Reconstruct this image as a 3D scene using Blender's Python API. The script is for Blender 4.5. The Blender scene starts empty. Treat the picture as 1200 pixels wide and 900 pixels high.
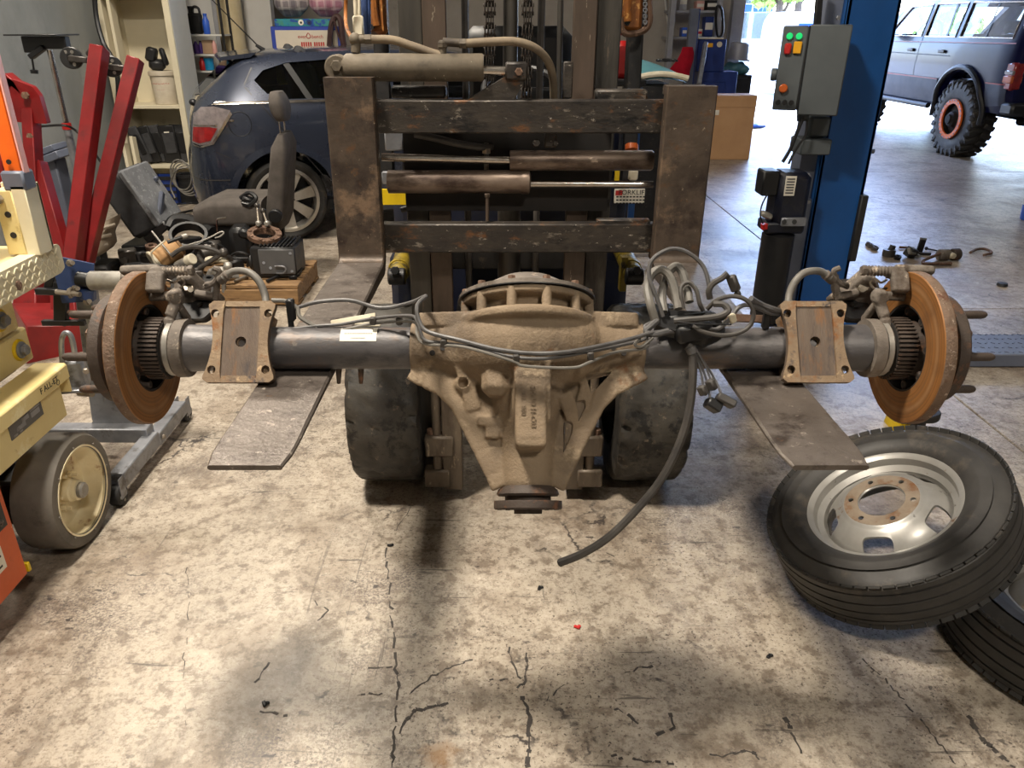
import bpy, bmesh, math, random
from mathutils import Vector, Matrix, Euler
from math import sin, cos, pi, radians, sqrt, atan2

# ------------------------------------------------------------------ camera, sky, lamps, exposure
scene = bpy.context.scene
C = scene.collection
EYE = Vector((0, 0, 1.55)); PITCH = radians(25); FPX = 900.0; CX = 582.0; CY = 450.0
cam_d = bpy.data.cameras.new('camera'); cam = bpy.data.objects.new('camera', cam_d); C.objects.link(cam)
cam.location = EYE; cam.rotation_euler = (pi/2-PITCH, 0, 0)
cam_d.sensor_width = 36; cam_d.lens = 27; cam_d.shift_x = (600-CX)/1200; cam_d.clip_end = 300; cam_d.clip_start = 0.02
scene.camera = cam
vs = scene.view_settings
vs.view_transform = 'Standard'; vs.look = 'None'; vs.gamma = 1.0; vs.use_curve_mapping = False; vs.exposure = 0.2

world = bpy.data.worlds.new('sky'); scene.world = world; world.use_nodes = True
wn = world.node_tree; wn.nodes.clear()
wo = wn.nodes.new('ShaderNodeOutputWorld'); wb = wn.nodes.new('ShaderNodeBackground'); ws = wn.nodes.new('ShaderNodeTexSky')
ws.sky_type = 'NISHITA'; ws.sun_disc = False; ws.sun_elevation = radians(58); ws.sun_rotation = radians(20); ws.air_density = 1.0; ws.dust_density = 2.0
wb.inputs['Strength'].default_value = 1.9
wt = wn.nodes.new('ShaderNodeMix'); wt.data_type = 'RGBA'; wt.blend_type = 'MULTIPLY'; wt.inputs[0].default_value = 1.0; wt.inputs[7].default_value = (.74, .86, 1.12, 1)   # daylight seen with an indoor white balance
wn.links.new(ws.outputs[0], wt.inputs[6]); wn.links.new(wt.outputs[2], wb.inputs[0]); wn.links.new(wb.outputs[0], wo.inputs[0])

def sun(elev, azim, strength, col):
    d = bpy.data.lights.new('sun', 'SUN'); d.energy = strength; d.color = col; d.angle = radians(0.6)
    o = bpy.data.objects.new('sun', d); C.objects.link(o)
    v = Vector((sin(azim)*cos(elev), cos(azim)*cos(elev), sin(elev)))       # towards the sun
    o.rotation_euler = v.to_track_quat('Z', 'Y').to_euler(); o.location = (0, 20, 12)
sun(radians(58), radians(20), 14.0, (.70, .84, 1.0))

def area(name, loc, power, sx, sy, col, aim=None):
    d = bpy.data.lights.new(name, 'AREA'); d.shape = 'RECTANGLE'; d.size = sx; d.size_y = sy; d.energy = power; d.color = col
    o = bpy.data.objects.new(name, d); C.objects.link(o); o.location = loc
    if aim is not None: o.rotation_euler = (Vector(aim)-Vector(loc)).to_track_quat('-Z', 'Y').to_euler()
    return o
WARM = (1.0, .905, .765)
area('ceiling_lamp_light', (-1.15, 1.45, 4.5), 260, .5, .5, WARM)
area('ceiling_lamp_light', (-2.3, 5.2, 4.7), 190, .6, .6, WARM)
area('ceiling_lamp_light', (1.4, -1.6, 4.6), 120, .6, .6, WARM)
area('ceiling_lamp_light', (2.6, 6.8, 4.7), 25, .6, .6, (1, .9, .75))

# ------------------------------------------------------------------ helpers
def P(u, v, Y=None, z=None, X=None, d=None):
    """a picture position at a stated distance, height or side -> point of the place"""
    a = (u-CX)/FPX; b = (CY-v)/FPX
    r = Vector((a, cos(PITCH)+b*sin(PITCH), -sin(PITCH)+b*cos(PITCH)))
    t = d if d is not None else (Y/r.y if Y is not None else ((z-EYE.z)/r.z if z is not None else X/r.x))
    return EYE + r*t

def lin(c):
    return tuple(((x/255)/12.92 if x/255 <= .04045 else ((x/255+.055)/1.055)**2.4) for x in c)

def frame(o, ux, uy):
    ux = Vector(ux).normalized(); uy = Vector(uy); uz = ux.cross(uy).normalized(); uy = uz.cross(ux)
    M = Matrix.Identity(4)
    for i in range(3): M[i][0] = ux[i]; M[i][1] = uy[i]; M[i][2] = uz[i]; M[i][3] = o[i]
    return M

def axis_frame(o, ax):
    ax = Vector(ax).normalized(); h = Vector((0, 0, 1)) if abs(ax.z) < .9 else Vector((1, 0, 0))
    ux = h.cross(ax).normalized()
    return frame(o, ux, ax.cross(ux))

def smooth_path(pts, res=6, closed=False):
    pts = [Vector(p) for p in pts]; n = len(pts); out = []
    if n < 3: return pts
    rng = range(n) if closed else range(n-1)
    for i in rng:
        if closed: p0, p1, p2, p3 = pts[i-1], pts[i], pts[(i+1) % n], pts[(i+2) % n]
        else:
            p1, p2 = pts[i], pts[i+1]; p0 = pts[i-1] if i else p1*2-p2; p3 = pts[i+2] if i+2 < n else p2*2-p1
        for k in range(res):
            t = k/res
            out.append(.5*((2*p1)+(p2-p0)*t+(2*p0-5*p1+4*p2-p3)*t*t+(3*p1-p0-3*p2+p3)*t**3))
    if not closed: out.append(pts[-1])
    return out

def round_poly(pts, r, seg=4):
    """2D polygon with rounded corners; r a number or a list"""
    out = []; n = len(pts)
    for i in range(n):
        p = Vector(pts[i][:2]); a = Vector(pts[i-1][:2]); b = Vector(pts[(i+1) % n][:2])
        rr = r[i] if isinstance(r, (list, tuple)) else r
        da = (a-p); db = (b-p); rr = min(rr, da.length*.48, db.length*.48)
        if rr < 1e-6: out.append((p.x, p.y)); continue
        q0 = p+da.normalized()*rr; q1 = p+db.normalized()*rr
        for k in range(seg+1):
            t = k/seg; q = q0*(1-t)**2+p*2*t*(1-t)+q1*t*t; out.append((q.x, q.y))
    return out

def circ(cx, cy, r, n=16, r2=None):
    return [(cx+r*cos(2*pi*k/n), cy+(r2 or r)*sin(2*pi*k/n)) for k in range(n)]

class MB:
    def __init__(s): s.v = []; s.f = []
    def add(s, vs, fs, M=None):
        o = len(s.v)
        s.v += [(M @ Vector(p)) if M is not None else Vector(p) for p in vs]
        s.f += [tuple(i+o for i in f) for f in fs]; return s
    def box(s, x0, x1, y0, y1, z0, z1, b=0, M=None):
        if x0 > x1: x0, x1 = x1, x0
        if y0 > y1: y0, y1 = y1, y0
        if z0 > z1: z0, z1 = z1, z0
        b = min(b, (x1-x0)*.45, (y1-y0)*.45, (z1-z0)*.45)
        if b <= 0:
            vs = [(x, y, z) for x in (x0, x1) for y in (y0, y1) for z in (z0, z1)]
            return s.add(vs, [(0, 1, 3, 2), (4, 6, 7, 5), (0, 4, 5, 1), (2, 3, 7, 6), (0, 2, 6, 4), (1, 5, 7, 3)], M)
        vs = []; idx = {}
        X = (x0, x1); Y = (y0, y1); Z = (z0, z1)
        for i in (0, 1):
            for j in (0, 1):
                for k in (0, 1):
                    sx, sy, sz = b*(1-2*i), b*(1-2*j), b*(1-2*k)
                    for a, p in enumerate(((X[i], Y[j]+sy, Z[k]+sz), (X[i]+sx, Y[j], Z[k]+sz), (X[i]+sx, Y[j]+sy, Z[k]))):
                        idx[i, j, k, a] = len(vs); vs.append(p)
        fs = []
        for i in (0, 1):
            fs.append([idx[i, j, k, 0] for j, k in ((0, 0), (1, 0), (1, 1), (0, 1))])
            fs.append([idx[j, i, k, 1] for j, k in ((0, 0), (1, 0), (1, 1), (0, 1))])
            fs.append([idx[j, k, i, 2] for j, k in ((0, 0), (1, 0), (1, 1), (0, 1))])
            for j in (0, 1):
                fs.append([idx[i, j, 0, 0], idx[i, j, 1, 0], idx[i, j, 1, 1], idx[i, j, 0, 1]])
                fs.append([idx[i, 0, j, 0], idx[i, 1, j, 0], idx[i, 1, j, 2], idx[i, 0, j, 2]])
                fs.append([idx[0, i, j, 1], idx[1, i, j, 1], idx[1, i, j, 2], idx[0, i, j, 2]])
                for k in (0, 1): fs.append([idx[i, j, k, 0], idx[i, j, k, 1], idx[i, j, k, 2]])
        return s.add(vs, fs, M)
    def obox(s, c, size, R=None, b=0):
        M = Matrix.Translation(Vector(c))
        if R is not None: M = M @ (R.to_4x4() if isinstance(R, Matrix) else Euler(R).to_matrix().to_4x4())
        h = [q/2 for q in size]
        return s.box(-h[0], h[0], -h[1], h[1], -h[2], h[2], b, M)
    def bar(s, p0, p1, w, h, up=(0, 0, 1), b=0):
        p0 = Vector(p0); p1 = Vector(p1); d = p1-p0
        uy = Vector(up); ux = d.normalized()
        side = uy.cross(ux)
        if side.length < 1e-4: side = Vector((1, 0, 0)).cross(ux)
        M = frame(p0, ux, side.normalized())
        return s.box(0, d.length, -w/2, w/2, -h/2, h/2, b, M)
    def lathe(s, prof, o=(0, 0, 0), ax=(0, 0, 1), n=24, closed=False, cap=True, M=None):
        M = M if M is not None else axis_frame(o, ax)
        vs = []; fs = []; m = len(prof)
        for r, h in prof:
            for k in range(n): vs.append((r*cos(2*pi*k/n), r*sin(2*pi*k/n), h))
        for i in range(m if closed else m-1):
            j = (i+1) % m
            for k in range(n):
                l = (k+1) % n; fs.append((i*n+k, i*n+l, j*n+l, j*n+k))
        if cap and not closed:
            fs.append(tuple(range(n))); fs.append(tuple((m-1)*n+k for k in range(n)))
        return s.add(vs, fs, M)
    def cyl(s, p0, p1, r, r1=None, n=20, b=0):
        p0 = Vector(p0); p1 = Vector(p1); L = (p1-p0).length; r1 = r if r1 is None else r1
        pr = [(r, 0), (r1, L)]
        if b: pr = [(r-b, 0), (r, b), (r1, L-b), (r1-b, L)]
        return s.lathe(pr, p0, p1-p0, n)
    def hexn(s, p0, ax, r, h): return s.cyl(p0, Vector(p0)+Vector(ax).normalized()*h, r, n=6, b=r*.12)
    def tube(s, pts, r, n=8, res=6, closed=False):
        pts = smooth_path(pts, res, closed) if res > 1 else [Vector(p) for p in pts]
        m = len(pts); vs = []; fs = []; N = None
        for i, p in enumerate(pts):
            a = pts[i-1] if (i or closed) else p; b = pts[(i+1) % m] if (i < m-1 or closed) else p
            t = (b-a).normalized()
            if t.length < .5: t = Vector((0, 0, 1))
            if N is None: N = t.orthogonal().normalized()
            N = (N-t*N.dot(t))
            N = N.normalized() if N.length > 1e-6 else t.orthogonal().normalized()
            B = t.cross(N); rr = r(i/(m-1)) if callable(r) else r
            for k in range(n):
                q = 2*pi*k/n; vs.append(p+N*(rr*cos(q))+B*(rr*sin(q)))
        for i in range(m if closed else m-1):
            j = (i+1) % m
            for k in range(n): fs.append((i*n+k, i*n+(k+1) % n, j*n+(k+1) % n, j*n+k))
        if not closed: fs.append(tuple(range(n))[::-1]); fs.append(tuple((m-1)*n+k for k in range(n)))
        return s.add(vs, fs)
    def prism(s, poly, t0, t1, M=None, taper=1.0):
        n = len(poly); cx = sum(p[0] for p in poly)/n; cy = sum(p[1] for p in poly)/n
        vs = [(p[0], p[1], t0) for p in poly]+[(cx+(p[0]-cx)*taper, cy+(p[1]-cy)*taper, t1) for p in poly]
        fs = [tuple(range(n))[::-1], tuple(range(n, 2*n))]+[(k, (k+1) % n, n+(k+1) % n, n+k) for k in range(n)]
        return s.add(vs, fs, M)
    def plate(s, outer, holes, t0, t1, M=None):
        bm = bmesh.new(); edges = []
        loops = [outer]+list(holes); rings = []
        for lp in loops:
            vv = [bm.verts.new((p[0], p[1], 0)) for p in lp]; rings.append(vv)
            for k in range(len(vv)): edges.append(bm.edges.new((vv[k], vv[(k+1) % len(vv)])))
        bmesh.ops.triangle_fill(bm, use_beauty=True, edges=edges, normal=(0, 0, 1))
        bm.verts.index_update(); tri = [tuple(v.index for v in f.verts) for f in bm.faces]; n = len(bm.verts); co = [v.co.copy() for v in bm.verts]
        ring_i = [[v.index for v in r] for r in rings]; bm.free()
        vs = [(c.x, c.y, t0) for c in co]+[(c.x, c.y, t1) for c in co]
        fs = [t[::-1] for t in tri]+[tuple(i+n for i in t) for t in tri]
        for r in ring_i:
            for k in range(len(r)): a, b = r[k], r[(k+1) % len(r)]; fs.append((a, b, b+n, a+n))
        return s.add(vs, fs, M)
    def ball(s, c, rx, ry=None, rz=None, n=14, m=9, R=None):
        ry = ry or rx; rz = rz or rx
        M = Matrix.Translation(Vector(c))
        if R is not None: M = M @ Euler(R).to_matrix().to_4x4()
        vs = [(0, 0, -rz)]; fs = []
        for i in range(1, m):
            q = -pi/2+pi*i/m
            for k in range(n): vs.append((rx*cos(q)*cos(2*pi*k/n), ry*cos(q)*sin(2*pi*k/n), rz*sin(q)))
        vs.append((0, 0, rz)); top = len(vs)-1
        for k in range(n):
            l = (k+1) % n; fs.append((0, 1+l, 1+k)); fs.append((top, top-n+k, top-n+l))
            for i in range(m-2): a = 1+i*n; fs.append((a+k, a+l, a+n+l, a+n+k))
        return s.add(vs, fs, M)
    def grid(s, rows, t=0, M=None):
        """quad sheet through rows of points"""
        a = len(rows); b = len(rows[0]); vs = [p for r in rows for p in r]
        fs = [(i*b+j, i*b+j+1, (i+1)*b+j+1, (i+1)*b+j) for i in range(a-1) for j in range(b-1)]
        return s.add(vs, fs, M)
    def loft(s, rings, cap=True):
        n = len(rings[0]); vs = [p for r in rings for p in r]; fs = []
        for i in range(len(rings)-1):
            for k in range(n): fs.append((i*n+k, i*n+(k+1) % n, (i+1)*n+(k+1) % n, (i+1)*n+k))
        if cap: fs.append(tuple(range(n))[::-1]); fs.append(tuple((len(rings)-1)*n+k for k in range(n)))
        return s.add(vs, fs)
    def mirror(s, xc=0.0):
        m = MB(); m.v = [Vector((2*xc-p.x, p.y, p.z)) for p in s.v]; m.f = [f[::-1] for f in s.f]; return m
    def xf(s, M): s.v = [M @ p for p in s.v]; return s
    def copy(s): m = MB(); m.v = [p.copy() for p in s.v]; m.f = list(s.f); return m
    def join(s, o): return s.add(o.v, o.f)
    def mesh(s, name, sharp=38):
        me = bpy.data.meshes.new(name); me.from_pydata([tuple(p) for p in s.v], [], s.f); me.update()
        bm = bmesh.new(); bm.from_mesh(me); bmesh.ops.recalc_face_normals(bm, faces=bm.faces); bm.to_mesh(me); bm.free()
        if sharp:
            me.shade_smooth(); me.set_sharp_from_angle(angle=radians(sharp))
        return me

def link(name, me, m, parent=None, M=None):
    o = bpy.data.objects.new(name, me); C.objects.link(o)
    if m is not None and not me.materials: me.materials.append(m)
    if parent is not None: o.parent = parent
    if M is not None: o.matrix_local = M
    return o

def tag(o, label=None, cat=None, group=None, kind=None):
    if label: o['label'] = label
    if cat: o['category'] = cat
    if group: o['group'] = group
    if kind: o['kind'] = kind
    return o

class Thing:
    """an Empty at the thing's base with its parts below it; parts given in world or local coordinates"""
    def __init__(s, name, label, cat, loc=(0, 0, 0), M=None, group=None, kind=None):
        s.o = bpy.data.objects.new(name, None); C.objects.link(s.o); s.o.empty_display_size = .1
        s.M = M if M is not None else Matrix.Translation(Vector(loc))
        s.o.matrix_world = s.M; s.I = s.M.inverted()
        tag(s.o, label, cat, group, kind)
    def part(s, name, mb, m, parent=None, local=False, sharp=38, remesh=0, smooth=0, label=None, kind=None):
        if not local: mb = mb.copy().xf(s.I)
        o = link(name, mb.mesh(name, 0 if remesh else sharp), m, parent or s.o)
        if remesh: apply_remesh(o, remesh, smooth)
        if label: o['label'] = label
        if kind: o['kind'] = kind
        return o

def apply_remesh(o, vox, smooth):
    r = o.modifiers.new('r', 'REMESH'); r.mode = 'VOXEL'; r.voxel_size = vox; r.use_smooth_shade = True
    if smooth:
        k = o.modifiers.new('s', 'SMOOTH'); k.factor = .5; k.iterations = smooth
    bake(o)
    o.data.shade_smooth()

def bake(o):
    dg = bpy.context.evaluated_depsgraph_get(); dg.update()
    me = bpy.data.meshes.new_from_object(o.evaluated_get(dg)); o.modifiers.clear(); old = o.data; o.data = me
    bpy.data.meshes.remove(old)

def cut(o, mbs):
    """subtract closed meshes given in o's own coordinates"""
    bpy.context.view_layer.update()
    for mb in mbs:
        c = link('cutter', mb.mesh('cutter', 0), None); c.matrix_world = o.matrix_world
        b = o.modifiers.new('b', 'BOOLEAN'); b.operation = 'DIFFERENCE'; b.object = c; b.solver = 'EXACT'
        bake(o); me = c.data; bpy.data.objects.remove(c); bpy.data.meshes.remove(me)

def single(name, mb, m, label, cat, loc=None, group=None, sharp=38, remesh=0, smooth=0):
    """a thing that is one mesh, its origin at its base"""
    if loc is None:
        xs = [p.x for p in mb.v]; ys = [p.y for p in mb.v]; loc = ((min(xs)+max(xs))/2, (min(ys)+max(ys))/2, min(p.z for p in mb.v))
    o = link(name, mb.copy().xf(Matrix.Translation(-Vector(loc))).mesh(name, 0 if remesh else sharp), m)
    if remesh: apply_remesh(o, remesh, smooth)
    o.location = loc
    return tag(o, label, cat, group)

def copy_tree(o, parent=None):
    c = o.copy(); C.objects.link(c)
    if parent is not None: c.parent = parent
    for ch in list(o.children): copy_tree(ch, c)
    return c

def text_mb(s, size, M, depth=.0008, align='CENTER'):
    cu = bpy.data.curves.new('t', 'FONT'); cu.body = s; cu.size = size; cu.align_x = align; cu.align_y = 'CENTER'; cu.extrude = depth; cu.resolution_u = 2
    o = bpy.data.objects.new('t', cu); C.objects.link(o)
    dg = bpy.context.evaluated_depsgraph_get(); me = bpy.data.meshes.new_from_object(o.evaluated_get(dg))
    mb = MB(); mb.add([v.co for v in me.vertices], [tuple(p.vertices) for p in me.polygons], M)
    bpy.data.objects.remove(o); bpy.data.curves.remove(cu); bpy.data.meshes.remove(me)
    return mb

# ------------------------------------------------------------------ materials
class NT:
    def __init__(s, name):
        s.m = bpy.data.materials.new(name); s.m.use_nodes = True; s.t = s.m.node_tree; s.t.nodes.clear()
        s.out = s.n('ShaderNodeOutputMaterial'); s.b = s.n('ShaderNodeBsdfPrincipled'); s.l(s.b.outputs[0], s.out.inputs[0])
        s.tc = s.n('ShaderNodeTexCoord')
    def n(s, k, **kw):
        x = s.t.nodes.new(k)
        for a, b in kw.items(): setattr(x, a, b)
        return x
    def l(s, a, b): s.t.links.new(a, b)
    def set(s, sock, v):
        if isinstance(v, bpy.types.NodeSocket): s.l(v, sock)
        else: sock.default_value = (*v, 1) if (isinstance(v, tuple) and len(v) == 3 and sock.type == 'RGBA') else v
    def mapping(s, scale=(1, 1, 1), rot=(0, 0, 0), loc=(0, 0, 0), src=None):
        m = s.n('ShaderNodeMapping'); s.l(src or s.tc.outputs['Object'], m.inputs['Vector'])
        m.inputs['Scale'].default_value = scale; m.inputs['Rotation'].default_value = rot; m.inputs['Location'].default_value = loc
        return m.outputs[0]
    def noise(s, scale, detail=4, rough=.55, vec=None, dist=0, out=0):
        x = s.n('ShaderNodeTexNoise'); s.l(vec or s.tc.outputs['Object'], x.inputs['Vector'])
        x.inputs['Scale'].default_value = scale; x.inputs['Detail'].default_value = detail; x.inputs['Roughness'].default_value = rough; x.inputs['Distortion'].default_value = dist
        return x.outputs[out]
    def ramp(s, fac, a, b, c0=(0, 0, 0), c1=(1, 1, 1)):
        r = s.n('ShaderNodeValToRGB'); e = r.color_ramp.elements; e[0].position = a; e[1].position = b; e[0].color = (*c0, 1); e[1].color = (*c1, 1)
        s.l(fac, r.inputs[0]); return r.outputs[0]
    def mix(s, fac, a, b, mode='MIX'):
        x = s.n('ShaderNodeMix', data_type='RGBA', blend_type=mode)
        s.set(x.inputs[0], fac); s.set(x.inputs[6], a); s.set(x.inputs[7], b); return x.outputs[2]
    def math(s, op, a, b=0.0, c=0.0):
        x = s.n('ShaderNodeMath', operation=op); s.set(x.inputs[0], a); s.set(x.inputs[1], b); s.set(x.inputs[2], c); return x.outputs[0]
    def bump(s, h, strength, dist=.01):
        x = s.n('ShaderNodeBump'); x.inputs['Strength'].default_value = strength; x.inputs['Distance'].default_value = dist
        s.l(h, x.inputs['Height']); s.l(x.outputs[0], s.b.inputs['Normal'])

def mat(name, c1, c2=None, scale=8, rough=.5, metal=0, bump=0, bscale=60, spots=(), stretch=(1, 1, 1), coat=0, rvar=.12, spec=.5):
    """painted / cast / dirty surface: two tones of one noise, then layers of spots (colour, low, high, scale)"""
    t = NT(name); vec = t.mapping(stretch)
    a = lin(c1); b = lin(c2) if c2 else tuple(x*.75 for x in a)
    f = t.noise(scale, 5, .6, vec); col = t.mix(t.ramp(f, .35, .65), a, b)
    for (c, lo, hi, sc) in spots:
        col = t.mix(t.ramp(t.noise(sc, 7, .7, vec), lo-.035, hi-.06), col, lin(c))
    t.set(t.b.inputs['Base Color'], col); t.b.inputs['Metallic'].default_value = metal
    t.b.inputs['Specular IOR Level'].default_value = spec
    rr = t.n('ShaderNodeMapRange'); t.l(t.noise(scale*1.7, 4, .6, vec), rr.inputs[0]); rr.inputs[3].default_value = max(.02, rough-rvar); rr.inputs[4].default_value = min(1, rough+rvar)
    t.l(rr.outputs[0], t.b.inputs['Roughness'])
    if coat: t.b.inputs['Coat Weight'].default_value = coat; t.b.inputs['Coat Roughness'].default_value = .05
    if bump: t.bump(t.noise(bscale, 5, .6, vec), bump, .004)
    return t.m

def plain(name, c, rough=.5, metal=0, emit=0, spec=.5):
    return mat(name, c, tuple(x*.93 for x in c), 12, rough, metal, spec=spec) if not emit else emissive(name, c, emit)
def emissive(name, c, s):
    t = NT(name); t.set(t.b.inputs['Base Color'], lin(c)); t.set(t.b.inputs['Emission Color'], lin(c)); t.b.inputs['Emission Strength'].default_value = s
    return t.m
def glass(name, c, alpha_mix=.25, rough=.02):
    """tinted thin glazing: clear tint mixed with a mirror-like sheen"""
    t = NT(name); t.t.nodes.remove(t.b)
    tr = t.n('ShaderNodeBsdfTransparent'); gl = t.n('ShaderNodeBsdfGlossy'); mx = t.n('ShaderNodeMixShader'); fr = t.n('ShaderNodeFresnel')
    tr.inputs[0].default_value = (*lin(c), 1); gl.inputs['Roughness'].default_value = rough; fr.inputs[0].default_value = 1.9
    t.l(fr.outputs[0], mx.inputs[0]); t.l(tr.outputs[0], mx.inputs[1]); t.l(gl.outputs[0], mx.inputs[2]); t.l(mx.outputs[0], t.out.inputs[0])
    return t.m

M = {}
RUST = (126, 74, 40); DKRUST = (78, 52, 36)
M['iron'] = mat('worn_fork_steel', (112, 104, 98), (92, 84, 78), 9, .4, .45, .35, 90, [((66, 58, 54), .55, .7, 14), ((160, 150, 140), .64, .74, 40), ((120, 92, 70), .66, .74, 7)])
M['shank'] = mat('rusty_fork_shank', (84, 72, 62), (64, 54, 46), 12, .5, .3, .35, 70, [((44, 34, 30), .55, .75, 9), ((150, 134, 114), .67, .735, 50), ((116, 96, 78), .58, .7, 7), ((92, 66, 44), .62, .75, 20)])
M['carriage'] = mat('greasy_carriage_steel', (64, 58, 52), (46, 42, 40), 14, .5, .35, .35, 60, [((104, 70, 44), .6, .72, 9), ((128, 120, 110), .63, .73, 16), ((24, 22, 22), .58, .7, 6), ((158, 150, 140), .68, .74, 40)], (1, 1, 2))
M['dark'] = mat('greasy_black_steel', (40, 39, 40), (26, 26, 28), 12, .5, .3, .2, 60, [((70, 62, 54), .62, .72, 20)])
M['mast'] = mat('mast_rail_steel', (84, 80, 74), (62, 60, 58), 14, .42, .5, .2, 40, [((40, 36, 34), .55, .7, 5), ((118, 104, 90), .64, .72, 22)], (1, 1, .15))
M['mastbrown'] = mat('mast_rail_rusty', (86, 72, 62), (66, 56, 48), 14, .5, .25, .2, 50, [((60, 48, 40), .58, .7, 6), ((140, 128, 112), .69, .73, 40)], (1, 1, .2))
M['postlow'] = mat('mast_foot_steel', (108, 96, 82), (84, 74, 64), 18, .5, .25, .25, 60, [((64, 52, 44), .55, .7, 7), ((150, 136, 116), .64, .72, 40)], (1, 1, .3))
M['navy'] = mat('forklift_navy_paint', (16, 22, 44), (12, 15, 28), 8, .5, 0, .1, 60, [((40, 38, 38), .6, .75, 9)])
M['chrome'] = mat('hard_chrome_rod', (205, 198, 190), (180, 170, 160), 30, .2, 1, 0, 10, [((90, 70, 60), .66, .8, 12)])
M['copper'] = mat('bare_cylinder_barrel', (128, 112, 100), (96, 80, 70), 20, .4, .5, .15, 60, [((62, 48, 42), .55, .72, 10), ((196, 176, 158), .68, .76, 26)], (.4, 1, 1))
M['dustcyl'] = mat('dusty_ram_barrel', (104, 94, 80), (82, 74, 62), 14, .7, .1, .2, 90, [((190, 178, 158), .72, .75, 60), ((56, 48, 42), .6, .75, 7)])
M['hose'] = mat('rubber_hose', (74, 70, 66), (54, 51, 50), 18, .6, 0, .1, 80)
M['hosedust'] = mat('dusty_hose', (126, 112, 92), (100, 88, 74), 18, .75, 0, .15, 80)
M['wire'] = mat('grey_sleeved_cable', (92, 90, 90), (70, 68, 68), 25, .5, 0, .1, 120)
M['wirelt'] = mat('pale_grey_cable', (116, 112, 106), (92, 89, 84), 25, .55)
M['black'] = mat('black_plastic', (26, 26, 28), (18, 18, 20), 10, .45)
M['blackrub'] = mat('black_rubber', (34, 33, 33), (24, 24, 24), 14, .65, 0, .2, 90)
M['cast'] = mat('dusty_cast_iron', (134, 116, 94), (108, 92, 74), 7, .75, 0, .5, 190, [((82, 70, 58), .54, .74, 5), ((162, 144, 120), .6, .75, 12), ((112, 76, 48), .66, .76, 9)])
M['tube'] = mat('axle_tube_steel', (92, 88, 88), (74, 72, 74), 10, .45, .2, .25, 90, [((108, 86, 68), .6, .78, 9), ((52, 52, 56), .58, .72, 14), ((136, 130, 122), .66, .76, 30)], (.5, 1, 1))
M['pad'] = mat('rusty_spring_pad', (140, 120, 96), (116, 96, 76), 16, .7, .05, .4, 150, [((126, 82, 44), .56, .7, 14), ((74, 66, 64), .6, .7, 18), ((176, 150, 118), .64, .72, 40)])
M['padmid'] = mat('rusty_spring_pad_channel', (106, 92, 80), (88, 74, 64), 16, .65, .1, .3, 150, [((124, 86, 52), .58, .74, 14), ((56, 53, 58), .55, .7, 10)], (2, 1, .6))
M['dust'] = mat('dusty_brake_iron', (122, 113, 104), (92, 84, 77), 18, .75, 0, .4, 160, [((74, 62, 52), .56, .72, 14), ((186, 170, 152), .62, .75, 30)])
M['hub'] = mat('dark_hub_iron', (74, 63, 56), (54, 45, 39), 16, .65, .1, .35, 130, [((112, 76, 52), .58, .72, 16)])
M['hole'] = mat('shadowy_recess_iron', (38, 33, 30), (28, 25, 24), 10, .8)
M['zinc'] = mat('galvanised_steel', (150, 152, 158), (126, 128, 134), 14, .42, .55, .1, 40, [((96, 92, 90), .6, .74, 9)])
M['bolt'] = mat('zinc_bolt', (170, 160, 146), (130, 120, 108), 30, .4, .6, .1, 90)
M['cream'] = mat('cream_machine_paint', (226, 208, 150), (214, 194, 136), 5, .45, 0, .06, 60, [((170, 140, 84), .64, .78, 12), ((236, 226, 186), .62, .74, 8)])
M['creamlt'] = mat('faded_cream_paint', (226, 218, 190), (212, 202, 170), 6, .45, 0, .06, 60, [((180, 160, 116), .66, .78, 14)])
M['orange'] = mat('orange_machine_paint', (206, 92, 40), (188, 78, 34), 6, .5, 0, .08, 60, [((226, 150, 110), .7, .76, 30), ((120, 60, 34), .66, .76, 16)])
M['brorange'] = mat('bright_orange_paint', (238, 112, 26), (226, 98, 22), 6, .5)
M['pink'] = mat('lit_pink_edge', (238, 190, 190), (228, 170, 170), 8, .5)  # light on the post's right edge, put into the colour
M['red'] = mat('red_hoist_paint', (132, 20, 22), (108, 15, 17), 6, .42, 0, .08, 40, [((92, 18, 20), .62, .76, 10), ((190, 70, 62), .72, .78, 30)])
M['blueplate'] = mat('blue_plate_paint', (52, 72, 118), (40, 58, 98), 9, .45, 0, .08, 60, [((110, 120, 140), .68, .76, 30)])
M['lift'] = mat('blue_lift_paint', (18, 76, 140), (14, 66, 124), 3, .42, 0, .04, 30, [((14, 60, 114), .6, .8, 4)])
M['liftgrey'] = mat('grey_lift_paint', (104, 110, 126), (90, 96, 112), 5, .45)
M['boxgrey'] = mat('grey_control_box', (84, 89, 92), (74, 79, 82), 4, .5)
M['rubber'] = mat('tyre_rubber', (50, 48, 46), (38, 37, 36), 10, .62, 0, .15, 90, [((84, 76, 66), .6, .76, 7)])
M['rubdust'] = mat('dusty_tyre_rubber', (66, 64, 62), (50, 48, 47), 8, .55, 0, .1, 90, [((96, 88, 78), .6, .8, 6)])
M['solid'] = mat('solid_tyre_rubber', (66, 62, 56), (46, 43, 40), 9, .6, 0, .5, 40, [((26, 25, 24), .56, .66, 16), ((104, 92, 78), .64, .74, 26)])
M['greytyre'] = mat('grey_nonmark_tyre', (112, 106, 98), (92, 87, 80), 9, .65, 0, .1, 70, [((70, 66, 60), .6, .76, 8)])
M['rim'] = mat('silver_rim_paint', (176, 174, 170), (158, 155, 150), 8, .35, .45, .06, 40, [((124, 92, 66), .66, .76, 11), ((110, 106, 100), .66, .74, 24)])
M['rimrust'] = mat('rusty_rim_centre', (150, 136, 120), (128, 110, 92), 14, .55, .3, .2, 90, [((120, 78, 46), .54, .7, 13)])
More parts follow.
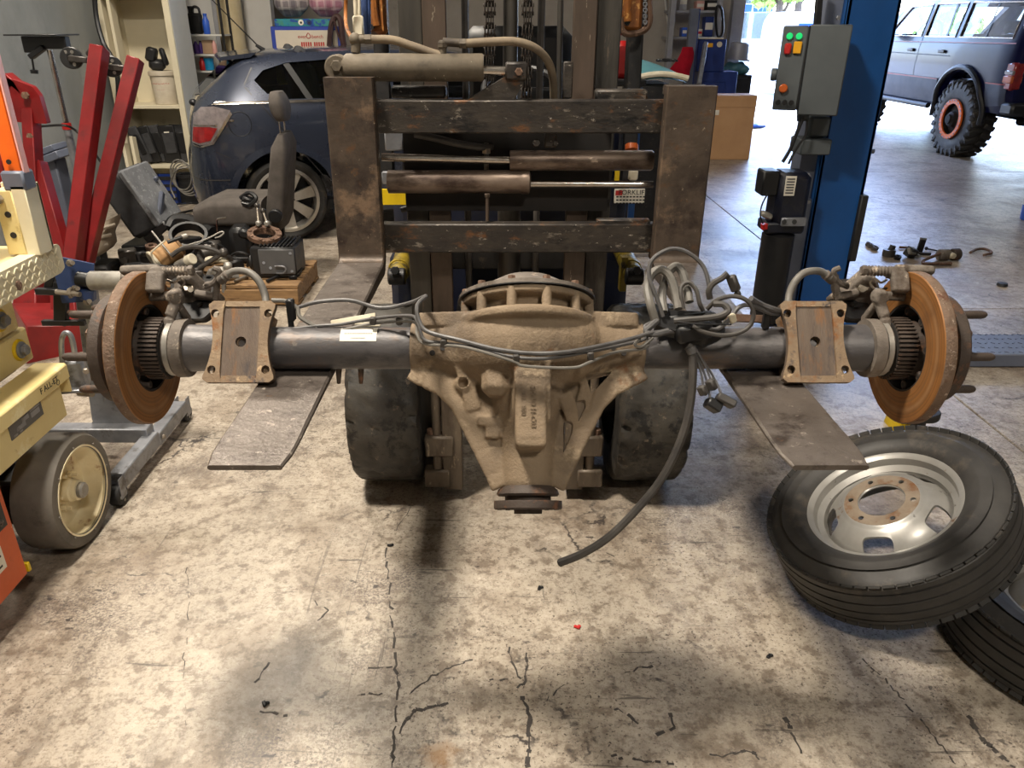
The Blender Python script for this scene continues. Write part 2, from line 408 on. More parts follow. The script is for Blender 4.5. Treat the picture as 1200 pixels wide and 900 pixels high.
M['rimcream'] = mat('cream_rim', (236, 224, 190), (222, 206, 164), 10, .5, 0, .15, 60, [((150, 94, 40), .64, .76, 9), ((236, 222, 186), .6, .74, 16)])
M['astra'] = mat('dark_blue_grey_car_paint', (52, 58, 74), (48, 54, 70), 3, .28, .35, 0, 10, (), (1, 1, 1), .8, .05)
M['suv'] = mat('navy_suv_paint', (12, 16, 60), (10, 13, 50), 3, .3, 0, .03, 14, [((20, 22, 46), .62, .8, 6)], (1, 1, 1), .2, .05, .3)
M['suvgrey'] = mat('grey_suv_lower_panel', (72, 78, 96), (62, 67, 84), 5, .55, 0, .04, 20, spec=.3)
M['pinstripe'] = plain('red_pinstripe', (158, 60, 62), .4)
M['glassdark'] = glass('tinted_car_glass', (120, 132, 120))
M['glassclear'] = glass('clear_car_glass', (226, 236, 240))
M['tailred'] = mat('red_tail_lens', (156, 30, 30), (120, 24, 26), 20, .2, 0, 0, 10, (), (1, 1, 1), .8)
M['tailclear'] = mat('clear_tail_lens', (150, 140, 140), (120, 112, 114), 20, .2, .2, 0, 10, (), (1, 1, 1), .8)
M['alloy'] = mat('alloy_wheel', (196, 192, 184), (178, 172, 164), 9, .35, .6)
M['seat'] = mat('grey_taupe_seat_cloth', (94, 88, 84), (80, 75, 71), 14, .9, 0, .25, 400, spec=.2)
M['seatblue'] = mat('grey_blue_seat_cloth', (126, 128, 132), (104, 106, 110), 10, .95, 0, .3, 260, [((150, 152, 154), .58, .7, 40)], spec=.2)
M['seatdark'] = mat('charcoal_seat_side', (70, 70, 72), (58, 58, 60), 12, .9, 0, .2, 300, spec=.2)
M['leather'] = mat('beige_leather', (158, 146, 128), (132, 120, 104), 9, .5, 0, .15, 60)
M['concwall'] = mat('grey_concrete_wall', (146, 148, 146), (124, 127, 126), 1.1, .7, 0, .15, 20, [((108, 110, 110), .56, .78, .9), ((168, 168, 162), .6, .76, 1.6), ((98, 98, 96), .7, .76, 7)], (1, 1, .6))
M['whitewall'] = mat('white_painted_wall', (206, 204, 200), (190, 187, 182), 1.4, .75, 0, .05, 30, [((160, 152, 140), .64, .8, 2)])
M['beigewall'] = mat('beige_wall', (176, 168, 158), (160, 152, 142), 1.6, .75, 0, .05, 30, [((130, 122, 114), .64, .8, 3)])
M['cabinet'] = mat('cream_white_cabinet', (214, 204, 178), (202, 192, 166), 2, .55, 0, .04, 30, [((160, 146, 118), .68, .8, 5)])
M['cabside'] = mat('daylit_cabinet_side', (224, 226, 224), (212, 216, 216), 3, .5)  # daylight on the cabinet's right side painted as a bluish white
M['pipe'] = mat('cream_steel_column', (200, 184, 148), (186, 168, 130), 4, .5, 0, .04, 30, [((150, 130, 96), .66, .8, 5)])
M['white'] = plain('white_plastic', (226, 224, 218), .45)
M['bucket'] = mat('dusty_white_bucket', (204, 194, 176), (184, 172, 152), 8, .5)
M['redprint'] = plain('red_print', (178, 44, 40), .5)
M['blackprint'] = plain('black_print', (30, 28, 28), .5)
M['blueframe'] = plain('blue_board_edge', (44, 66, 160), .5)
M['board'] = mat('white_sign_board', (206, 196, 180), (196, 186, 170), 4, .5)
M['teal'] = mat('teal_printed_carton', (30, 130, 150), (60, 130, 110), 18, .5, 0, 0, 10, [((20, 70, 150), .56, .62, 14)])
M['cardboard'] = mat('cardboard', (192, 150, 108), (180, 138, 98), 3, .8, 0, .1, 120)
M['wood'] = mat('pallet_wood', (150, 118, 80), (118, 90, 60), 7, .7, 0, .2, 60, [((84, 58, 36), .6, .72, 6)], (1, 6, 6))
M['dullyellow'] = mat('greasy_yellow_paint', (150, 128, 24), (110, 92, 20), 12, .55, 0, .1, 50, [((40, 36, 24), .52, .66, 14)])
M['yellow'] = mat('yellow_paint', (222, 190, 20), (200, 166, 16), 12, .45, 0, .05, 50, [((120, 96, 20), .66, .76, 24)])
M['amber'] = mat('weathered_orange_bracket', (156, 96, 38), (122, 70, 28), 20, .55, 0, .2, 50, [((70, 44, 30), .6, .7, 16), ((212, 160, 90), .62, .72, 30)])
M['toolblue'] = mat('blue_tool_chest', (26, 52, 120), (20, 42, 104), 5, .45, .1)
M['redcloth'] = mat('red_cloth', (178, 22, 44), (150, 16, 36), 8, .9, 0, .1, 60, spec=.2)
M['tealpaint'] = mat('teal_panel', (96, 148, 156), (80, 132, 142), 5, .4)
M['shelfgrey'] = mat('grey_steel_shelf', (166, 166, 170), (150, 150, 156), 5, .5, .2)
M['purple'] = plain('purple_plastic', (78, 52, 130), .4); M['cyanp'] = plain('cyan_plastic', (20, 130, 180), .4)
M['redp'] = plain('red_plastic', (190, 36, 34), .4); M['bluep'] = plain('blue_plastic', (50, 96, 200), .4)
M['pinkp'] = plain('pale_pink_plastic', (214, 160, 150), .5); M['brownc'] = plain('brown_carton', (170, 140, 112), .7)
M['green'] = emissive('green_push_button', (20, 200, 110), .5); M['yel2'] = plain('yellow_switch_plate', (236, 170, 30), .4)
M['orangelens'] = plain('orange_indicator_lens', (200, 96, 40), .3)
M['label'] = plain('white_paper_label', (232, 226, 212), .6); M['labelgrey'] = plain('grey_maker_plate', (84, 84, 86), .4)
M['tan'] = mat('tan_filter_paper', (186, 146, 100), (166, 126, 82), 14, .7)
M['rust'] = mat('rusty_part', (112, 86, 70), (86, 64, 50), 22, .75, .1, .4, 120, [((164, 132, 110), .6, .72, 26)])
M['alum'] = mat('dull_aluminium_part', (168, 164, 156), (134, 130, 124), 18, .45, .5, .2, 60)
M['oilsteel'] = mat('oily_steel_part', (92, 88, 84), (62, 58, 56), 18, .4, .5, .2, 60)
M['offwhite'] = mat('dirty_white_plastic', (214, 206, 186), (186, 176, 152), 14, .55)
M['strawcable'] = mat('brown_strap', (70, 44, 40), (50, 30, 30), 14, .6)
# ------------------------------------------------------------------ surfaces of the place
def floor_material():
    t = NT('worn_concrete_floor'); O = t.tc.outputs['Object']
    big = t.noise(.55, 5, .6); mid = t.noise(2.6, 8, .68, dist=.4); fine = t.noise(16, 8, .7); tiny = t.noise(95, 4, .7)
    col = t.mix(t.ramp(big, .32, .68), lin((189, 179, 165)), lin((168, 156, 140)))
    col = t.mix(t.math('MULTIPLY', t.ramp(t.noise(1.3, 7, .68, t.mapping((1, .75, 1), loc=(4.2, 1.7, 0))), .49, .6), .62), col, lin((118, 101, 84)))
    col = t.mix(t.math('MULTIPLY', t.ramp(mid, .53, .66), .6), col, lin((113, 97, 81)))
    col = t.mix(t.math('MULTIPLY', t.ramp(t.noise(5.5, 9, .75, t.mapping((1, .5, 1), (0, 0, .35))), .52, .68), .7), col, lin((89, 79, 71)))
    col = t.mix(t.math('MULTIPLY', t.ramp(fine, .52, .60), .65), col, lin((104, 91, 78)))
    col = t.mix(t.math('MULTIPLY', t.ramp(fine, .34, .42, (1, 1, 1), (0, 0, 0)), .5), col, lin((209, 199, 185)))
    # dark specks where grime has settled
    grime = t.ramp(t.noise(1.1, 4, .6, t.mapping((1, 1, 1), loc=(2.3, 5.1, 0))), .42, .6)
    speck = t.ramp(tiny, .57, .63)
    col = t.mix(t.math('MULTIPLY', speck, t.math('MULTIPLY_ADD', grime, .75, .25)), col, lin((65, 55, 49)))
    col = t.mix(t.math('MULTIPLY', t.ramp(t.noise(40, 8, .8), .5, .6), .55), col, lin((107, 93, 80)))
    # gritty purple-grey clusters
    cl = t.ramp(t.noise(2.1, 5, .7, t.mapping((1, 1, 1), loc=(7.7, 3.3, 0))), .5, .64); grit = t.ramp(t.noise(120, 5, .8), .47, .56)
    col = t.mix(t.math('MULTIPLY', t.math('MULTIPLY', cl, grit), .8), col, lin((84, 75, 74)))
    flk = t.ramp(t.noise(26, 3, .5, t.mapping((1, 1.6, 1), (0, 0, .5))), .645, .665)
    col = t.mix(t.math('MULTIPLY', flk, t.math('MULTIPLY_ADD', cl, .6, .3)), col, lin((60, 55, 55)))
    # scratches and scars
    for (sc, rot, lo, hi, amt, k) in (((2.2, 34, 1), .5, .66, .69, .7, 1.0), ((2.6, 38, 1), -.75, .67, .70, .7, 1.3), ((30, 1.6, 1), .06, .67, .71, .55, .8)):
        s = t.ramp(t.noise(1.0, 4, .6, t.mapping(sc, (0, 0, rot), (k, k*3, 0)), dist=.8), lo, hi)
        col = t.mix(t.math('MULTIPLY', s, t.math('MULTIPLY', t.ramp(t.noise(1.4, 3, .5, t.mapping((1, 1, 1), loc=(k*7, 3, 0))), .38, .55), amt)), col, lin((61, 55, 52)))
    # chipped dark flakes
    vo = t.n('ShaderNodeTexVoronoi', feature='DISTANCE_TO_EDGE'); dv = t.mix(.12, O, t.noise(7, 5, .7, out=1)); t.l(dv, vo.inputs['Vector']); vo.inputs['Scale'].default_value = 3.4
    crack = t.ramp(vo.outputs[0], .006, .02, (1, 1, 1), (0, 0, 0))
    col = t.mix(t.math('MULTIPLY', crack, t.ramp(t.noise(1.9, 6, .7, t.mapping((1, 1, 1), loc=(9, 2, 0))), .55, .62)), col, lin((68, 62, 59)))
    # an oil-brown spot
    di = t.n('ShaderNodeVectorMath', operation='DISTANCE'); t.l(O, di.inputs[0]); di.inputs[1].default_value = P(515, 886, z=0)
    sd = t.math('ADD', di.outputs['Value'], t.math('MULTIPLY', t.noise(30, 5, .7), .1))
    col = t.mix(t.math('MULTIPLY', t.ramp(sd, .06, .1, (1, 1, 1), (0, 0, 0)), .75), col, lin((130, 90, 38)))
    t.set(t.b.inputs['Base Color'], col)
    rr = t.n('ShaderNodeMapRange'); t.l(mid, rr.inputs[0]); rr.inputs[3].default_value = .22; rr.inputs[4].default_value = .55
    t.l(rr.outputs[0], t.b.inputs['Roughness'])
    h = t.math('ADD', t.math('MULTIPLY', fine, .6), t.math('MULTIPLY', tiny, .4))
    t.bump(h, .16, .008)
    return t.m
M['floor'] = floor_material()
M['joint'] = plain('dark_joint_filler', (44, 40, 38), .8)
M['yard'] = mat('sunlit_yard_concrete', (196, 194, 190), (176, 174, 170), .7, .8, 0, .1, 12, [((150, 148, 146), .6, .75, .5)])
M['ceil'] = plain('grey_roof_sheet', (128, 128, 126), .7)

def struct(name, mb, m, parent=None, sharp=38):
    o = link(name, mb.mesh(name, sharp), m, parent)
    if parent is None: o['kind'] = 'structure'
    return o

XL, XR, YB, YN, ZC = -3.8, 10.5, 12.6, -4.0, 5.2
YD = 14.6                                   # plane of the big door, set back from the rear wall
fl = struct('floor', MB().box(XL, XR, YN, YD, -.2, -.012), M['joint'])
XS = [XL, 2.115, 6.9, XR]; YS = [YN, 4.4, 9.2, YD]
for i in range(3):
    for j in range(3):
        g = .004
        link('slab', MB().box(XS[i]+(g if i else 0), XS[i+1]-(g if i < 2 else 0), YS[j]+(g if j else 0), YS[j+1]-(g if j < 2 else 0), -.1, 0, .003).mesh('slab', 0), M['floor'], fl)
# open cracks and gouges in the floor skin (flat dark filler in the breaks)
M['crack'] = mat('dark_crack_filler', (74, 68, 64), (56, 52, 50), 30, .75)
def crack(pts, w, seed, skip=.0):
    rnd = random.Random(seed); path = []
    for a, b in zip(pts, pts[1:]):
        n = max(3, int(sqrt((a[0]-b[0])**2+(a[1]-b[1])**2)/5))
        for k in range(n): path.append((a[0]+(b[0]-a[0])*k/n+rnd.gauss(0, 1.1), a[1]+(b[1]-a[1])*k/n+rnd.gauss(0, 1.1)))
    path = [P(u, v, z=.0012) for u, v in path+[pts[-1]]]; m = MB()
    for a, b in zip(path, path[1:]):
        if rnd.random() < skip: continue
        d = (b-a).normalized(); n = Vector((-d.y, d.x, 0)); w0, w1 = w*(.3+rnd.random()), w*(.3+rnd.random())
        m.box(0, 1, 0, 1, 0, 1, 0, Matrix(((b.x-a.x, n.x*w0, 0, a.x-n.x*w0/2), (b.y-a.y, n.y*w0, 0, a.y-n.y*w0/2), (0, 0, .001, -.0004), (0, 0, 0, 1))))
    link('crack', m.mesh('crack', 0), M['crack'], fl)['kind'] = 'stuff'
for k, (pts, w, sk) in enumerate((([(452, 643), (458, 710), (463, 768), (467, 810), (462, 852), (459, 899)], .007, .12), ([(467, 858), (487, 831), (500, 829), (532, 822)], .009, .1), ([(477, 814), (523, 783), (554, 773)], .004, .25), ([(612, 814), (621, 843), (619, 899)], .01, .05), ([(617, 764), (616, 797), (606, 806)], .008, .1), ([(567, 800), (590, 796), (610, 795), (597, 770), (594, 752)], .006, .3), ([(304, 835), (322, 834), (337, 838)], .007, .1), ([(421, 783), (460, 781)], .005, .3), ([(412, 814), (448, 812)], .005, .2), ([(920, 840), (932, 868), (945, 888)], .012, .15), ([(820, 886), (852, 884), (880, 880), (890, 890)], .008, .2), ([(1135, 838), (1152, 868), (1190, 899)], .012, .1), ([(727, 790), (748, 783), (765, 780)], .007, .3), ([(720, 830), (735, 836), (748, 848)], .008, .2), ([(455, 640), (470, 610), (490, 585)], .003, .4), ([(700, 885), (740, 890), (790, 895)], .006, .3), ([(770, 860), (790, 852), (785, 835)], .008, .2), ([(300, 800), (312, 780), (322, 770)], .005, .4), ([(1010, 770), (1040, 800), (1085, 850), (1120, 895)], .004, .25), ([(365, 700), (385, 714), (372, 727)], .006, .45), ([(215, 620), (221, 700), (216, 780), (218, 850)], .002, .4), ([(640, 820), (668, 795)], .004, .4), ([(690, 640), (720, 652)], .003, .5))): crack(pts, w, k, sk)
struct('wall_left', MB().box(XL-.2, XL, YN-.2, YB+.2, -.1, ZC), M['concwall'])
wb_ = MB().box(XL, 3.62, YB, YB+.2, -.1, ZC)
struct('wall_back', wb_, M['beigewall'])
struct('wall_return', MB().box(3.42, 3.62, YB+.25, YD+.2, -.1, ZC), M['beigewall'])
struct('wall_header', MB().box(3.62, XR, YD, YD+.2, 4.1, ZC), M['beigewall'])
struct('wall_right', MB().box(XR, XR+.2, YN-.2, YD+.2, -.1, ZC), M['concwall'])
struct('wall_front', MB().box(XL, XR, YN-.2, YN, -.1, ZC), M['concwall'])
struct('ceiling', MB().box(XL-.2, XR+.2, YN-.2, YD+.2, ZC, ZC+.15), M['ceil'])
struct('wall_partition', MB().box(XL, -2.58, 9.75, 9.9, 0, ZC), M['whitewall'])
jm = struct('trim_1', MB().box(3.44, 3.62, YB-.16, YB+.24, 0, 4.1, .006), M['shelfgrey'])
link('door_rail', MB().box(3.62, 3.66, YB-.02, YB+.1, 0, 4.1, .004).mesh('door_rail'), M['zinc'], jm)
struct('trim_2', MB().cyl(P(271, 30, Y=9.45).xy.to_3d(), P(271, 30, Y=9.45).xy.to_3d()+Vector((0, 0, ZC)), .135, n=32), M['pipe'])
struct('trim_3', MB().box(-3.2, -3.1, 9.6, 9.75, 0, ZC, .006), M['shelfgrey'])
struct('yard', MB().box(-30, 60, YD, 70, -.2, -.005), M['yard'])

# ------------------------------------------------------------------ beyond the door: trees, a house front, parked cars
M['leaf'] = mat('sunny_leaves', (120, 158, 92), (84, 130, 70), 1.2, .6)
M['leafy'] = mat('yellow_green_leaves', (176, 190, 90), (140, 168, 70), 1.2, .6)
M['bark'] = mat('tree_bark', (110, 92, 74), (86, 70, 56), 12, .8)
def tree(loc, h, r, seed, label, m, n=2600):
    rnd = random.Random(seed); t = Thing('tree', label, 'tree', loc, group='trees in the yard')
    b = Vector(loc); tk = MB().tube([b, b+Vector((.1, 0, h*.3)), b+Vector((-.1, .1, h*.75))], lambda q: .22*(1-.6*q), 8, 5)
    for k in range(5):
        q = 2*pi*k/5; a = b+Vector((0, 0, h*(.3+.07*k))); tk.tube([a, a+Vector((cos(q)*r*.35, sin(q)*r*.35, h*.12)), a+Vector((cos(q)*r*.7, sin(q)*r*.7, h*.3))], lambda w: .08*(1-.7*w), 6, 4)
    t.part('trunk', tk, M['bark'])
    lv = MB(); cl = [(b+Vector((rnd.gauss(0, r*.45), rnd.gauss(0, r*.45), h*(.42+.55*rnd.random()))), r*(.22+.2*rnd.random())) for _ in range(22)]
    for k in range(n):
        c, cr = rnd.choice(cl); d = Vector((rnd.gauss(0, 1), rnd.gauss(0, 1), rnd.gauss(0, 1))).normalized()*cr*(rnd.random()**.4)
        p = c+d; s = .1+.12*rnd.random(); R = Euler((rnd.random()*6, rnd.random()*6, rnd.random()*6)).to_matrix()
        lv.add([p+R @ Vector(q) for q in ((-s, 0, 0), (0, -s*.5, .02), (s, 0, 0), (0, s*.5, .02))], [(0, 1, 2, 3)])
    t.part('foliage', lv, m, kind='stuff', sharp=0)
tree((12.6, 36, 0), 7.5, 2.2, 3, 'tall loose green tree beyond the yard behind the grey control box', M['leaf'])
tree((10.2, 31, 0), 5.2, .9, 8, 'slim yellow green tree left of the taller tree beyond the yard', M['leafy'], 1500)
tree((13.4, 25.5, 0), 2.6, .8, 5, 'low green bush between blue lift post and the navy off-roader', M['leafy'], 1200)

hs = Thing('house', 'white building with a blue framed window across the yard', 'building', (8, 36, 0))
hs.part('wall', MB().box(3, 12.0, 40, 44, 0, 7), M['white'])
hs.part('roof', MB().prism([(2.6, 7), (12.4, 7), (7.5, 8.8)], 39.6, 44.2, frame((0, 0, 0), (1, 0, 0), (0, 0, 1)) @ Matrix.Scale(-1, 4, (0, 0, 1))), M['shelfgrey'])
for k in range(3):
    x = 10.0+k*1.0
    w = hs.part('window', MB().box(x, x+.9, 39.93, 40, .9, 3.6, .01), M['white'])
    hs.part('pane', MB().box(x+.07, x+.83, 39.9, 39.94, 1.0, 2.1), M['glassclear'], w); hs.part('pane', MB().box(x+.07, x+.83, 39.9, 39.94, 2.5, 3.5), M['glassclear'], w)
    hs.part('rail', MB().box(x, x+.9, 39.88, 39.95, 2.15, 2.45, .01), M['bluep'], w)
# ------------------------------------------------------------------ the rear axle lying on the forks
XA, YA, ZA = .061, 1.435, .961
AL = radians(35)
NV = Vector((0, -cos(AL), sin(AL))); PV = Vector((0, -sin(AL), -cos(AL)))
AM = frame((XA, YA, ZA), (1, 0, 0), NV)
def disc_material():
    t = NT('rust_filmed_brake_disc'); sp = t.n('ShaderNodeSeparateXYZ'); t.l(t.tc.outputs['Object'], sp.inputs[0])
    r = t.math('SQRT', t.math('ADD', t.math('MULTIPLY', sp.outputs[1], sp.outputs[1]), t.math('MULTIPLY', sp.outputs[2], sp.outputs[2])))
    cv = t.n('ShaderNodeCombineXYZ'); t.l(r, cv.inputs[0]); rings = t.noise(170, 3, .6, cv.outputs[0]); broad = t.noise(45, 2, .5, cv.outputs[0])
    col = t.mix(t.ramp(rings, .38, .62), lin((152, 103, 56)), lin((120, 80, 43)))
    col = t.mix(t.math('MULTIPLY', t.ramp(broad, .45, .65), .6), col, lin((160, 124, 88)))
    col = t.mix(t.math('MULTIPLY', t.ramp(t.noise(9, 6, .6), .5, .66), .5), col, lin((92, 62, 40)))
    t.set(t.b.inputs['Base Color'], col); t.b.inputs['Roughness'].default_value = .5; t.b.inputs['Metallic'].default_value = .25
    t.bump(rings, .15, .002); return t.m
M['disc'] = disc_material()
M['discrim'] = mat('scaly_disc_rim', (122, 100, 84), (96, 78, 64), 30, .8, 0, .7, 160, [((170, 150, 134), .62, .72, 60), ((90, 56, 40), .58, .72, 24)])

ax = Thing('truck_axle', 'rusty bare truck rear axle with brake discs, balanced across two fork tines', 'axle', M=AM)
def apart(name, mb, m, **k): return ax.part(name, mb, m, local=True, **k)
X1 = Vector((1, 0, 0))
# tubes
for s in (-1, 1):
    apart('axle_tube', MB().lathe([(.043, .16), (.0425, .20), (.0425, .615), (.0465, .635), (.048, .695)], (0, 0, 0), X1*s, 32, cap=True), M['tube'])
# differential housing: overlapping solids melted into one casting  (local: x across, y to the front, z towards the pinion)
h = MB()
h.ball((0, 0, 0), .165, .125, .102, 28, 18)
h.lathe([(.132, -.055), (.142, -.05), (.142, -.036), (.125, -.03)], (0, 0, 0), (0, 0, 1), 40)
for s in (-1, 1):
    h.lathe([(.082, .06), (.07, .12), (.055, .17), (.0505, .2), (.0505, .232)], (0, 0, 0), X1*s, 28)
    # flat ear flange beside the cover
    h.prism(round_poly([(s*.1, -.06), (s*.222, -.045), (s*.222, .045), (s*.1, .06)], .015), -.062, -.034)
h.lathe([(.114, 0), (.097, .05), (.077, .1), (.064, .15), (.056, .2), (.052, .27), (.046, .285)], (0, 0, 0), (0, 0, 1), 32)
# pinion cartridge box on the front
h.prism(round_poly([(-.028, .06), (.03, .06), (.032, .21), (-.026, .21)], .012), .045, .105, frame((0, 0, 0), (1, 0, 0), (0, 0, 1)) @ Matrix.Scale(-1, 4, (0, 0, 1)))
h.obox((.002, .072, .125), (.058, .05, .165), (radians(-8), 0, 0), .012)
h.obox((-.062, .06, .075), (.055, .05, .07), (radians(-6), 0, .15), .014)
h.bar((.037, .1, .03), (.037, .085, .16), .008, .02, (0, 1, 0), .002)
# webs: sheet between neck and nose with a rolled edge, right one pierced
WM = frame((0, 0, 0), (1, 0, 0), (0, 0, 1)) @ Matrix.Scale(-1, 4, (0, 0, 1))
webL = [(-.225, .035), (-.20, .06), (-.165, .075), (-.13, .11), (-.105, .16), (-.082, .205), (-.06, .25), (-.048, .275), (-.03, .275), (-.03, .0), (-.2, .0)]
h.prism(webL, .0, .022, WM); h.prism([(-x, z) for x, z in webL], .0, .022, WM)
for s in (-1, 1):
    pth = [(.228, .045), (.198, .062), (.165, .077), (.13, .112), (.105, .16), (.082, .205), (.06, .25), (.047, .278)]
    for (a, b), (c, d) in zip(pth, pth[1:]): h.bar((s*a, .018, b), (s*c, .018, d), .05, .011, (0, 1, 0), .003)
    h.bar((s*.14, .05, .0), (s*.105, .022, .13), .03, .010, (0, 1, 0), .002)
h.bar((.07, .05, .10), (.095, .02, .165), .03, .009, (0, 1, 0), .002)
for z in (.152, .176): h.bar((-.098+(z-.152)*.6, .03, z), (-.055, .034, z+.002), .02, .008, (0, 1, 0), .002)
h.ball((-.125, .025, .078), .02)
# cover seat: ring wall with ribs
h.lathe([(.106, -.03), (.106, -.075), (.134, -.08), (.134, -.094), (.1, -.094)], (0, 0, 0), (0, 0, 1), 40)
hs_ = apart('differential_housing', h, M['cast'], remesh=.0034, smooth=3)
cut(hs_, [MB().prism(round_poly(p, .006), -.2, .14, WM) for p in ([(.112, .062), (.168, .052), (.124, .10)], [(.094, .112), (.112, .11), (.114, .122), (.098, .155)], [(.07, .15), (.088, .155), (.086, .175), (.068, .215)])]+[MB().cyl((-.125, .02, .078), (-.13, .09, .078), .011, n=14)])
hs_.data.shade_smooth()
for k in range(12):
    q = 2*pi*(k+.5)/12; c = Vector((cos(q)*.127, sin(q)*.127, 0))
    apart('flange_boss', MB().cyl(c+Vector((0, 0, -.034)), c+Vector((0, 0, -.09)), .0105, .0095, 10), M['cast'])
cv_ = apart('cover', MB().lathe([(.13, -.094), (.137, -.096), (.137, -.104), (.118, -.108), (.098, -.118), (.055, -.142), (.0, -.146)], (0, 0, 0), (0, 0, 1), 40, cap=False), M['dust'])
gs = MB().lathe([(.1395, -.0935), (.1395, -.0955)], (0, 0, 0), (0, 0, 1), 40); apart('gasket', gs, M['black'])
for k in range(12):
    q = 2*pi*(k+.5)/12; c = Vector((cos(q)*.127, sin(q)*.127, -.104))
    apart('cover_bolt', MB().hexn(c, (0, 0, -1), .008, .008), M['rust'], parent=cv_)
for s in (-1, 1):
    for (x, y, r) in ((.152, .1, .009), (.175, .1, .0075), (.2, .06, .008)):
        pass
    for (x, zz) in ((.166, .012), (.186, .022)):
        apart('cast_hole', MB().cyl((s*x, .051, zz), (s*x, .0555, zz), .0055, n=12), M['hole'])
    apart('cast_hole', MB().cyl((s*.19, .012, -.0645), (s*.19, .012, -.060), .006, n=12), M['hole'])
# raised casting marks (two lines reading down the cartridge) and chalk marks
def cast_text(s, size, x, z, n, m, name, rot=pi/2, tilt=0):
    Mx = frame((x, n, z), (cos(rot), 0, sin(rot)), (-sin(rot), 0, cos(rot)))
    R = frame((x, n, z), Vector((0, 0, 1)), Vector((1, 0, 0))) if rot else frame((x, n, z), (1, 0, 0), (0, 0, -1))
    apart(name, text_mb(s, size, R, .0012), m)
cast_text('SMHO H-C03', .0135, .006, .135, .1062, M['cast'], 'cast_mark')
cast_text('01   800', .0125, -.012, .13, .1062, M['cast'], 'cast_mark')
M['chalk'] = plain('white_chalk', (214, 200, 178), .9)
# pinion seal shield and drive flange
apart('dust_shield', MB().lathe([(.047, .274), (.058, .284), (.061, .292), (.058, .296), (.04, .296)], (0, 0, 0), (0, 0, 1), 36), M['hub'])
fgn = apart('pinion_flange', MB().lathe([(.045, .29), (.045, .304), (.066, .305), (.0665, .307), (.0665, .319), (.064, .322), (.046, .322), (.044, .317), (.028, .317), (.027, .330), (.012, .330)], (0, 0, 0), (0, 0, 1), 40), M['hub'])
for k in range(8): apart('flange_hole', MB().cyl((.055*cos(k*pi/4), .055*sin(k*pi/4), .3215), (.055*cos(k*pi/4), .055*sin(k*pi/4), .3228), .005, n=10), M['hole'], parent=fgn)

# spring pads (hourglass plates that face the camera)
def pad_w(q):                     # half width along the height, q -1 top .. 1 bottom
    return .0535+.0165*abs(q)**2.2+(.004*q if q > 0 else 0)
def pad_outline(scale=1.0):
    L = []; R = []
    for k in range(25):
        q = -1+2*k/24; w = pad_w(q); e = abs(q)
        if e > .86: w -= .014*((e-.86)/.14)**2
        L.append((-w*scale, q*.081)); R.append((w*scale, q*.081))
    return R+L[::-1]
PADM = lambda s: frame((s*.559, 0, 0), (1, 0, 0), (0, 0, 1)) @ Matrix.Scale(-1, 4, (0, 0, 1))     # local z -> +front
for s in (-1, 1):
    Mp = PADM(s)
    hol = [circ(s1*.052, s2*.056, .0082, 14) for s1 in (-1, 1) for s2 in (-1, 1)]+[circ(0, 0, .0105, 16)]
    pd = apart('spring_pad', MB().plate(pad_outline(), hol, .046, .056, Mp), M['padmid'])
    for s1 in (-1, 1):
        wing = []
        for k in range(25):
            q = -1+2*k/24; w = pad_w(q); e = abs(q)
            if e > .86: w -= .014*((e-.86)/.14)**2
            wing.append((s1*w, q*.081))
        wing += [(s1*.033, .081), (s1*.036, .06), (s1*.036, -.06), (s1*.033, -.081)]
        apart('pad_wing', MB().plate(wing, [circ(s1*.052, s2*.056, .0082, 14) for s2 in (-1, 1)], .0555, .0605, Mp), M['pad'], parent=pd)
    apart('pad_rim', MB().prism([(-.035, -.081), (.035, -.081), (.033, -.07), (-.033, -.07)], .0555, .0585, Mp), M['pad'], parent=pd)
    apart('pad_rim', MB().prism([(-.035, .081), (.035, .081), (.033, .068), (-.033, .068)], .0555, .0595, Mp), M['pad'], parent=pd)
    apart('saddle', MB().plate([(p[0]*.8, p[1]*.8) for p in pad_outline()], [circ(0, 0, .009, 12)], -.005, .046, Mp), M['pad'], parent=pd)

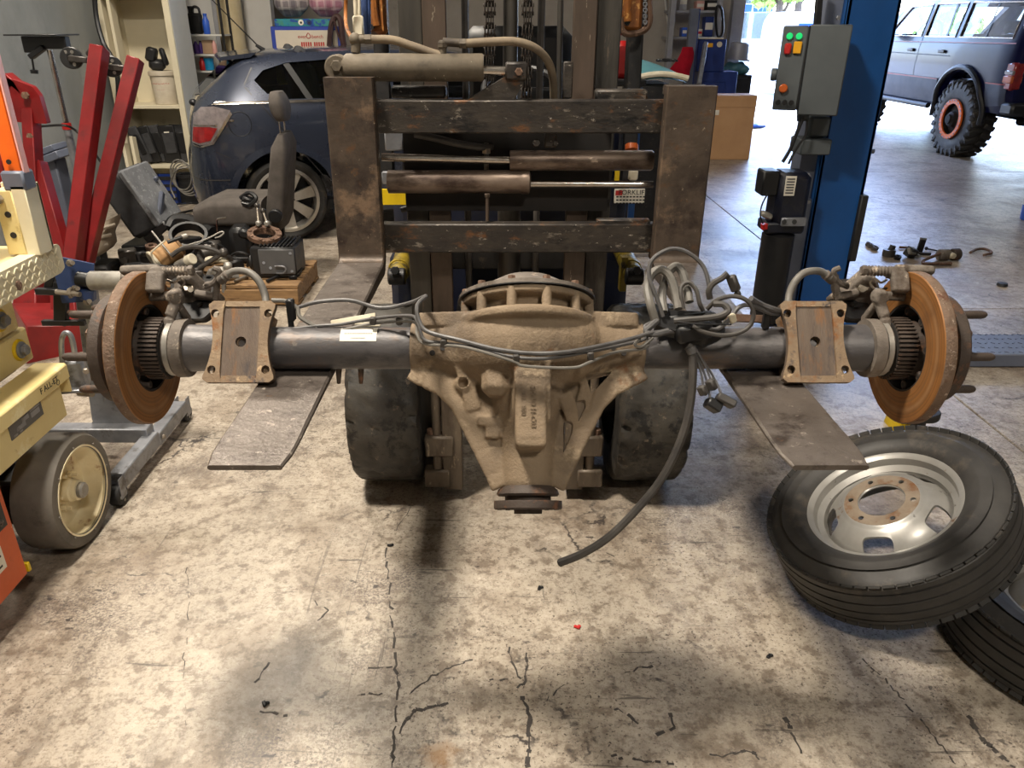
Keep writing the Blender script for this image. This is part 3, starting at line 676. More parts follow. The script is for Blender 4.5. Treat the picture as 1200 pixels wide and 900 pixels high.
# hubs, discs, brakes: built for the left end (negative x), mirrored for the other
def ring_teeth(x0, x1, r, n):
    m = MB()
    for k in range(n):
        q = 2*pi*k/n; c = Vector(((x0+x1)/2, r*cos(q), r*sin(q)))
        m.obox(c, (x1-x0, .009, .0045), (q, 0, 0))
    return m
for s in (1, -1):
    def hp(name, mb, m, **k): return apart(name, mb if s > 0 else mb.mirror(0), m, **k)
    mx = Vector((-1, 0, 0))
    dk = hp('brake_disc', MB().lathe([(.088, .7565), (.1505, .756), (.152, .7575), (.152, .7785), (.1505, .78), (.088, .78)], (0, 0, 0), mx, 64, closed=True), M['disc'])
    hp('disc_edge', MB().lathe([(.1522, .7575), (.1535, .7595), (.1535, .7765), (.1522, .7785)], (0, 0, 0), mx, 64, closed=True), M['discrim'], parent=dk)
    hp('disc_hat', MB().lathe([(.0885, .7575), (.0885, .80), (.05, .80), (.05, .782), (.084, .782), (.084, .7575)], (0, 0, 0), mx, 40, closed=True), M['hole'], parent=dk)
    hb = hp('hub', MB().lathe([(.05, .70), (.05, .735), (.054, .74), (.056, .79), (.075, .795), (.078, .806), (.1, .807), (.108, .811), (.108, .83), (.104, .834), (.05, .834), (.045, .85), (.0, .852)], (0, 0, 0), mx, 48, cap=False), M['hub'])
    hp('bearing_cage', MB().lathe([(.045, .702), (.056, .704), (.056, .714), (.045, .716)], (0, 0, 0), mx, 32, closed=True), M['alum'], parent=hb)
    tr = hp('tone_ring', MB().lathe([(.05, .719), (.0575, .72), (.0575, .757), (.05, .758)], (0, 0, 0), mx, 40, closed=True), M['hole'])
    hp('tooth', ring_teeth(-.757, -.721, .0585, 44), M['hub'], parent=tr, kind='stuff')
    for k in range(8):
        q = 2*pi*(k+.35)/8; c = Vector((-.768, .074*cos(q), .074*sin(q)))
        b = hp('disc_bolt', MB().cyl(c+X1*(-.03), c+X1*.006, .0095, n=14, b=.002), M['hub'])
        hp('socket', MB().cyl(c+X1*.004, c+X1*.0066, .0045, n=6), M['hole'], parent=b)
    for k in range(6):
        q = 2*pi*k/6+.42; c = Vector((-.83, .086*cos(q), .086*sin(q)))
        hp('wheel_stud', MB().lathe([(.0085, -.02), (.0085, .048), (.0065, .056), (.004, .059)], c, mx, 12), M['hub'])
        q += pi/6; c = Vector((-.832, .084*cos(q), .084*sin(q)))
        hp('hub_nut', MB().hexn(c, mx, .01, .012), M['rust'])
        c = Vector((-.806, .094*cos(q), .094*sin(q))); hp('hub_nut', MB().cyl(c-X1*.003, c+X1*.008, .008, n=10), M['hub'])
    # backing collar with the caliper carrier welded to it
    cl = MB().lathe([(.047, .678), (.058, .679), (.059, .682), (.059, .700), (.057, .702), (.047, .702)], (0, 0, 0), mx, 32, closed=True)
    hp('collar', cl, M['dust'])
    carr = MB()
    W = lambda u, v, Y: (ax.I @ P(u, v, Y=Y))
    for a, b, w in (((199, 436, 1.395), (196, 405, 1.42), .013), ((196, 405, 1.42), (199, 372, 1.44), .015), ((199, 372, 1.44), (206, 352, 1.455), .015), ((206, 352, 1.455), (203, 342, 1.46), .022)):
        carr.bar(W(*a), W(*b), w*1.5, w, (0, 1, 0), .004)
    carr.cyl(W(170, 348, 1.475), W(210, 346, 1.46), .0095, n=16); carr.obox(W(206, 347, 1.455), (.022, .024, .028), (AL, 0, .2), .004)
    carr.bar(W(206, 352, 1.46), W(222, 376, 1.49), .012, .018, (0, 1, 0), .003); carr.bar(W(222, 376, 1.49), W(216, 392, 1.47), .02, .02, (0, 1, 0), .003)
    hp('caliper_carrier', carr, M['dust'], remesh=.0024, smooth=1)
    cb = MB()
    cb.bar(W(146, 320, 1.50), W(192, 318, 1.50), .05, .018, (0, 0, 1), .004)
    cb.bar(W(150, 322, 1.53), W(152, 345, 1.56), .03, .02, (0, 0, 1), .004)
    cb.obox(W(182, 331, 1.46), (.035, .018, .042), (0, 0, 0), .004)
    cb.bar(W(176, 320, 1.475), W(196, 318, 1.475), .02, .02, (0, 0, 1), .004)
    cb.bar(W(214, 321, 1.53), W(240, 345, 1.56), .04, .03, (0, 0, 1), .006)
    cb.obox(W(222, 343, 1.56), (.055, .05, .06), (0, 0, 0), .01)
    cb.bar(W(228, 345, 1.53), W(262, 350, 1.53), .016, .035, (0, 1, 0), .004); cb.bar(W(240, 334, 1.52), W(255, 332, 1.52), .01, .018, (0, 1, 0), .003)
    hp('brake_caliper', cb, M['dust'], remesh=.0026, smooth=1)
    bl = MB(); p0 = W(194, 318, 1.475); p1 = W(221, 317, 1.475)
    n_ = 7
    for k in range(n_):
        a = p0.lerp(p1, k/n_); b = p0.lerp(p1, (k+.55)/n_); bl.cyl(a, b, .0105, n=14, b=.002)
    bl.cyl(p0, p1, .008, n=14); bl.hexn(p1, p1-p0, .0105, .01)
    hp('guide_pin', bl, M['dust']); 
    hp('spring_clip', MB().tube([W(196, 328, 1.49), W(204, 331, 1.47), (W(212, 326, 1.47)), W(216, 332, 1.47), W(209, 339, 1.47), W(196, 338, 1.48)], .0025, 6), M['bolt'])
    hp('clip_bolt', MB().hexn(W(223, 340, 1.525), (0, .9, -.3), .011, .012).cyl(W(223, 340, 1.52), W(223, 339, 1.50), .006, n=10), M['bolt'])
    gd = MB().plate(round_poly([(-.03, -.02), (.028, -.022), (.036, .0), (.02, .026), (-.024, .026), (-.036, .004)], .01), [circ(.004, -.008, .007, 12)], -.004, .004, frame(W(232, 362, 1.52), (1, .1, .05), (0, .3, 1)))
    hp('dust_guard', gd, M['black'])
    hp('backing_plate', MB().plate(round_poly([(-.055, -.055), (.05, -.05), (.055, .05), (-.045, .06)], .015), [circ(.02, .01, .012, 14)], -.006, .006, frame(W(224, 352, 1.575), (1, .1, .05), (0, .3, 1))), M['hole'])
    hp('lever', MB().tube([W(240, 336, 1.52), W(252, 330, 1.515), W(257, 318, 1.515), W(250, 314, 1.515)], .006, 8).bar(W(255, 322, 1.515), W(253, 352, 1.515), .013, .007, (0, 1, 0), .002), M['dust'])
    hp('handbrake_hose', MB().tube([W(262, 326, 1.50), W(274, 318, 1.50), W(291, 319, 1.49), W(303, 329, 1.48), W(310, 344, 1.47), W(312, 356, 1.455)], .0075, 10), M['wirelt'])
    hp('handbrake_ferrule', MB().cyl(W(258, 329, 1.51), W(268, 321, 1.50), .01, n=12, b=.002), M['dust'])

# paper label on the left tube
def wrap_label(xm, w, q0, q1, r, n=10):
    m = MB(); rows = []
    for k in range(n+1):
        q = q0+(q1-q0)*k/n; rows.append([Vector((xm-w/2, r*cos(q), -r*sin(q))), Vector((xm+w/2, r*cos(q), -r*sin(q)))])
    return m.grid(rows)
xm = (420-CX)/FPX*1.515-XA
lb = apart('paper_label', wrap_label(xm, .072, .1, .92, .0431), M['label'], label='white printed paper label')
lq = .6; n_ = Vector((0, cos(lq), -sin(lq)))
tf = lambda q: frame(Vector((xm, 0, 0))+Vector((0, cos(q), -sin(q)))*.0434, (1, 0, 0), Vector((0, -sin(q), -cos(q))))
pm = MB()
for q, w, hgt in ((.5, .056, .003), (.25, .03, .002)):
    for k in range(16):
        x = -w/2+w*(k+.5)/16
        pm.box(x-w/42, x+w/48, -hgt/2, hgt/2, 0, .0002, 0, tf(q))
apart('label_print', pm, M['labelgrey'], parent=lb)

# ---- cables clipped along the axle
def Wp(u, v, Y): return ax.I @ P(u, v, Y=Y)
def wirep(name, pts, r, m, res=6, **k):
    return apart(name, MB().tube([Wp(*p) for p in pts], r, 8, res), m, **k)
wirep('brake_pipe', [(344, 362, 1.47), (372, 354, 1.47), (410, 352, 1.47), (446, 361, 1.46), (480, 355, 1.45), (499, 347, 1.42), (489, 358, 1.38), (491, 376, 1.36), (502, 389, 1.345), (540, 399, 1.32), (580, 409, 1.30), (620, 414, 1.29), (660, 413, 1.29), (700, 406, 1.31), (740, 397, 1.345), (765, 390, 1.37), (800, 388, 1.4)], .0042, M['wire'])
wirep('brake_pipe', [(340, 386, 1.44), (372, 382, 1.44), (400, 380, 1.44), (440, 373, 1.43), (480, 370, 1.40), (490, 378, 1.36), (497, 398, 1.345), (520, 402, 1.335), (560, 408, 1.31), (600, 418, 1.29), (640, 420, 1.285), (690, 412, 1.31), (735, 403, 1.35), (757, 396, 1.37), (756, 382, 1.39), (770, 376, 1.40)], .0034, M['wire'])
wirep('brake_pipe', [(395, 388, 1.43), (440, 379, 1.43), (484, 377, 1.40), (489, 392, 1.36), (499, 403, 1.345), (545, 407, 1.31), (600, 423, 1.285), (615, 429, 1.28), (670, 431, 1.28), (690, 425, 1.29), (720, 413, 1.33), (756, 408, 1.36), (758, 396, 1.38)], .0030, M['wirelt'])
for (u, v, Y) in ((437, 376, 1.425), (468, 376, 1.42), (605, 420, 1.288), (692, 417, 1.30), (520, 402, 1.33)):
    c = Wp(u, v, Y); apart('cable_clip', MB().obox(c, (.012, .012, .016), (AL, 0, .1), .002), M['hose'])
wirep('sensor_cable', [(318, 352, 1.455), (335, 353, 1.46), (348, 361, 1.46), (352, 372, 1.45), (372, 384, 1.44)], .0045, M['wirelt'])
apart('cable_bracket', MB().obox(Wp(341, 363, 1.46), (.016, .016, .045), (AL, 0, 0), .003).obox(Wp(341, 379, 1.46), (.01, .012, .03), (AL, 0, 0), .002), M['black'])
apart('pipe_tab', MB().bar(Wp(388, 379, 1.45), Wp(440, 370, 1.44), .012, .004, (0, 1, 0), .001), M['offwhite'])
apart('pipe_tab', MB().bar(Wp(416, 381, 1.45), Wp(446, 380, 1.45), .01, .003, (0, 1, 0), .001), M['offwhite'])
for u in (397, 423): apart('tube_stud', MB().cyl(Wp(u, 428, 1.43), Wp(u, 449, 1.43), .007, .004, n=10), M['hub'])

# tangle of loops on the right tube, its bracket, plugs and the long cut hose
TY = 1.40
apart('harness_bracket', MB().plate(round_poly([(-.06, -.02), (.05, -.035), (.07, .01), (.03, .035), (-.07, .02)], .012), [circ(.02, 0, .012, 12)], -.012, .012, frame(Wp(808, 382, 1.41), (1, 0, .15), (0, .4, 1))).obox(Wp(800, 374, 1.42), (.12, .02, .022), (AL, .1, 0), .004).obox(Wp(812, 388, 1.39), (.07, .035, .035), (AL, .2, 0), .006), M['black'])
loops = [
 ([(777, 371, 1.40), (770, 350, 1.41), (761, 325, 1.43), (764, 305, 1.44), (785, 292, 1.45), (806, 296, 1.45), (824, 312, 1.44), (831, 335, 1.42), (832, 348, 1.41)], .0042, 'wire'),
 ([(768, 376, 1.40), (762, 355, 1.41), (759, 335, 1.44), (765, 320, 1.45), (776, 316, 1.45), (786, 326, 1.44), (792, 345, 1.42), (795, 362, 1.40)], .0085, 'wirelt'),
 ([(778, 366, 1.41), (776, 345, 1.44), (782, 322, 1.46), (792, 312, 1.46), (800, 320, 1.45), (805, 338, 1.43), (808, 354, 1.41)], .0085, 'wirelt'),
 ([(801, 362, 1.40), (798, 346, 1.41), (799, 335, 1.42), (808, 331, 1.42), (816, 340, 1.41), (820, 356, 1.40), (824, 364, 1.40)], .0042, 'hose'),
 ([(829, 362, 1.40), (840, 352, 1.39), (858, 347, 1.38), (875, 352, 1.37), (883, 366, 1.365), (879, 381, 1.36), (866, 390, 1.355), (845, 393, 1.355), (822, 388, 1.36), (812, 382, 1.37)], .0042, 'hose'),
 ([(790, 376, 1.385), (815, 374, 1.375), (840, 371, 1.37), (853, 365, 1.37), (848, 357, 1.38), (836, 356, 1.385)], .0062, 'hose'),
 ([(826, 384, 1.38), (840, 386, 1.38), (855, 374, 1.39), (866, 360, 1.40), (880, 358, 1.41), (900, 366, 1.42), (912, 368, 1.43)], .0045, 'wire'),
 ([(832, 350, 1.41), (831, 340, 1.41), (836, 332, 1.41), (846, 326, 1.41), (853, 320, 1.41)], .0062, 'hose'),
 ([(880, 350, 1.41), (892, 357, 1.42), (905, 362, 1.42), (914, 365, 1.43)], .0062, 'wire'),
 ([(770, 376, 1.395), (762, 383, 1.38), (757, 388, 1.375), (764, 392, 1.37), (783, 388, 1.38)], .0062, 'wire'),
 ([(765, 396, 1.365), (752, 406, 1.35), (744, 404, 1.35), (750, 397, 1.36)], .003, 'wirelt'),
 ([(819, 380, 1.39), (826, 370, 1.395), (837, 369, 1.39), (846, 374, 1.385), (852, 368, 1.38)], .0035, 'black')]
for pts, r, m in loops: wirep('harness_loop', pts, r, M[m])
hh = wirep('cut_hose', [(805, 405, 1.38), (811, 412, 1.375), (812, 440, 1.36), (808, 480, 1.345), (796, 520, 1.33), (776, 560, 1.315), (748, 595, 1.30), (715, 628, 1.285), (684, 648, 1.275), (655, 660, 1.27)], .0085, M['hose'])
apart('hose_bore', MB().cyl(Wp(656, 659.6, 1.271), Wp(654.4, 660.2, 1.2697), .006, n=12), M['hole'], parent=hh)
apart('hose_clamp', MB().cyl(Wp(809, 407, 1.378), Wp(812, 414, 1.374), .0105, n=14), M['wire'], parent=hh)
def plug(p, q, w=.018, hgt=.014, m='hose'):
    pl = apart('connector_plug', MB().bar(Wp(*p), Wp(*q), w, hgt, (0, 0, 1), .003), M[m])
    return pl
plug((856, 323, 1.41), (863, 341, 1.405)); plug((863, 341, 1.405), (866, 348, 1.405), .012, .01)
for a, b in (((814, 413, 1.37), (825, 460, 1.34)), ((817, 412, 1.37), (836, 455, 1.34)), ((818, 414, 1.37), (847, 464, 1.33)), ((817, 416, 1.37), (833, 470, 1.33))):
    wirep('plug_wire', [a, ((a[0]+b[0])/2+2, (a[1]+b[1])/2, a[2]-.01), b], .0022, M['wire'], 4)
plug((821, 452, 1.345), (826, 463, 1.34)); plug((831, 445, 1.345), (836, 457, 1.34)); plug((828, 470, 1.33), (843, 480, 1.325), .026, .02, 'black'); plug((840, 464, 1.33), (861, 475, 1.32), .026, .016)
apart('cable_clip', MB().obox(Wp(858, 373, 1.39), (.014, .01, .018), (AL, .5, 0), .002), M['offwhite'])
apart('cable_bracket', MB().obox(Wp(898, 374, 1.43), (.014, .014, .04), (AL, 0, 0), .003), M['black'])
wirep('cable_tie', [(793, 377, 1.37), (820, 380, 1.36), (857, 380, 1.36)], .0016, M['black'], 3)
apart('pipe_tab', MB().bar(Wp(850, 372, 1.45), Wp(895, 374, 1.45), .016, .005, (0, 1, 0), .001), M['rust'])
# ------------------------------------------------------------------ forklift
XM = .037                                   # mast centre
fk = Thing('forklift', 'old dark forklift with rusty fork carriage and worn solid tyres', 'forklift', (XM, 2.6, 0))
F = fk.part
XF = .06                                    # foot of the mast
# forks: L-shaped, blade tapering to a thin rounded tip
def fork(x0, x1, ztop, tipskew):
    m = MB(); ys, yt = 2.22, 1.05; zb = .918; xc = (x0+x1)/2; n = 28
    rings = []
    prof = []                                # (y, z_top, z_bottom) along heel -> tip
    for k in range(n+1):
        q = k/n; y = ys-.012-(ys-.012-yt)*q; th = .044-(.044-.009)*q**.8
        prof.append((y, zb, zb-th, q))
    for (y, zt, zl, q) in prof:
        w = 1.0
        if q > .93: w = 1-.12*((q-.93)/.07)**2.4
        a = xc-(xc-x0)*w; b = xc+(x1-xc)*w; e = min(.004, (zt-zl)*.3)
        yy = y+ (.0 if q < 1 else 0)
        rings.append([Vector((a, yy, zl+e)), Vector((a, yy, zt-e)), Vector((a+e, yy, zt)), Vector((b-e, yy, zt)), Vector((b, yy, zt-e)), Vector((b, yy, zl+e)), Vector((b-e, yy, zl)), Vector((a+e, yy, zl))])
    # heel bend up into the shank
    R0 = []
    for k in range(6):
        q = pi/2*k/5; ci = .022
        # inner point on fillet, outer point on heel
        iy = ys-ci+ci*sin(q); iz = zb+ci-ci*cos(q)
        oy = ys-ci+(ci+.044)*sin(q); oz = zb+ci-(ci+.044)*cos(q)
        e = .004; d = Vector((0, iy-oy, iz-oz)).normalized()*e
        I = Vector((0, iy, iz)); Oo = Vector((0, oy, oz))
        R0.append([Vector((x0, 0, 0))+Oo+d, Vector((x0, 0, 0))+I-d, Vector((x0+e, 0, 0))+I, Vector((x1-e, 0, 0))+I, Vector((x1, 0, 0))+I-d, Vector((x1, 0, 0))+Oo+d, Vector((x1-e, 0, 0))+Oo, Vector((x0+e, 0, 0))+Oo])
    e = .004
    top = []
    for z in (ztop-.01, ztop):
        top.append([Vector((x0, ys+.044-e, z)), Vector((x0, ys+e, z)), Vector((x0+e, ys, z)), Vector((x1-e, ys, z)), Vector((x1, ys+e, z)), Vector((x1, ys+.044-e, z)), Vector((x1-e, ys+.044, z)), Vector((x0+e, ys+.044, z))])
    blade = MB().loft(rings[::-1]); shank = MB().loft(R0+top)
    return blade, shank
for (x0, x1, zt) in ((-.468, -.333, 1.424), (.462, .600, 1.402)):
    bl, sh = fork(x0, x1, zt, 0)
    b = F('fork', sh, M['shank'], label='rusty upright fork shank'); F('fork_blade', bl, M['iron'], parent=b, label='worn flat fork blade')
    F('fork_hook', MB().box(x0+.01, x1-.01, 2.264, 2.335, 1.372, 1.40, .004), M['carriage'], parent=b); F('fork_hook', MB().box(x0+.01, x1-.01, 2.264, 2.335, .895, .925, .004), M['carriage'], parent=b)
# carriage bars
ub = F('carriage_bar', MB().box(-.455, .585, 2.282, 2.325, 1.272, 1.362, .004), M['carriage'])
lb_ = F('carriage_bar', MB().box(-.455, .585, 2.282, 2.325, .925, 1.013, .004).box(.30, .46, 2.29, 2.32, 1.01, 1.024, .003), M['carriage'])
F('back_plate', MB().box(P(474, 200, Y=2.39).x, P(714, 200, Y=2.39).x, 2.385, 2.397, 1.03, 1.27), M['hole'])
F('stop_block', MB().box(P(459, 100, Y=2.36).x, P(523, 100, Y=2.36).x, 2.33, 2.38, 1.362, P(459, 101, Y=2.33).z, .006), M['carriage'])
F('stop_block', MB().box(P(697, 100, Y=2.36).x, P(758, 100, Y=2.36).x, 2.33, 2.38, 1.352, P(697, 105, Y=2.33).z, .006), M['carriage'])
# side shift rams
def xat(u, v, Y): return P(u, v, Y=Y).x
z1 = P(600, 188, Y=2.345).z; z2 = P(600, 213, Y=2.345).z
F('ram_barrel', MB().lathe([(.022, 0), (.029, .002), (.0295, .02), (.0295, .42), (.026, .425)], (xat(597, 188, 2.345), 2.345, z1), (1, 0, 0), 28), M['copper'])
F('ram_rod', MB().cyl((-.34, 2.345, P(500, 184, Y=2.345).z), (xat(600, 188, 2.345), 2.345, z1), .0115, n=20), M['chrome'])
F('ram_barrel', MB().lathe([(.026, 0), (.034, .003), (.034, .3), (.034, .4), (.0355, .402), (.0355, .425), (.02, .43)], (xat(620, 213, 2.345)-.425, 2.345, z2), (1, 0, 0), 28), M['copper'])
F('ram_rod', MB().cyl((xat(618, 213, 2.345), 2.345, z2-.006), (.47, 2.345, P(760, 216, Y=2.345).z), .0105, n=20), M['chrome'])
F('bar_pin', MB().cyl(P(571, 227, Y=2.31), P(571, 259, Y=2.305), .0055, n=10).hexn(P(571, 231, Y=2.31), (0, 0, 1), .009, .01), M['mastbrown'])
F('port_block', MB().obox(P(645, 162, Y=2.335), (.036, .03, .05), None, .005).hexn(P(628, 168, Y=2.33), (0, -1, .2), .012, .02).hexn(P(651, 168, Y=2.325), (0, -1, .1), .008, .01), M['carriage'])
# positioner ram on top: barrel, rod, clevis, hoses
zt = P(470, 79, Y=2.3).z
tr_ = F('top_ram', MB().lathe([(.028, 0), (.036, .012), (.0365, .06), (.0365, .385), (.033, .39), (.02, .39)], (P(402, 79, Y=2.3).x, 2.3, zt), (1, 0, 0), 28), M['dustcyl'])
F('ram_eye', MB().lathe([(.03, -.022), (.034, -.018), (.034, .018), (.03, .022)], P(396, 79, Y=2.3), (0, 1, 0), 24).hexn(P(395, 77, Y=2.28), (0, -1, 0), .016, .016).prism([(-.05, -.04), (.03, -.04), (0, .0), (-.02, .0)], -.02, .02, frame(P(415, 89, Y=2.31), (1, 0, 0), (0, 0, 1))), M['dustcyl'])
F('ram_rod', MB().cyl(P(538, 82, Y=2.3), P(594, 83, Y=2.3), .0125, n=18), M['chrome'])
cl_ = F('clevis', MB().obox(P(605, 83, Y=2.3), (.062, .05, .046), None, .005), M['carriage'])
F('clevis_bolt', MB().hexn(P(608, 84, Y=2.276), (0, -1, 0), .011, .014), M['rust'], parent=cl_)
F('clevis_bracket', MB().prism([(P(548, 118, Y=2.3).x, 1.362), (P(603, 118, Y=2.3).x, 1.362), (P(616, 94, Y=2.3).x, zt-.024), (P(592, 94, Y=2.3).x, zt-.024)], -2.33, -2.285, frame((0, 0, 0), (1, 0, 0), (0, 0, 1))), M['carriage'])
F('hose_fitting', MB().cyl(P(417, 62, Y=2.3), P(417, 48, Y=2.3), .013, n=14, b=.002).ball(P(416, 46, Y=2.3), .017).cyl(P(416, 46, Y=2.3), P(434, 46, Y=2.3), .011, n=12).hexn(P(427, 46, Y=2.3), (1, 0, 0), .014, .02), M['dustcyl'])
F('hydraulic_hose', MB().tube([P(434, 46, Y=2.3), P(460, 47, Y=2.3), P(480, 53, Y=2.3), P(500, 60, Y=2.3), P(516, 65, Y=2.3)], .0115, 10), M['hosedust'])
F('hose_fitting', MB().cyl(P(519, 66, Y=2.3), P(519, 47, Y=2.3), .011, n=12, b=.002).hexn(P(519, 56, Y=2.3), (0, 0, 1), .015, .016).cyl(P(519, 49, Y=2.3), P(545, 51, Y=2.3), .011, n=12).hexn(P(538, 51, Y=2.3), (1, 0, 0), .014, .02), M['dustcyl'])
F('hydraulic_hose', MB().tube([P(545, 51, Y=2.3), P(575, 49, Y=2.3), P(605, 49, Y=2.3), P(628, 57, Y=2.31), P(642, 72, Y=2.33), P(648, 92, Y=2.36), P(649, 120, Y=2.4)], .0115, 10), M['hosedust'])
F('hydraulic_hose', MB().tube([P(486, 157, Y=2.36), P(510, 162, Y=2.35), P(535, 168, Y=2.35), P(560, 172, Y=2.355), P(577, 172, Y=2.38)], .0105, 10), M['hose'])
F('hydraulic_hose', MB().tube([P(470, 246, Y=2.42), P(500, 238, Y=2.42), P(530, 228, Y=2.42), P(560, 240, Y=2.42), P(590, 230, Y=2.43)], .009, 8), M['hose'])
F('hose_nipple', MB().cyl(P(570, 168, Y=2.37), P(570, 200, Y=2.38), .008, n=10).hexn(P(570, 180, Y=2.37), (0, 0, 1), .014, .016), M['bolt'])
# mast rails
for s in (-1, 1):
    q0, q1 = sorted((XM+s*.180, XM+s*.248)); r0, r1 = sorted((XM+s*.25, XM+s*.32))
    F('inner_mast_rail', MB().box(q0, q1, 2.405, 2.43, .34, 2.6, .003).box(q0 if s < 0 else q1-.016, q0+.016 if s < 0 else q1, 2.43, 2.51, .34, 2.6, .002), M['mastbrown'])
    F('outer_mast_rail', MB().box(r0, r1, 2.425, 2.445, .05, 2.3, .003).box(r0 if s < 0 else r1-.018, r0+.018 if s < 0 else r1, 2.445, 2.55, .05, 2.3, .002).box(r0, r1, 2.55, 2.57, .05, 2.3, .002), M['mast'])
    # foot of the mast with clamp blocks
    F('mast_foot', MB().box(q0+.022, q1+.022, 2.33, 2.40, .045, .62, .004), M['postlow'])
    cb_ = F('clamp_block', MB().box(XF+s*.21, XF+s*.31, 2.32, 2.37, .185, .265, .006), M['postlow']); F('clamp_bolt', MB().hexn((XF+s*.29, 2.345, .265), (0, 0, 1), .012, .02), M['rust'], parent=cb_)
    F('clamp_block', MB().box(XF+s*.225, XF+s*.315, 2.32, 2.37, .06, .13, .006), M['postlow'])
    F('tie_rod', MB().cyl((XF+s*.268, 2.345, .1), (XF+s*.268, 2.345, .5), .016, n=14), M['postlow'])
    F('roller', MB().cyl((XM+s*.25, 2.40, 1.12), (XM+s*.25, 2.44, 1.12), .05, n=24, b=.004), M['dark'])
    # grease cap and chain pipes
F('lift_cylinder', MB().lathe([(.038, .1), (.038, 1.3), (.03, 1.31), (.022, 1.32), (.022, 2.6)], (XM+.004, 2.50, 0), (0, 0, 1), 24), M['mast'])
for x in (P(545, 30, Y=2.5).x, P(634, 30, Y=2.5).x): F('mast_hose', MB().tube([(x, 2.5, .4), (x, 2.5, 1.4), (x+.004, 2.5, 2.6)], .011, 8, 3), M['hose'])
F('mast_hose', MB().tube([P(657, 0, Y=2.5), P(656, 60, Y=2.5), P(655, 130, Y=2.5)], .009, 8, 3), M['mast'])
F('mast_cross_tie', MB().box(XM-.25, XM+.25, 2.52, 2.56, .30, .42, .004), M['dark']); F('mast_cross_tie', MB().box(XM-.25, XM+.25, 2.53, 2.56, .80, .90, .004), M['dark'])
F('steel_strip', MB().box(P(662, 100, Y=2.36).x-.006, P(662, 100, Y=2.36).x+.022, 2.36, 2.375, 1.36, P(662, 72, Y=2.36).z, .003), M['carriage'])
# leaf chains: side plates and pins, link by link
link_m = MB()
for dx in (-.014, -.005, .005, .014):
    link_m.obox((dx, 0, 0), (.004, .026, .034), None, .003)
link_m.cyl((-.018, 0, .011), (.018, 0, .011), .0055, n=8).cyl((-.018, 0, -.011), (.018, 0, -.011), .0055, n=8)
lk_me = None
for u in (574, 618):
    xx = P(u, 40, Y=2.46).x
    for k in range(44):
        o = None
        z = 1.28+k*.0285
        if lk_me is None:
            o = F('chain_link', link_m, M['carriage'], local=True); lk_me = o.data
        else: o = link('chain_link', lk_me, None, fk.o)
        o.location = Vector((xx, 2.46, z))-fk.M.translation
        o.scale = (1, 1, 1) if k % 2 else (.72, 1.0, 1)
# tyres with chunks torn out, hubs, axle and chassis
def solid_tyre(x0, x1, r, yc, seed):
    rnd = random.Random(seed); m = MB(); n = 110; prof = [(.19, 0), (r-.05, 0), (r-.012, .006), (r, .02), (r, .5), (r, .98), (r-.012, .994), (r-.05, 1.0), (.19, 1.0)]
    prof = [(a, b*(x1-x0) if b in (0, 1.0) or True else b) for a, b in prof]
    prof = [(.19, 0), (r-.06, 0), (r-.012, .004), (r, .018)]+[(r, .018+(x1-x0-.036)*k/10) for k in range(1, 10)]+[(r, x1-x0-.018), (r-.012, x1-x0-.004), (r-.06, x1-x0), (.19, x1-x0)]
    m.lathe(prof, (x0, yc, r), (1, 0, 0), n, cap=False)
    for i, p in enumerate(m.v):
        d = Vector((0, p.y-yc, p.z-r)); L = d.length
        if L > r-.03:
            k = rnd.random(); q = (.014 if k > .9 else .006 if k > .72 else .003*rnd.random()) * (2.0 if abs(p.x-x0) < .02 or abs(p.x-x1) < .02 else 1.0)
            p -= d/L*q
    return m
for (x0, x1, sd) in ((-.505, -.262, 3), (.41, .655, 4)):
    ty = F('tyre', solid_tyre(x0, x1, .325, 2.56, sd), M['solid'], sharp=60)
    F('wheel_disc', MB().lathe([(.192, .03), (.19, .06), (.12, .09), (.06, .08), (.0, .08)], (x0 if x0 < 0 else x1, 2.56, .325), (1 if x0 < 0 else -1, 0, 0), 32, cap=False), M['yellow'], parent=ty)
F('drive_axle', MB().cyl((-.28, 2.56, .325), (.43, 2.56, .325), .09, n=24).box(-.15, .25, 2.6, 2.9, .2, .62, .03), M['dark'])
F('chassis', MB().box(-.42, .52, 2.92, 4.3, .18, .75, .03).box(-.40, .50, 2.95, 3.25, .7, 1.02, .04).box(-.46, .56, 3.8, 4.6, .3, 1.1, .08), M['navy'])
F('cowl', MB().box(-.36, .46, 2.98, 3.1, 1.0, 1.22, .03), M['navy'])
F('steering_wheel', MB().tube([Vector((.10+.15*cos(2*pi*k/20), 3.3+.13*sin(2*pi*k/20), 1.32+.075*sin(2*pi*k/20))) for k in range(20)], .014, 8, 2, True).bar((-.04, 3.3, 1.32), (.24, 3.3, 1.32), .03, .012).cyl((.1, 3.26, 1.1), (.1, 3.3, 1.33), .022, n=12), M['black'])
F('seat', MB().box(-.16, .36, 3.55, 3.95, 1.0, 1.12, .04).box(-.16, .36, 3.9, 4.02, 1.08, 1.55, .05), M['black'])
for (u0, u1) in ((438, 453), (736, 755)):
    a = P(u0, 60, Y=3.0); b = P(u1, 60, Y=3.0)
    F('guard_pillar', MB().bar((a.x/2+b.x/2, 3.0, 1.0), (a.x/2+b.x/2, 3.12, 2.2), .055, b.x-a.x, (0, 1, 0), .006), M['dark'])
F('overhead_guard', MB().box(-.5, .62, 3.1, 4.3, 2.2, 2.24, .01), M['dark'])
for x in (-.38, .46): F('guard_pillar', MB().bar((x, 4.15, 1.0), (x, 4.2, 2.2), .05, .05, (0, 1, 0), .006), M['dark'])
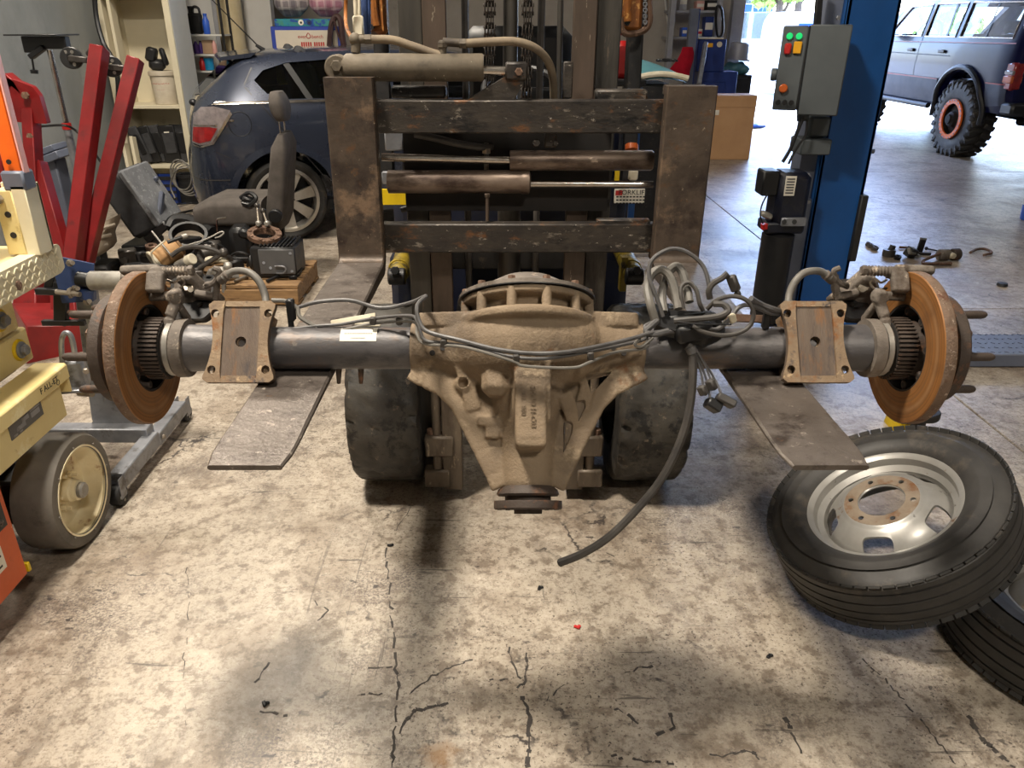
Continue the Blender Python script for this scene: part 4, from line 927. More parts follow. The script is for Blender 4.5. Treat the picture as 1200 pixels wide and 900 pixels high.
# weathered orange lamp guards hanging at the pillars
def lampguard(u0, u1, v1, tubeu):
    Y = 2.92; a = P(u0, v1, Y=Y); b = P(u1, v1, Y=Y); zc = 1.9
    w = b.x-a.x
    g = F('lamp_guard', MB().box(a.x, b.x, Y, Y+.05, a.z, zc, .012), M['amber'])
    F('guard_rib', MB().tube([(a.x+w*tubeu, Y-.008, zc), (a.x+w*tubeu, Y-.01, a.z+.1), (a.x+w*(tubeu+.08), Y-.008, a.z+.03)], .014, 8, 4), M['amber'], parent=g)
    F('guard_bolt', MB().hexn((a.x+w*.25, Y, a.z+.025), (0, -1, 0), .01, .01), M['dark'], parent=g)
    return g, a, b
lampguard(431, 454, 41, .42)
g, a, b = lampguard(728, 752, 36, .2)
F('guard_tube', MB().tube([P(759, -40, Y=2.93), P(761, 5, Y=2.93), P(761, 26, Y=2.93), P(754, 36, Y=2.93), P(738, 40, Y=2.93), P(730, 36, Y=2.93), P(729, 20, Y=2.93)], .011, 8), M['rust'], parent=g)
for k in range(5):
    F('guard_chain', MB().tube([P(756, -2+k*7+2.4*sin(2*pi*j/10), Y=2.92)+Vector((.006*cos(2*pi*j/10), 0, 0)) for j in range(10)], .0025, 6, 2, True), M['zinc'], parent=g)
# things seen through the carriage
F('blue_tube', MB().cyl(P(426, -20, Y=2.8), P(429, 44, Y=2.8), .012, n=12).cyl(P(432, -20, Y=2.8), P(433, 44, Y=2.8), .006, n=10), M['blueplate'])
F('switch_cover', MB().obox(P(420, 30, Y=2.75), (.034, .02, .06), None, .005).cyl(P(417, 22, Y=2.75), P(415, -20, Y=2.75), .006, n=10).cyl(P(421, 22, Y=2.75), P(421, -20, Y=2.75), .005, n=10), M['offwhite'])
F('lamp_stalk', MB().tube([P(406, -20, Y=2.7), P(405, 20, Y=2.7), P(407, 35, Y=2.5), P(412, 44, Y=2.35)], .006, 8), M['amber'])
F('yellow_plate', MB().prism([(P(446, 240, Y=2.7).x, P(446, 240, Y=2.7).z), (P(480, 240, Y=2.7).x, P(480, 240, Y=2.7).z), (P(480, 222, Y=2.7).x, P(480, 222, Y=2.7).z), (P(446, 222, Y=2.7).x, P(446, 222, Y=2.7).z)], -2.71, -2.70, frame((0, 0, 0), (1, 0, 0), (0, 0, 1))), M['yellow'])
for (u, v, up) in ((466, 322, 486), (742, 322, 730)):
    c = P(u, v, Y=2.62)
    F('tilt_ram', MB().cyl(c, c+Vector((0, .4, .02)), .034, n=20, b=.008).lathe([(.04, 0), (.042, .02), (.036, .03)], c+Vector((0, .05, 0)), (0, 1, 0), 20), M['dullyellow'])
    F('ram_pivot', MB().cyl(c+Vector((-.03, -.02, .0)), c+Vector((.03, -.02, 0)), .03, n=18, b=.004).hexn(c+Vector((0, -.05, .03)), (0, -1, .3), .016, .02), M['dark'])
    F('pivot_plate', MB().box(P(up, 320, Y=2.66).x-.012, P(up, 320, Y=2.66).x+.012, 2.64, 2.68, P(up, 340, Y=2.66).z, P(up, 300, Y=2.66).z, .002), M['dullyellow'])
F('yellow_strip', MB().box(P(540, 300, Y=2.9).x, P(575, 300, Y=2.9).x, 2.88, 2.9, P(540, 306, Y=2.9).z, P(540, 294, Y=2.9).z), M['yellow'])
F('yellow_strip', MB().box(P(626, 300, Y=2.9).x, P(640, 300, Y=2.9).x, 2.88, 2.9, P(630, 304, Y=2.9).z, P(630, 292, Y=2.9).z).box(P(720, 205, Y=2.9).x, P(725, 205, Y=2.9).x, 2.88, 2.9, P(720, 211, Y=2.9).z, P(720, 198, Y=2.9).z), M['yellow'])
# instruction plate
a = P(719, 238, Y=2.93); b = P(756, 221, Y=2.93); mid = (a+b)/2
ip = F('instruction_plate', MB().box(a.x, b.x, 2.925, 2.932, a.z, b.z, .002), M['label'])
pr = text_mb('FORKLIFTS', .026, frame((mid.x+.02, 2.924, b.z-.014), (1, 0, 0), (0, 0, 1)), .0006)
for k in range(3):
    for j in range(9):
        x = a.x+.008+j*.0125; pr.box(x, x+.009, 2.9235, 2.9245, b.z-.032-k*.012, b.z-.027-k*.012)
F('plate_print', pr, M['blackprint'], parent=ip)
F('plate_print', MB().box(a.x+.004, a.x+.03, 2.9235, 2.9245, b.z-.024, b.z-.006), M['redp'], parent=ip)
F('lamp_lens', MB().cyl(P(740, 170, Y=2.97), P(740, 176, Y=2.96), .025, n=14), M['orangelens'])
F('lever_knob', MB().obox(P(742, 205, Y=2.92), (.035, .02, .04), (.1, 0, .1), .006), M['offwhite'])
F('nameplate_bracket', MB().obox(P(462, 165, Y=2.6), (.06, .02, .06), None, .004), M['zinc']); F('nameplate_bracket', MB().obox(P(460, 208, Y=2.6), (.07, .02, .04), None, .004), M['zinc'])
# ------------------------------------------------------------------ spare wheels on the floor
def tyre_mb(R, W, rr, ngroove=4):
    """road tyre, axis z, outer face up at +W/2"""
    h = W/2
    prof = [(rr, -h*.62), (rr+.006, -h*.78), (rr+.03, -h*.96), (rr+.075, -h*1.0), (R-.045, -h*.90), (R-.018, -h*.80), (R-.006, -h*.70)]
    g = [-.52, -.18, .18, .52]
    xs = [-.68]
    for c in g: xs += [(c-.035, 0), (c-.02, 1), (c+.02, 1), (c+.035, 0)]
    for e in xs[1:]: prof.append((R-(.009 if e[1] else .0)-.012*(e[0])**2, e[0]*h))
    prof += [(R-.006, h*.70), (R-.018, h*.80), (R-.03, h*.85), (R-.034, h*.862), (R-.045, h*.90), (R-.07, h*.965), (R-.073, h*.975), (R-.077, h*.97), (rr+.075, h*1.0), (rr+.05, h*.99), (rr+.047, h*.998), (rr+.043, h*.985), (rr+.03, h*.96), (rr+.006, h*.78), (rr, h*.62)]
    return MB().lathe(prof, (0, 0, 0), (0, 0, 1), 96, cap=False)
def shoulder_sipes(R, W, n=60):
    m = MB(); h = W/2
    for k in range(n):
        q = 2*pi*k/n; Mx = Matrix.Rotation(q, 4, 'Z') @ Matrix.Translation((R-.0145, 0, h*.72)) @ Matrix.Rotation(radians(38), 4, 'Y')
        m.box(-.004, .004, -.0152, .0152, -.017, .017, .0015, Mx)
        Mx = Matrix.Rotation(q, 4, 'Z') @ Matrix.Translation((R-.0145, 0, -h*.72)) @ Matrix.Rotation(radians(-38), 4, 'Y')
        m.box(-.004, .004, -.0152, .0152, -.017, .017, .0015, Mx)
    return m
def steel_rim(rr, W, t, six=True):
    h = W/2; P_ = lambda *a, **k: t.part(*a, local=True, **k)
    barrel = MB().lathe([(rr+.010, h*.78), (rr+.012, h*.70), (rr-.004, h*.66), (rr-.008, h*.45), (rr-.024, h*.35), (rr-.03, -.2*h), (rr-.008, -h*.5), (rr-.002, -h*.66), (rr+.010, -h*.78), (rr+.004, -h*.78), (rr-.014, -h*.5), (rr-.036, -.2*h), (rr-.03, h*.33), (rr-.014, h*.45), (rr-.010, h*.68), (rr+.004, h*.78)], (0, 0, 0), (0, 0, 1), 72, closed=True)
    P_('rim_barrel', barrel, M['rim'])
    # dish: annulus from barrel up to the raised centre, with slots
    prof = [(rr-.028, -h*.02), (rr-.034, h*.16), (rr-.044, h*.38), (rr-.060, h*.58), (rr-.080, h*.71), (.114, h*.77), (.110, h*.78), (.106, h*.825), (.100, h*.84), (.066, h*.83), (.062, h*.79), (.062, h*.75), (.098, h*.78), (rr-.082, h*.65), (rr-.064, h*.52), (rr-.050, h*.32), (rr-.040, h*.1), (rr-.032, -h*.08)]
    d = P_('rim_dish', MB().lathe(prof, (0, 0, 0), (0, 0, 1), 72, closed=True), M['rim'])
    cs = []
    for k in range(5):
        q = 2*pi*k/5+.35; Mx = Matrix.Rotation(q, 4, 'Z') @ Matrix.Translation((rr-.05, 0, 0))
        cs.append(MB().prism(round_poly([(-.024, -.04), (.012, -.04), (.012, .04), (-.024, .04)], .016, 5), -.2, .3, Mx))
    for k in range(6):
        q = 2*pi*k/6+.2; cs.append(MB().cyl((.084*cos(q), .084*sin(q), -.1), (.084*cos(q), .084*sin(q), .2), .0075, n=12))
    allc = MB()
    for c in cs: allc.join(c)
    cut(d, [allc]); d.data.shade_smooth(); d.data.set_sharp_from_angle(angle=radians(35))
    ring = MB().plate(circ(0, 0, .101, 48), [circ(0, 0, .064, 40)]+[circ(.084*cos(2*pi*k/6+.2), .084*sin(2*pi*k/6+.2), .0078, 12) for k in range(6)], h*.8385, h*.8425)
    P_('hub_face', ring, M['rimrust'])
def wheel(name, label, loc, nrm, spin, R=.365, W=.205, rr=.208):
    nrm = Vector(nrm).normalized(); ux = Vector((1, 0, 0)); ux = (ux-nrm*ux.dot(nrm)).normalized()
    Mw = frame(loc, ux, nrm.cross(ux)) @ Matrix.Rotation(spin, 4, 'Z')
    t = Thing(name, label, 'wheel', M=Mw, group='steel wheels on the floor')
    ty = t.part('tyre', tyre_mb(R, W, rr), M['rubdust'], local=True)
    t.part('shoulder_lug', shoulder_sipes(R, W), M['rubber'], parent=ty, local=True, kind='stuff')
    steel_rim(rr, W, t); return t
wheel('spare_wheel', 'silver steel wheel with worn van tyre, propped up at a slant on another wheel', (1.141, 1.857, .249), (-.484, -.02, .875), 1.3, .33, .19, .203)
wheel('spare_wheel', 'steel wheel lying flat on the floor beneath the slanted wheel', (1.575, 1.61, .0955), (0, 0, 1), .4, .33, .19, .203)
# ------------------------------------------------------------------ cream and orange scissor lift at the left edge
sl = Thing('scissor_lift', 'cream and orange scissor lift with diamond tread step and grey wheel', 'scissor lift', (-1.6, 1.6, 0))
S = sl.part
wx = -1.34
ty = S('tyre', MB().lathe([(.14, 0), (.145, -.002), (.16, -.004), (.178, -.002), (.186, .01), (.187, .03), (.187, .1), (.184, .122), (.17, .128), (.14, .128)], (wx, 2.11, .187), (-1, 0, 0), 64, cap=False), M['greytyre'])
rm = S('rim', MB().lathe([(.142, -.004), (.148, -.005), (.148, .004), (.139, .006), (.132, .05), (.122, .066), (.1, .07), (.05, .07), (.045, .066), (0, .066)], (wx, 2.11, .187), (-1, 0, 0), 56, cap=False), M['rimcream'], parent=ty)
S('axle_hub', MB().lathe([(.038, 0), (.038, .04), (.033, .045), (.032, .06), (.02, .064), (.0, .064)], (wx-.072, 2.11, .187), (1, 0, 0), 24, cap=False), M['rimcream'], parent=ty)
S('hub_cap', MB().lathe([(.026, 0), (.026, .014), (.021, .019), (0, .019)], (wx-.012, 2.11, .187), (1, 0, 0), 20, cap=False), M['alum'], parent=ty)
for k in range(5):
    q = 2*pi*k/5+.5; c = Vector((wx-.07, 2.11+.058*cos(q), .187+.058*sin(q)))
    S('wheel_nut', MB().hexn(c, (1, 0, 0), .011, .018).cyl(c, c+Vector((.034, 0, 0)), .006, n=8), M['rimcream'], parent=ty)
for k in range(8):
    q = 2*pi*k/8; c = Vector((wx+.004, 2.11+.155*cos(q), .187+.155*sin(q))); S('tyre_pip', MB().ball(c, .004, n=8, m=5), M['greytyre'], parent=ty)
S('axle_box', MB().box(-2.15, -1.47, 2.02, 2.20, .11, .27, .01), M['dark'])
# chassis rail, label panel
S('chassis_rail', MB().box(-1.44, -1.335, .6, 2.19, .552, .60, .004), M['cream'])
S('rail_web', MB().box(-1.42, -1.35, .6, 2.15, .44, .553, .003), M['cream'])
pl = S('maker_plate', MB().box(-1.35, -1.3475, 1.87, 2.035, .503, .549, .0005), M['labelgrey'])
lp = MB()
for (y0, y1, z0, z1) in ((1.90, 1.945, .515, .528), (1.93, 1.965, .528, .541), (1.88, 1.90, .507, .513), (1.91, 1.925, .507, .512), (1.975, 2.02, .520, .536), (1.975, 2.025, .539, .545)): lp.box(-1.3475, -1.3468, y0, y1, z0, z1)
S('plate_print', lp, M['zinc'], parent=pl)
S('rail_lettering', text_mb('F ALL-ET', .026, frame((-1.3345, 2.075, .578), (0, 1, 0), (0, 0, 1)), .0004).join(MB().lathe([(.007, 0), (.009, 0), (.009, .0006), (.007, .0006)], (-1.3348, 2.12, .567), (1, 0, 0), 16, closed=True)), M['blackprint'])
S('rail_end', MB().box(-1.44, -1.345, 2.19, 2.2, .50, .598, .003), M['cream'])
S('pivot_tube', MB().cyl((-1.475, .6, .607), (-1.475, 2.14, .607), .014, n=14), M['pipe'])
# scissor arms with pivot bolts
for (z0, y1, yb) in ((.598, 2.235, 2.17), (.712, 2.205, 2.12)):
    a = S('scissor_arm', MB().box(-1.53, -1.46, .5, y1, z0, z0+.108, .006), M['cream'])
    S('pivot_washer', MB().cyl((-1.462, yb, z0+.055), (-1.452, yb, z0+.055), .034, n=24, b=.003), M['yellow'], parent=a)
    S('pivot_bolt', MB().cyl((-1.456, yb, z0+.055), (-1.446, yb, z0+.055), .026, n=24, b=.003).hexn((-1.446, yb, z0+.055), (1, 0, 0), .017, .014), M['zinc'], parent=a)
# platform edge with tread plate
S('platform', MB().box(-2.4, -1.40, .4, 2.33, .86, .935, .006), M['cream'])
tp = S('tread_step', MB().prism(round_poly([(.6, .855), (2.31, .855), (2.335, .865), (2.335, .93), (2.325, .942), (.6, .942)], .006), -1.40, -1.352, frame((0, 0, 0), (0, 1, 0), (0, 0, 1))), M['creamlt'])
bars = MB(); n = 0
for k in range(50):
    for j in range(4):
        y = 1.42+k*.0185; z = .867+j*.0195; q = radians(45) if (k+j) % 2 else radians(-45)
        if y < 2.32: bars.obox((-1.3515, y, z), (.004, .021, .0065), (q, 0, 0), .0015)
S('tread_bar', bars, M['creamlt'], parent=tp, kind='stuff')
S('step_hole', MB().cyl((-1.3516, 2.085, .885), (-1.3493, 2.085, .885), .014, n=18), M['rust'], parent=tp)
# toe board and post
S('toe_board', MB().box(-1.53, -1.51, .4, 2.26, .935, 1.10, .003).box(-1.53, -1.42, .4, 2.26, 1.088, 1.10, .003), M['cream'])
co = S('corner_channel', MB().box(-1.44, -1.335, 2.262, 2.275, .94, 1.14, .003).box(-1.375, -1.335, 2.20, 2.275, .94, 1.14, .002), M['creamlt'])
S('channel_flange', MB().box(-1.43, -1.375, 2.20, 2.262, .942, 1.128, .003), M['cream'])
for z in (1.0, 1.06): S('channel_hole', MB().cyl((-1.40, 2.1975, z), (-1.40, 2.201, z), .009, n=14), M['hole'], parent=co)
S('channel_bolt', MB().hexn((-1.41, 2.198, 1.105), (0, -1, 0), .013, .014).ball((-1.41, 2.184, 1.105), .009, n=10, m=6), M['bolt'], parent=co)
S('post_socket', MB().box(-1.395, -1.33, 2.20, 2.26, 1.125, 1.18, .006), M['liftgrey'])
po = S('guard_post', MB().box(-1.388, -1.338, 2.215, 2.24, 1.17, 2.2, .003), M['brorange']); S('lit_post_edge', MB().box(-1.338, -1.330, 2.215, 2.24, 1.17, 2.2, .002), M['pink'], parent=po)
S('post_hole', MB().cyl((-1.365, 2.2085, 1.205), (-1.365, 2.211, 1.205), .007, n=12), M['hole'], parent=po)
S('guard_rail', MB().box(-1.50, -1.44, .5, 2.2, 1.112, 1.16, .006), M['brorange'])
# orange tray near the floor
tr0 = S('orange_tray', MB().box(-2.1, -1.365, .9, 1.80, .10, .47, .008), M['orange'])
S('tray_recess', MB().box(-1.366, -1.3625, 1.55, 1.775, .29, .40, .001), M['black'], parent=tr0)
S('tray_latch', MB().tube([(-1.362, 1.75, .31), (-1.352, 1.74, .325), (-1.35, 1.72, .33), (-1.352, 1.66, .325)], .006, 8).hexn((-1.363, 1.745, .31), (1, 0, 0), .008, .006), M['oilsteel'], parent=tr0)
lb2 = S('tray_label', MB().box(-1.3655, -1.364, 1.55, 1.725, .185, .255), M['label'], parent=tr0)
S('label_print', MB().box(-1.3642, -1.3634, 1.60, 1.71, .24, .246).box(-1.3642, -1.3634, 1.60, 1.715, .226, .232).box(-1.3642, -1.3634, 1.60, 1.70, .212, .218).box(-1.3642, -1.3634, 1.60, 1.71, .197, .203), M['blackprint'], parent=tr0)
S('tray_skid', MB().box(-1.9, -1.6, 1.2, 1.7, .02, .10, .004), M['dark']); S('tray_stop', MB().box(-1.40, -1.362, 1.80, 1.812, .105, .135, .002), M['yellow'])
# grey tie-down loop at the rail end
tl = MB().tube([P(73, 424, Y=2.24), P(72, 400, Y=2.24), P(77, 390, Y=2.24), P(84, 396, Y=2.24), P(89, 422, Y=2.24)], .0085, 8)
S('tie_down_loop', tl, M['zinc'])
S('loop_bracket', MB().obox(P(88, 437, Y=2.27), (.075, .04, .1), (.1, 0, .2), .008).obox(P(88, 455, Y=2.26), (.09, .06, .012), (0, 0, .2), .003), M['zinc'])
S('loop_bolt', MB().hexn(P(101, 434, Y=2.25), (.4, -1, 0), .01, .012).cyl(P(93, 460, Y=2.28), P(108, 461, Y=2.26), .012, n=12), M['bolt'])
S('drive_chassis', MB().box(-2.3, -1.55, .5, 2.15, .27, .56, .01), M['cream'])

# ------------------------------------------------------------------ galvanised engine stand
es = Thing('engine_stand', 'galvanised engine stand on small castors with a blue mounting plate', 'engine stand', (-1.4, 2.63, 0))
E = es.part
E('base_leg', MB().box(-1.375, -1.32, 2.33, 2.64, .055, .115, .004).box(-1.375, -1.32, 2.64, 2.93, .05, .105, .004), M['zinc'])
E('cross_leg', MB().box(-2.1, -1.345, 2.60, 2.66, .085, .145, .004), M['zinc'])
E('gusset', MB().box(-1.44, -1.38, 2.665, 2.675, .08, .22, .002).prism([(-1.58, .145), (-1.40, .145), (-1.48, .28)], -2.66, -2.65, frame((0, 0, 0), (1, 0, 0), (0, 0, 1))), M['zinc'])
for y in (2.31, 2.95):
    c = E('castor', MB().cyl((-1.368, y, .038), (-1.327, y, .038), .038, n=24, b=.005), M['blackrub'])
    E('castor_fork', MB().box(-1.372, -1.369, y-.02, y+.02, .03, .11, .001), M['zinc'], parent=c); E('castor_fork', MB().box(-1.326, -1.323, y-.02, y+.02, .03, .11, .001), M['zinc'], parent=c)
    for k in range(4): E('castor_hole', MB().cyl((-1.3265, y+.02*cos(k*pi/2), .038+.02*sin(k*pi/2)), (-1.3255, y+.02*cos(k*pi/2), .038+.02*sin(k*pi/2)), .006, n=10), M['alum'], parent=c)
E('leg_bolt', MB().hexn((-1.319, 2.66, .08), (1, 0, 0), .01, .01), M['bolt'])
E('upright', MB().bar((-1.56, 2.70, .14), (-1.50, 2.70, .72), .06, .06, (0, 1, 0), .004), M['zinc'])
ht = E('head_tube', MB().cyl(P(106, 329, Y=2.6), P(190, 329, Y=2.6), .034, n=28, b=.003), M['alum'])
E('tube_collar', MB().cyl(P(91, 326, Y=2.6), P(106, 329, Y=2.6), .026, n=24), M['black'], parent=ht)
hp_ = MB().plate(round_poly([(-.07, -.09), (.03, -.09), (.065, .045), (-.07, .085)], .004), [], -.005, .005, frame(P(91, 325, Y=2.62), (1, .2, 0), (0, 0, 1)))
E('mounting_plate', hp_, M['blueplate'])
for (u, v) in ((83, 308), (89, 338), (103, 353)):
    E('plate_bolt', MB().hexn(P(u, v, Y=2.60), (0, -1, .1), .013, .012).cyl(P(u, v, Y=2.595), P(u+2, v, Y=2.57), .008, n=10), M['bolt'])
E('mount_arm', MB().bar(P(43, 341, Y=2.62), P(70, 342, Y=2.60), .022, .022, (0, 0, 1), .002).bar(P(50, 378, Y=2.62), P(100, 378, Y=2.62), .02, .02, (0, 0, 1), .002).bar(P(72, 330, Y=2.63), P(72, 380, Y=2.63), .045, .03, (0, 1, 0), .003).bar(P(58, 338, Y=2.64), P(62, 318, Y=2.64), .03, .03, (0, 1, 0), .003), M['black'])
E('pull_rod', MB().cyl(P(66, 342, Y=2.59), P(94, 345, Y=2.57), .009, n=12).hexn(P(81, 343, Y=2.58), (1, 0, 0), .02, .012), M['bolt'])
E('lower_bracket', MB().obox(P(103, 345, Y=2.6), (.05, .03, .04), (0, .2, 0), .004), M['blueplate'])
E('stud', MB().cyl(P(81, 366, Y=2.55), P(106, 367, Y=2.5), .008, n=12), M['rust'])

# ------------------------------------------------------------------ red engine hoist with folded legs
rh = Thing('engine_hoist', 'red steel engine hoist with two legs folded up, castors on top', 'engine hoist', (-2.4, 4.2, 0))
R_ = rh.part
def rbar(a, b, w, d, m='red', name='folded_leg'): return R_(name, MB().bar(a, b, w, d, (0, 1, 0), .004), M[m])
rbar(P(117, 56, Y=4.55), P(85, 310, Y=4.1), .07, .098)
rbar(P(159, 69, Y=4.62), P(99, 312, Y=4.22), .07, .085)
rbar(P(45, 190, Y=4.35), P(82, 318, Y=4.15), .06, .075, 'red', 'brace')
rbar(P(36, 128, Y=4.4), P(47, 310, Y=4.2), .06, .09, 'red', 'mast')
R_('mast_head', MB().plate(round_poly([(-.12, -.1), (.06, -.12), (.06, .02), (.035, .07), (-.03, .10), (-.12, .13)], .01), [], -.02, .02, frame(P(37, 118, Y=4.38), (1, 0, .05), (0, 0, 1))), M['red'])
for (u, v) in ((31, 112), (37, 160)): R_('head_bolt', MB().hexn(P(u, v, Y=4.34), (0, -1, .1), .02, .02), M['rust'])
rbar(P(-6, 95, Y=4.4), P(8, 240, Y=4.3), .06, .11, 'red', 'boom'); rbar(P(6, 90, Y=4.4), P(30, 110, Y=4.4), .06, .08, 'red', 'boom')
rbar(P(-8, 190, Y=4.5), P(16, 215, Y=4.5), .06, .12, 'red', 'boom')
R_('base', MB().bar(P(22, 400, Y=3.75), P(104, 398, Y=3.95), .45, .3, (0, 0, 1), .006).bar(P(84, 330, Y=4.1), P(90, 420, Y=3.9), .14, .2, (0, 1, 0), .006).bar(P(40, 330, Y=4.2), P(40, 420, Y=3.9), .14, .16, (0, 1, 0), .006), M['red'])
for (u, v, Y) in ((84, 68, 4.6), (131, 78, 4.7)):
    c = P(u, v, Y=Y); w = R_('castor', MB().lathe([(.02, -.018), (.052, -.018), (.057, -.012), (.057, .012), (.052, .018), (.02, .018)], c, (.25, -1, .1), 28, closed=True), M['black'])
    R_('castor_plate', MB().lathe([(.03, -.015), (.048, -.015), (.048, .015), (.03, .015)], c, (.25, -1, .1), 28, closed=True).cyl(c-Vector((.25, -1, .1))*.022, c+Vector((.25, -1, .1))*.022, .012, n=12), M['black'], parent=w)
    for k in range(6): R_('castor_hole', MB().cyl(c+Vector((.036*cos(k*pi/3), -.019, .036*sin(k*pi/3))), c+Vector((.036*cos(k*pi/3), -.021, .036*sin(k*pi/3))), .0095, n=12), M['alum'], parent=w)
    R_('castor_fork', MB().bar(c+Vector((0, -.02, 0)), c+Vector((.1, -.02, -.01)), .03, .05, (0, 1, 0), .004).cyl(c+Vector((.09, .02, .02)), c+Vector((.12, 0, .04)), .018, n=14), M['oilsteel'], parent=w)

# ------------------------------------------------------------------ support stand with flat black head
st = Thing('support_stand', 'chrome support stand with flat black head and red collar by the grey wall', 'stand', (-2.67, 5.0, 0))
q = st.part
q('post', MB().cyl((-2.67, 5.0, .55), (-2.67, 5.0, 1.42), .016, n=18), M['chrome'])
q('outer_post', MB().cyl((-2.67, 5.0, .04), (-2.67, 5.0, .98), .023, n=20), M['zinc'])
q('collar', MB().cyl((-2.67, 5.0, .965), (-2.67, 5.0, 1.005), .028, n=20, b=.003), M['redp'])
q('foot', MB().cyl((-2.67, 5.0, 0), (-2.67, 5.0, .05), .12, .1, n=24), M['dark'])
q('head_plate', MB().box(P(20, 43, Y=5).x, P(80, 43, Y=5).x, 4.86, 5.14, 1.498, 1.506, .002), M['black'])
q('head_block', MB().obox((-2.67, 5, 1.46), (.24, .06, .07), None, .004).obox(P(36, 52, Y=5), (.07, .06, .09), None, .004).bar(P(52, 55, Y=4.97), P(36, 67, Y=4.97), .03, .05, (0, 1, 0), .004), M['black'])
q('screw', MB().cyl(P(37, 65, Y=4.97), P(40, 84, Y=4.97), .006, n=10).cyl(P(40, 82, Y=4.97), P(40.5, 86, Y=4.97), .022, n=12), M['black'])

# ------------------------------------------------------------------ white cabinet and what it holds
cx0, cx1, cy0, cy1 = -3.70, -3.02, 7.9, 8.33
cb = Thing('storage_cabinet', 'tall open cream white cabinet against the grey wall', 'cabinet', ((cx0+cx1)/2, 8.1, 0))
B = cb.part
B('side_panel', MB().box(cx0, cx0+.05, cy0, cy1, 0, 2.5, .003), M['cabinet'])
B('side_panel', MB().box(cx1-.03, cx1, cy0+.002, cy1, 0, 2.5, .003), M['cabside'])
B('front_stile', MB().box(cx1-.06, cx1-.001, cy0-.02, cy0+.002, 0, 2.5, .003), M['cabinet'])
B('front_stile', MB().box(cx0, cx0+.06, cy0-.02, cy0, 0, 2.5, .003).box(cx0+.10, cx0+.13, cy0, cy0+.12, .86, 2.5, .002), M['cabinet'])
B('back_panel', MB().box(cx0+.02, cx1-.02, cy1-.02, cy1, 0, 2.5), M['cabinet'])
for z in (.06, .27, .835, 1.80): B('shelf', MB().box(cx0+.05, cx1-.03, cy0-.01, cy1-.02, z-.015, z+.015, .002), M['cabinet'])
bc = P(196, 120, Y=8.06)
bk = Thing('bucket', 'white paint bucket with red lettering on the cabinet shelf', 'bucket', (bc.x, 8.06, .85))
bk.part('pail', MB().lathe([(.10, 0), (.105, .004), (.122, .28), (.122, .29), (.115, .29), (.098, .02)], (bc.x, 8.06, .85), (0, 0, 1), 40), M['bucket'])
bk.part('lid', MB().lathe([(.127, .262), (.132, .266), (.132, .30), (.124, .305), (.0, .303)], (bc.x, 8.06, .85), (0, 0, 1), 40, cap=False), M['bucket'])
for (s, sz, dz) in (('PROCOAT', .042, .20), ('~ - - ~', .03, .14)):
    mb = text_mb(s, sz, Matrix.Identity(4), .0008); m2 = MB(); m2.f = mb.f; rad = .1005+.06*(dz)+.0035
    for p in mb.v: a = p.x/rad; m2.v.append(Vector((bc.x+(rad+p.z)*sin(a), 8.06-(rad+p.z)*cos(a), .85+dz+p.y)))
    bk.part('lettering', m2, M['redprint'])
rd = MB()
for k in range(3):
    for j in range(9):
        a = -.45+j*.1; r0 = .1045+.001*k
        c = Vector((bc.x+r0*sin(a), 8.06-r0*cos(a), .85+.05+.022*k)); rd.obox(c, (.008, .003, .012), (0, 0, a))
bk.part('small_print', rd, M['redprint'])
single('power_tool', MB().obox((bc.x-.03, 8.05, 1.21), (.15, .12, .10), (.1, .1, .3), .03).obox((bc.x-.06, 8.03, 1.30), (.1, .09, .13), (0, .3, .1), .02).obox((bc.x+.05, 8.04, 1.28), (.05, .05, .16), (0, -.2, 0), .015), M['black'], 'black lump of tool parts resting on the bucket lid', 'tool', (bc.x, 8.05, 1.155))
bpan = [((166, 182, 7.93), -.28), ((176, 178, 7.98), -.22), ((186, 177, 8.02), -.15), ((200, 176, 8.02), -.05), ((212, 174, 8.06), .05)]
plb = ['leftmost leaning black panel in the cabinet', 'second black panel from the left in the cabinet', 'middle black panel on the low cabinet shelf', 'black panel with a white sticker in the cabinet', 'rightmost black panel at the cabinet side']
for k, ((u, v, Y), r) in enumerate(bpan):
    c = P(u, v, Y=Y); t = Thing('plastic_sheet', plb[k], 'panel', (c.x, Y, .285), group='black panels in the cabinet')
    t.part('panel', MB().obox((c.x, Y, .285+.19), (.10+.02*k, .03, .36), (.06, r, .1), .008), M['black' if k % 2 else 'seatdark'])
    t.part('raised_edge', MB().obox((c.x+.01, Y-.018, .285+.2), (.05+.02*k, .012, .2), (.06, r, .1), .004), M['seatdark' if k % 2 else 'black'])
    if k == 3: t.part('sticker', MB().obox((c.x, Y-.026, .285+.3), (.05, .004, .02), (.06, r, .1)), M['label'])
for (u0, v0, u1, v1, Y, lab) in ((146, 168, 166, 224, 7.75, 'narrow cream board leaning on the cabinet, the left one'), (155, 160, 176, 226, 7.80, 'narrow cream board leaning on the cabinet, the right one')):
    a = P(u0, v0, Y=Y); b = P(u1-8, v1, Y=Y-.12); b.z = .0; b = Vector((b.x, b.y, .005))
    single('board', MB().bar(b, a, .03, .09, (0, 1, 0), .004), M['cabinet'], lab, 'board', group='boards leaning on the cabinet')
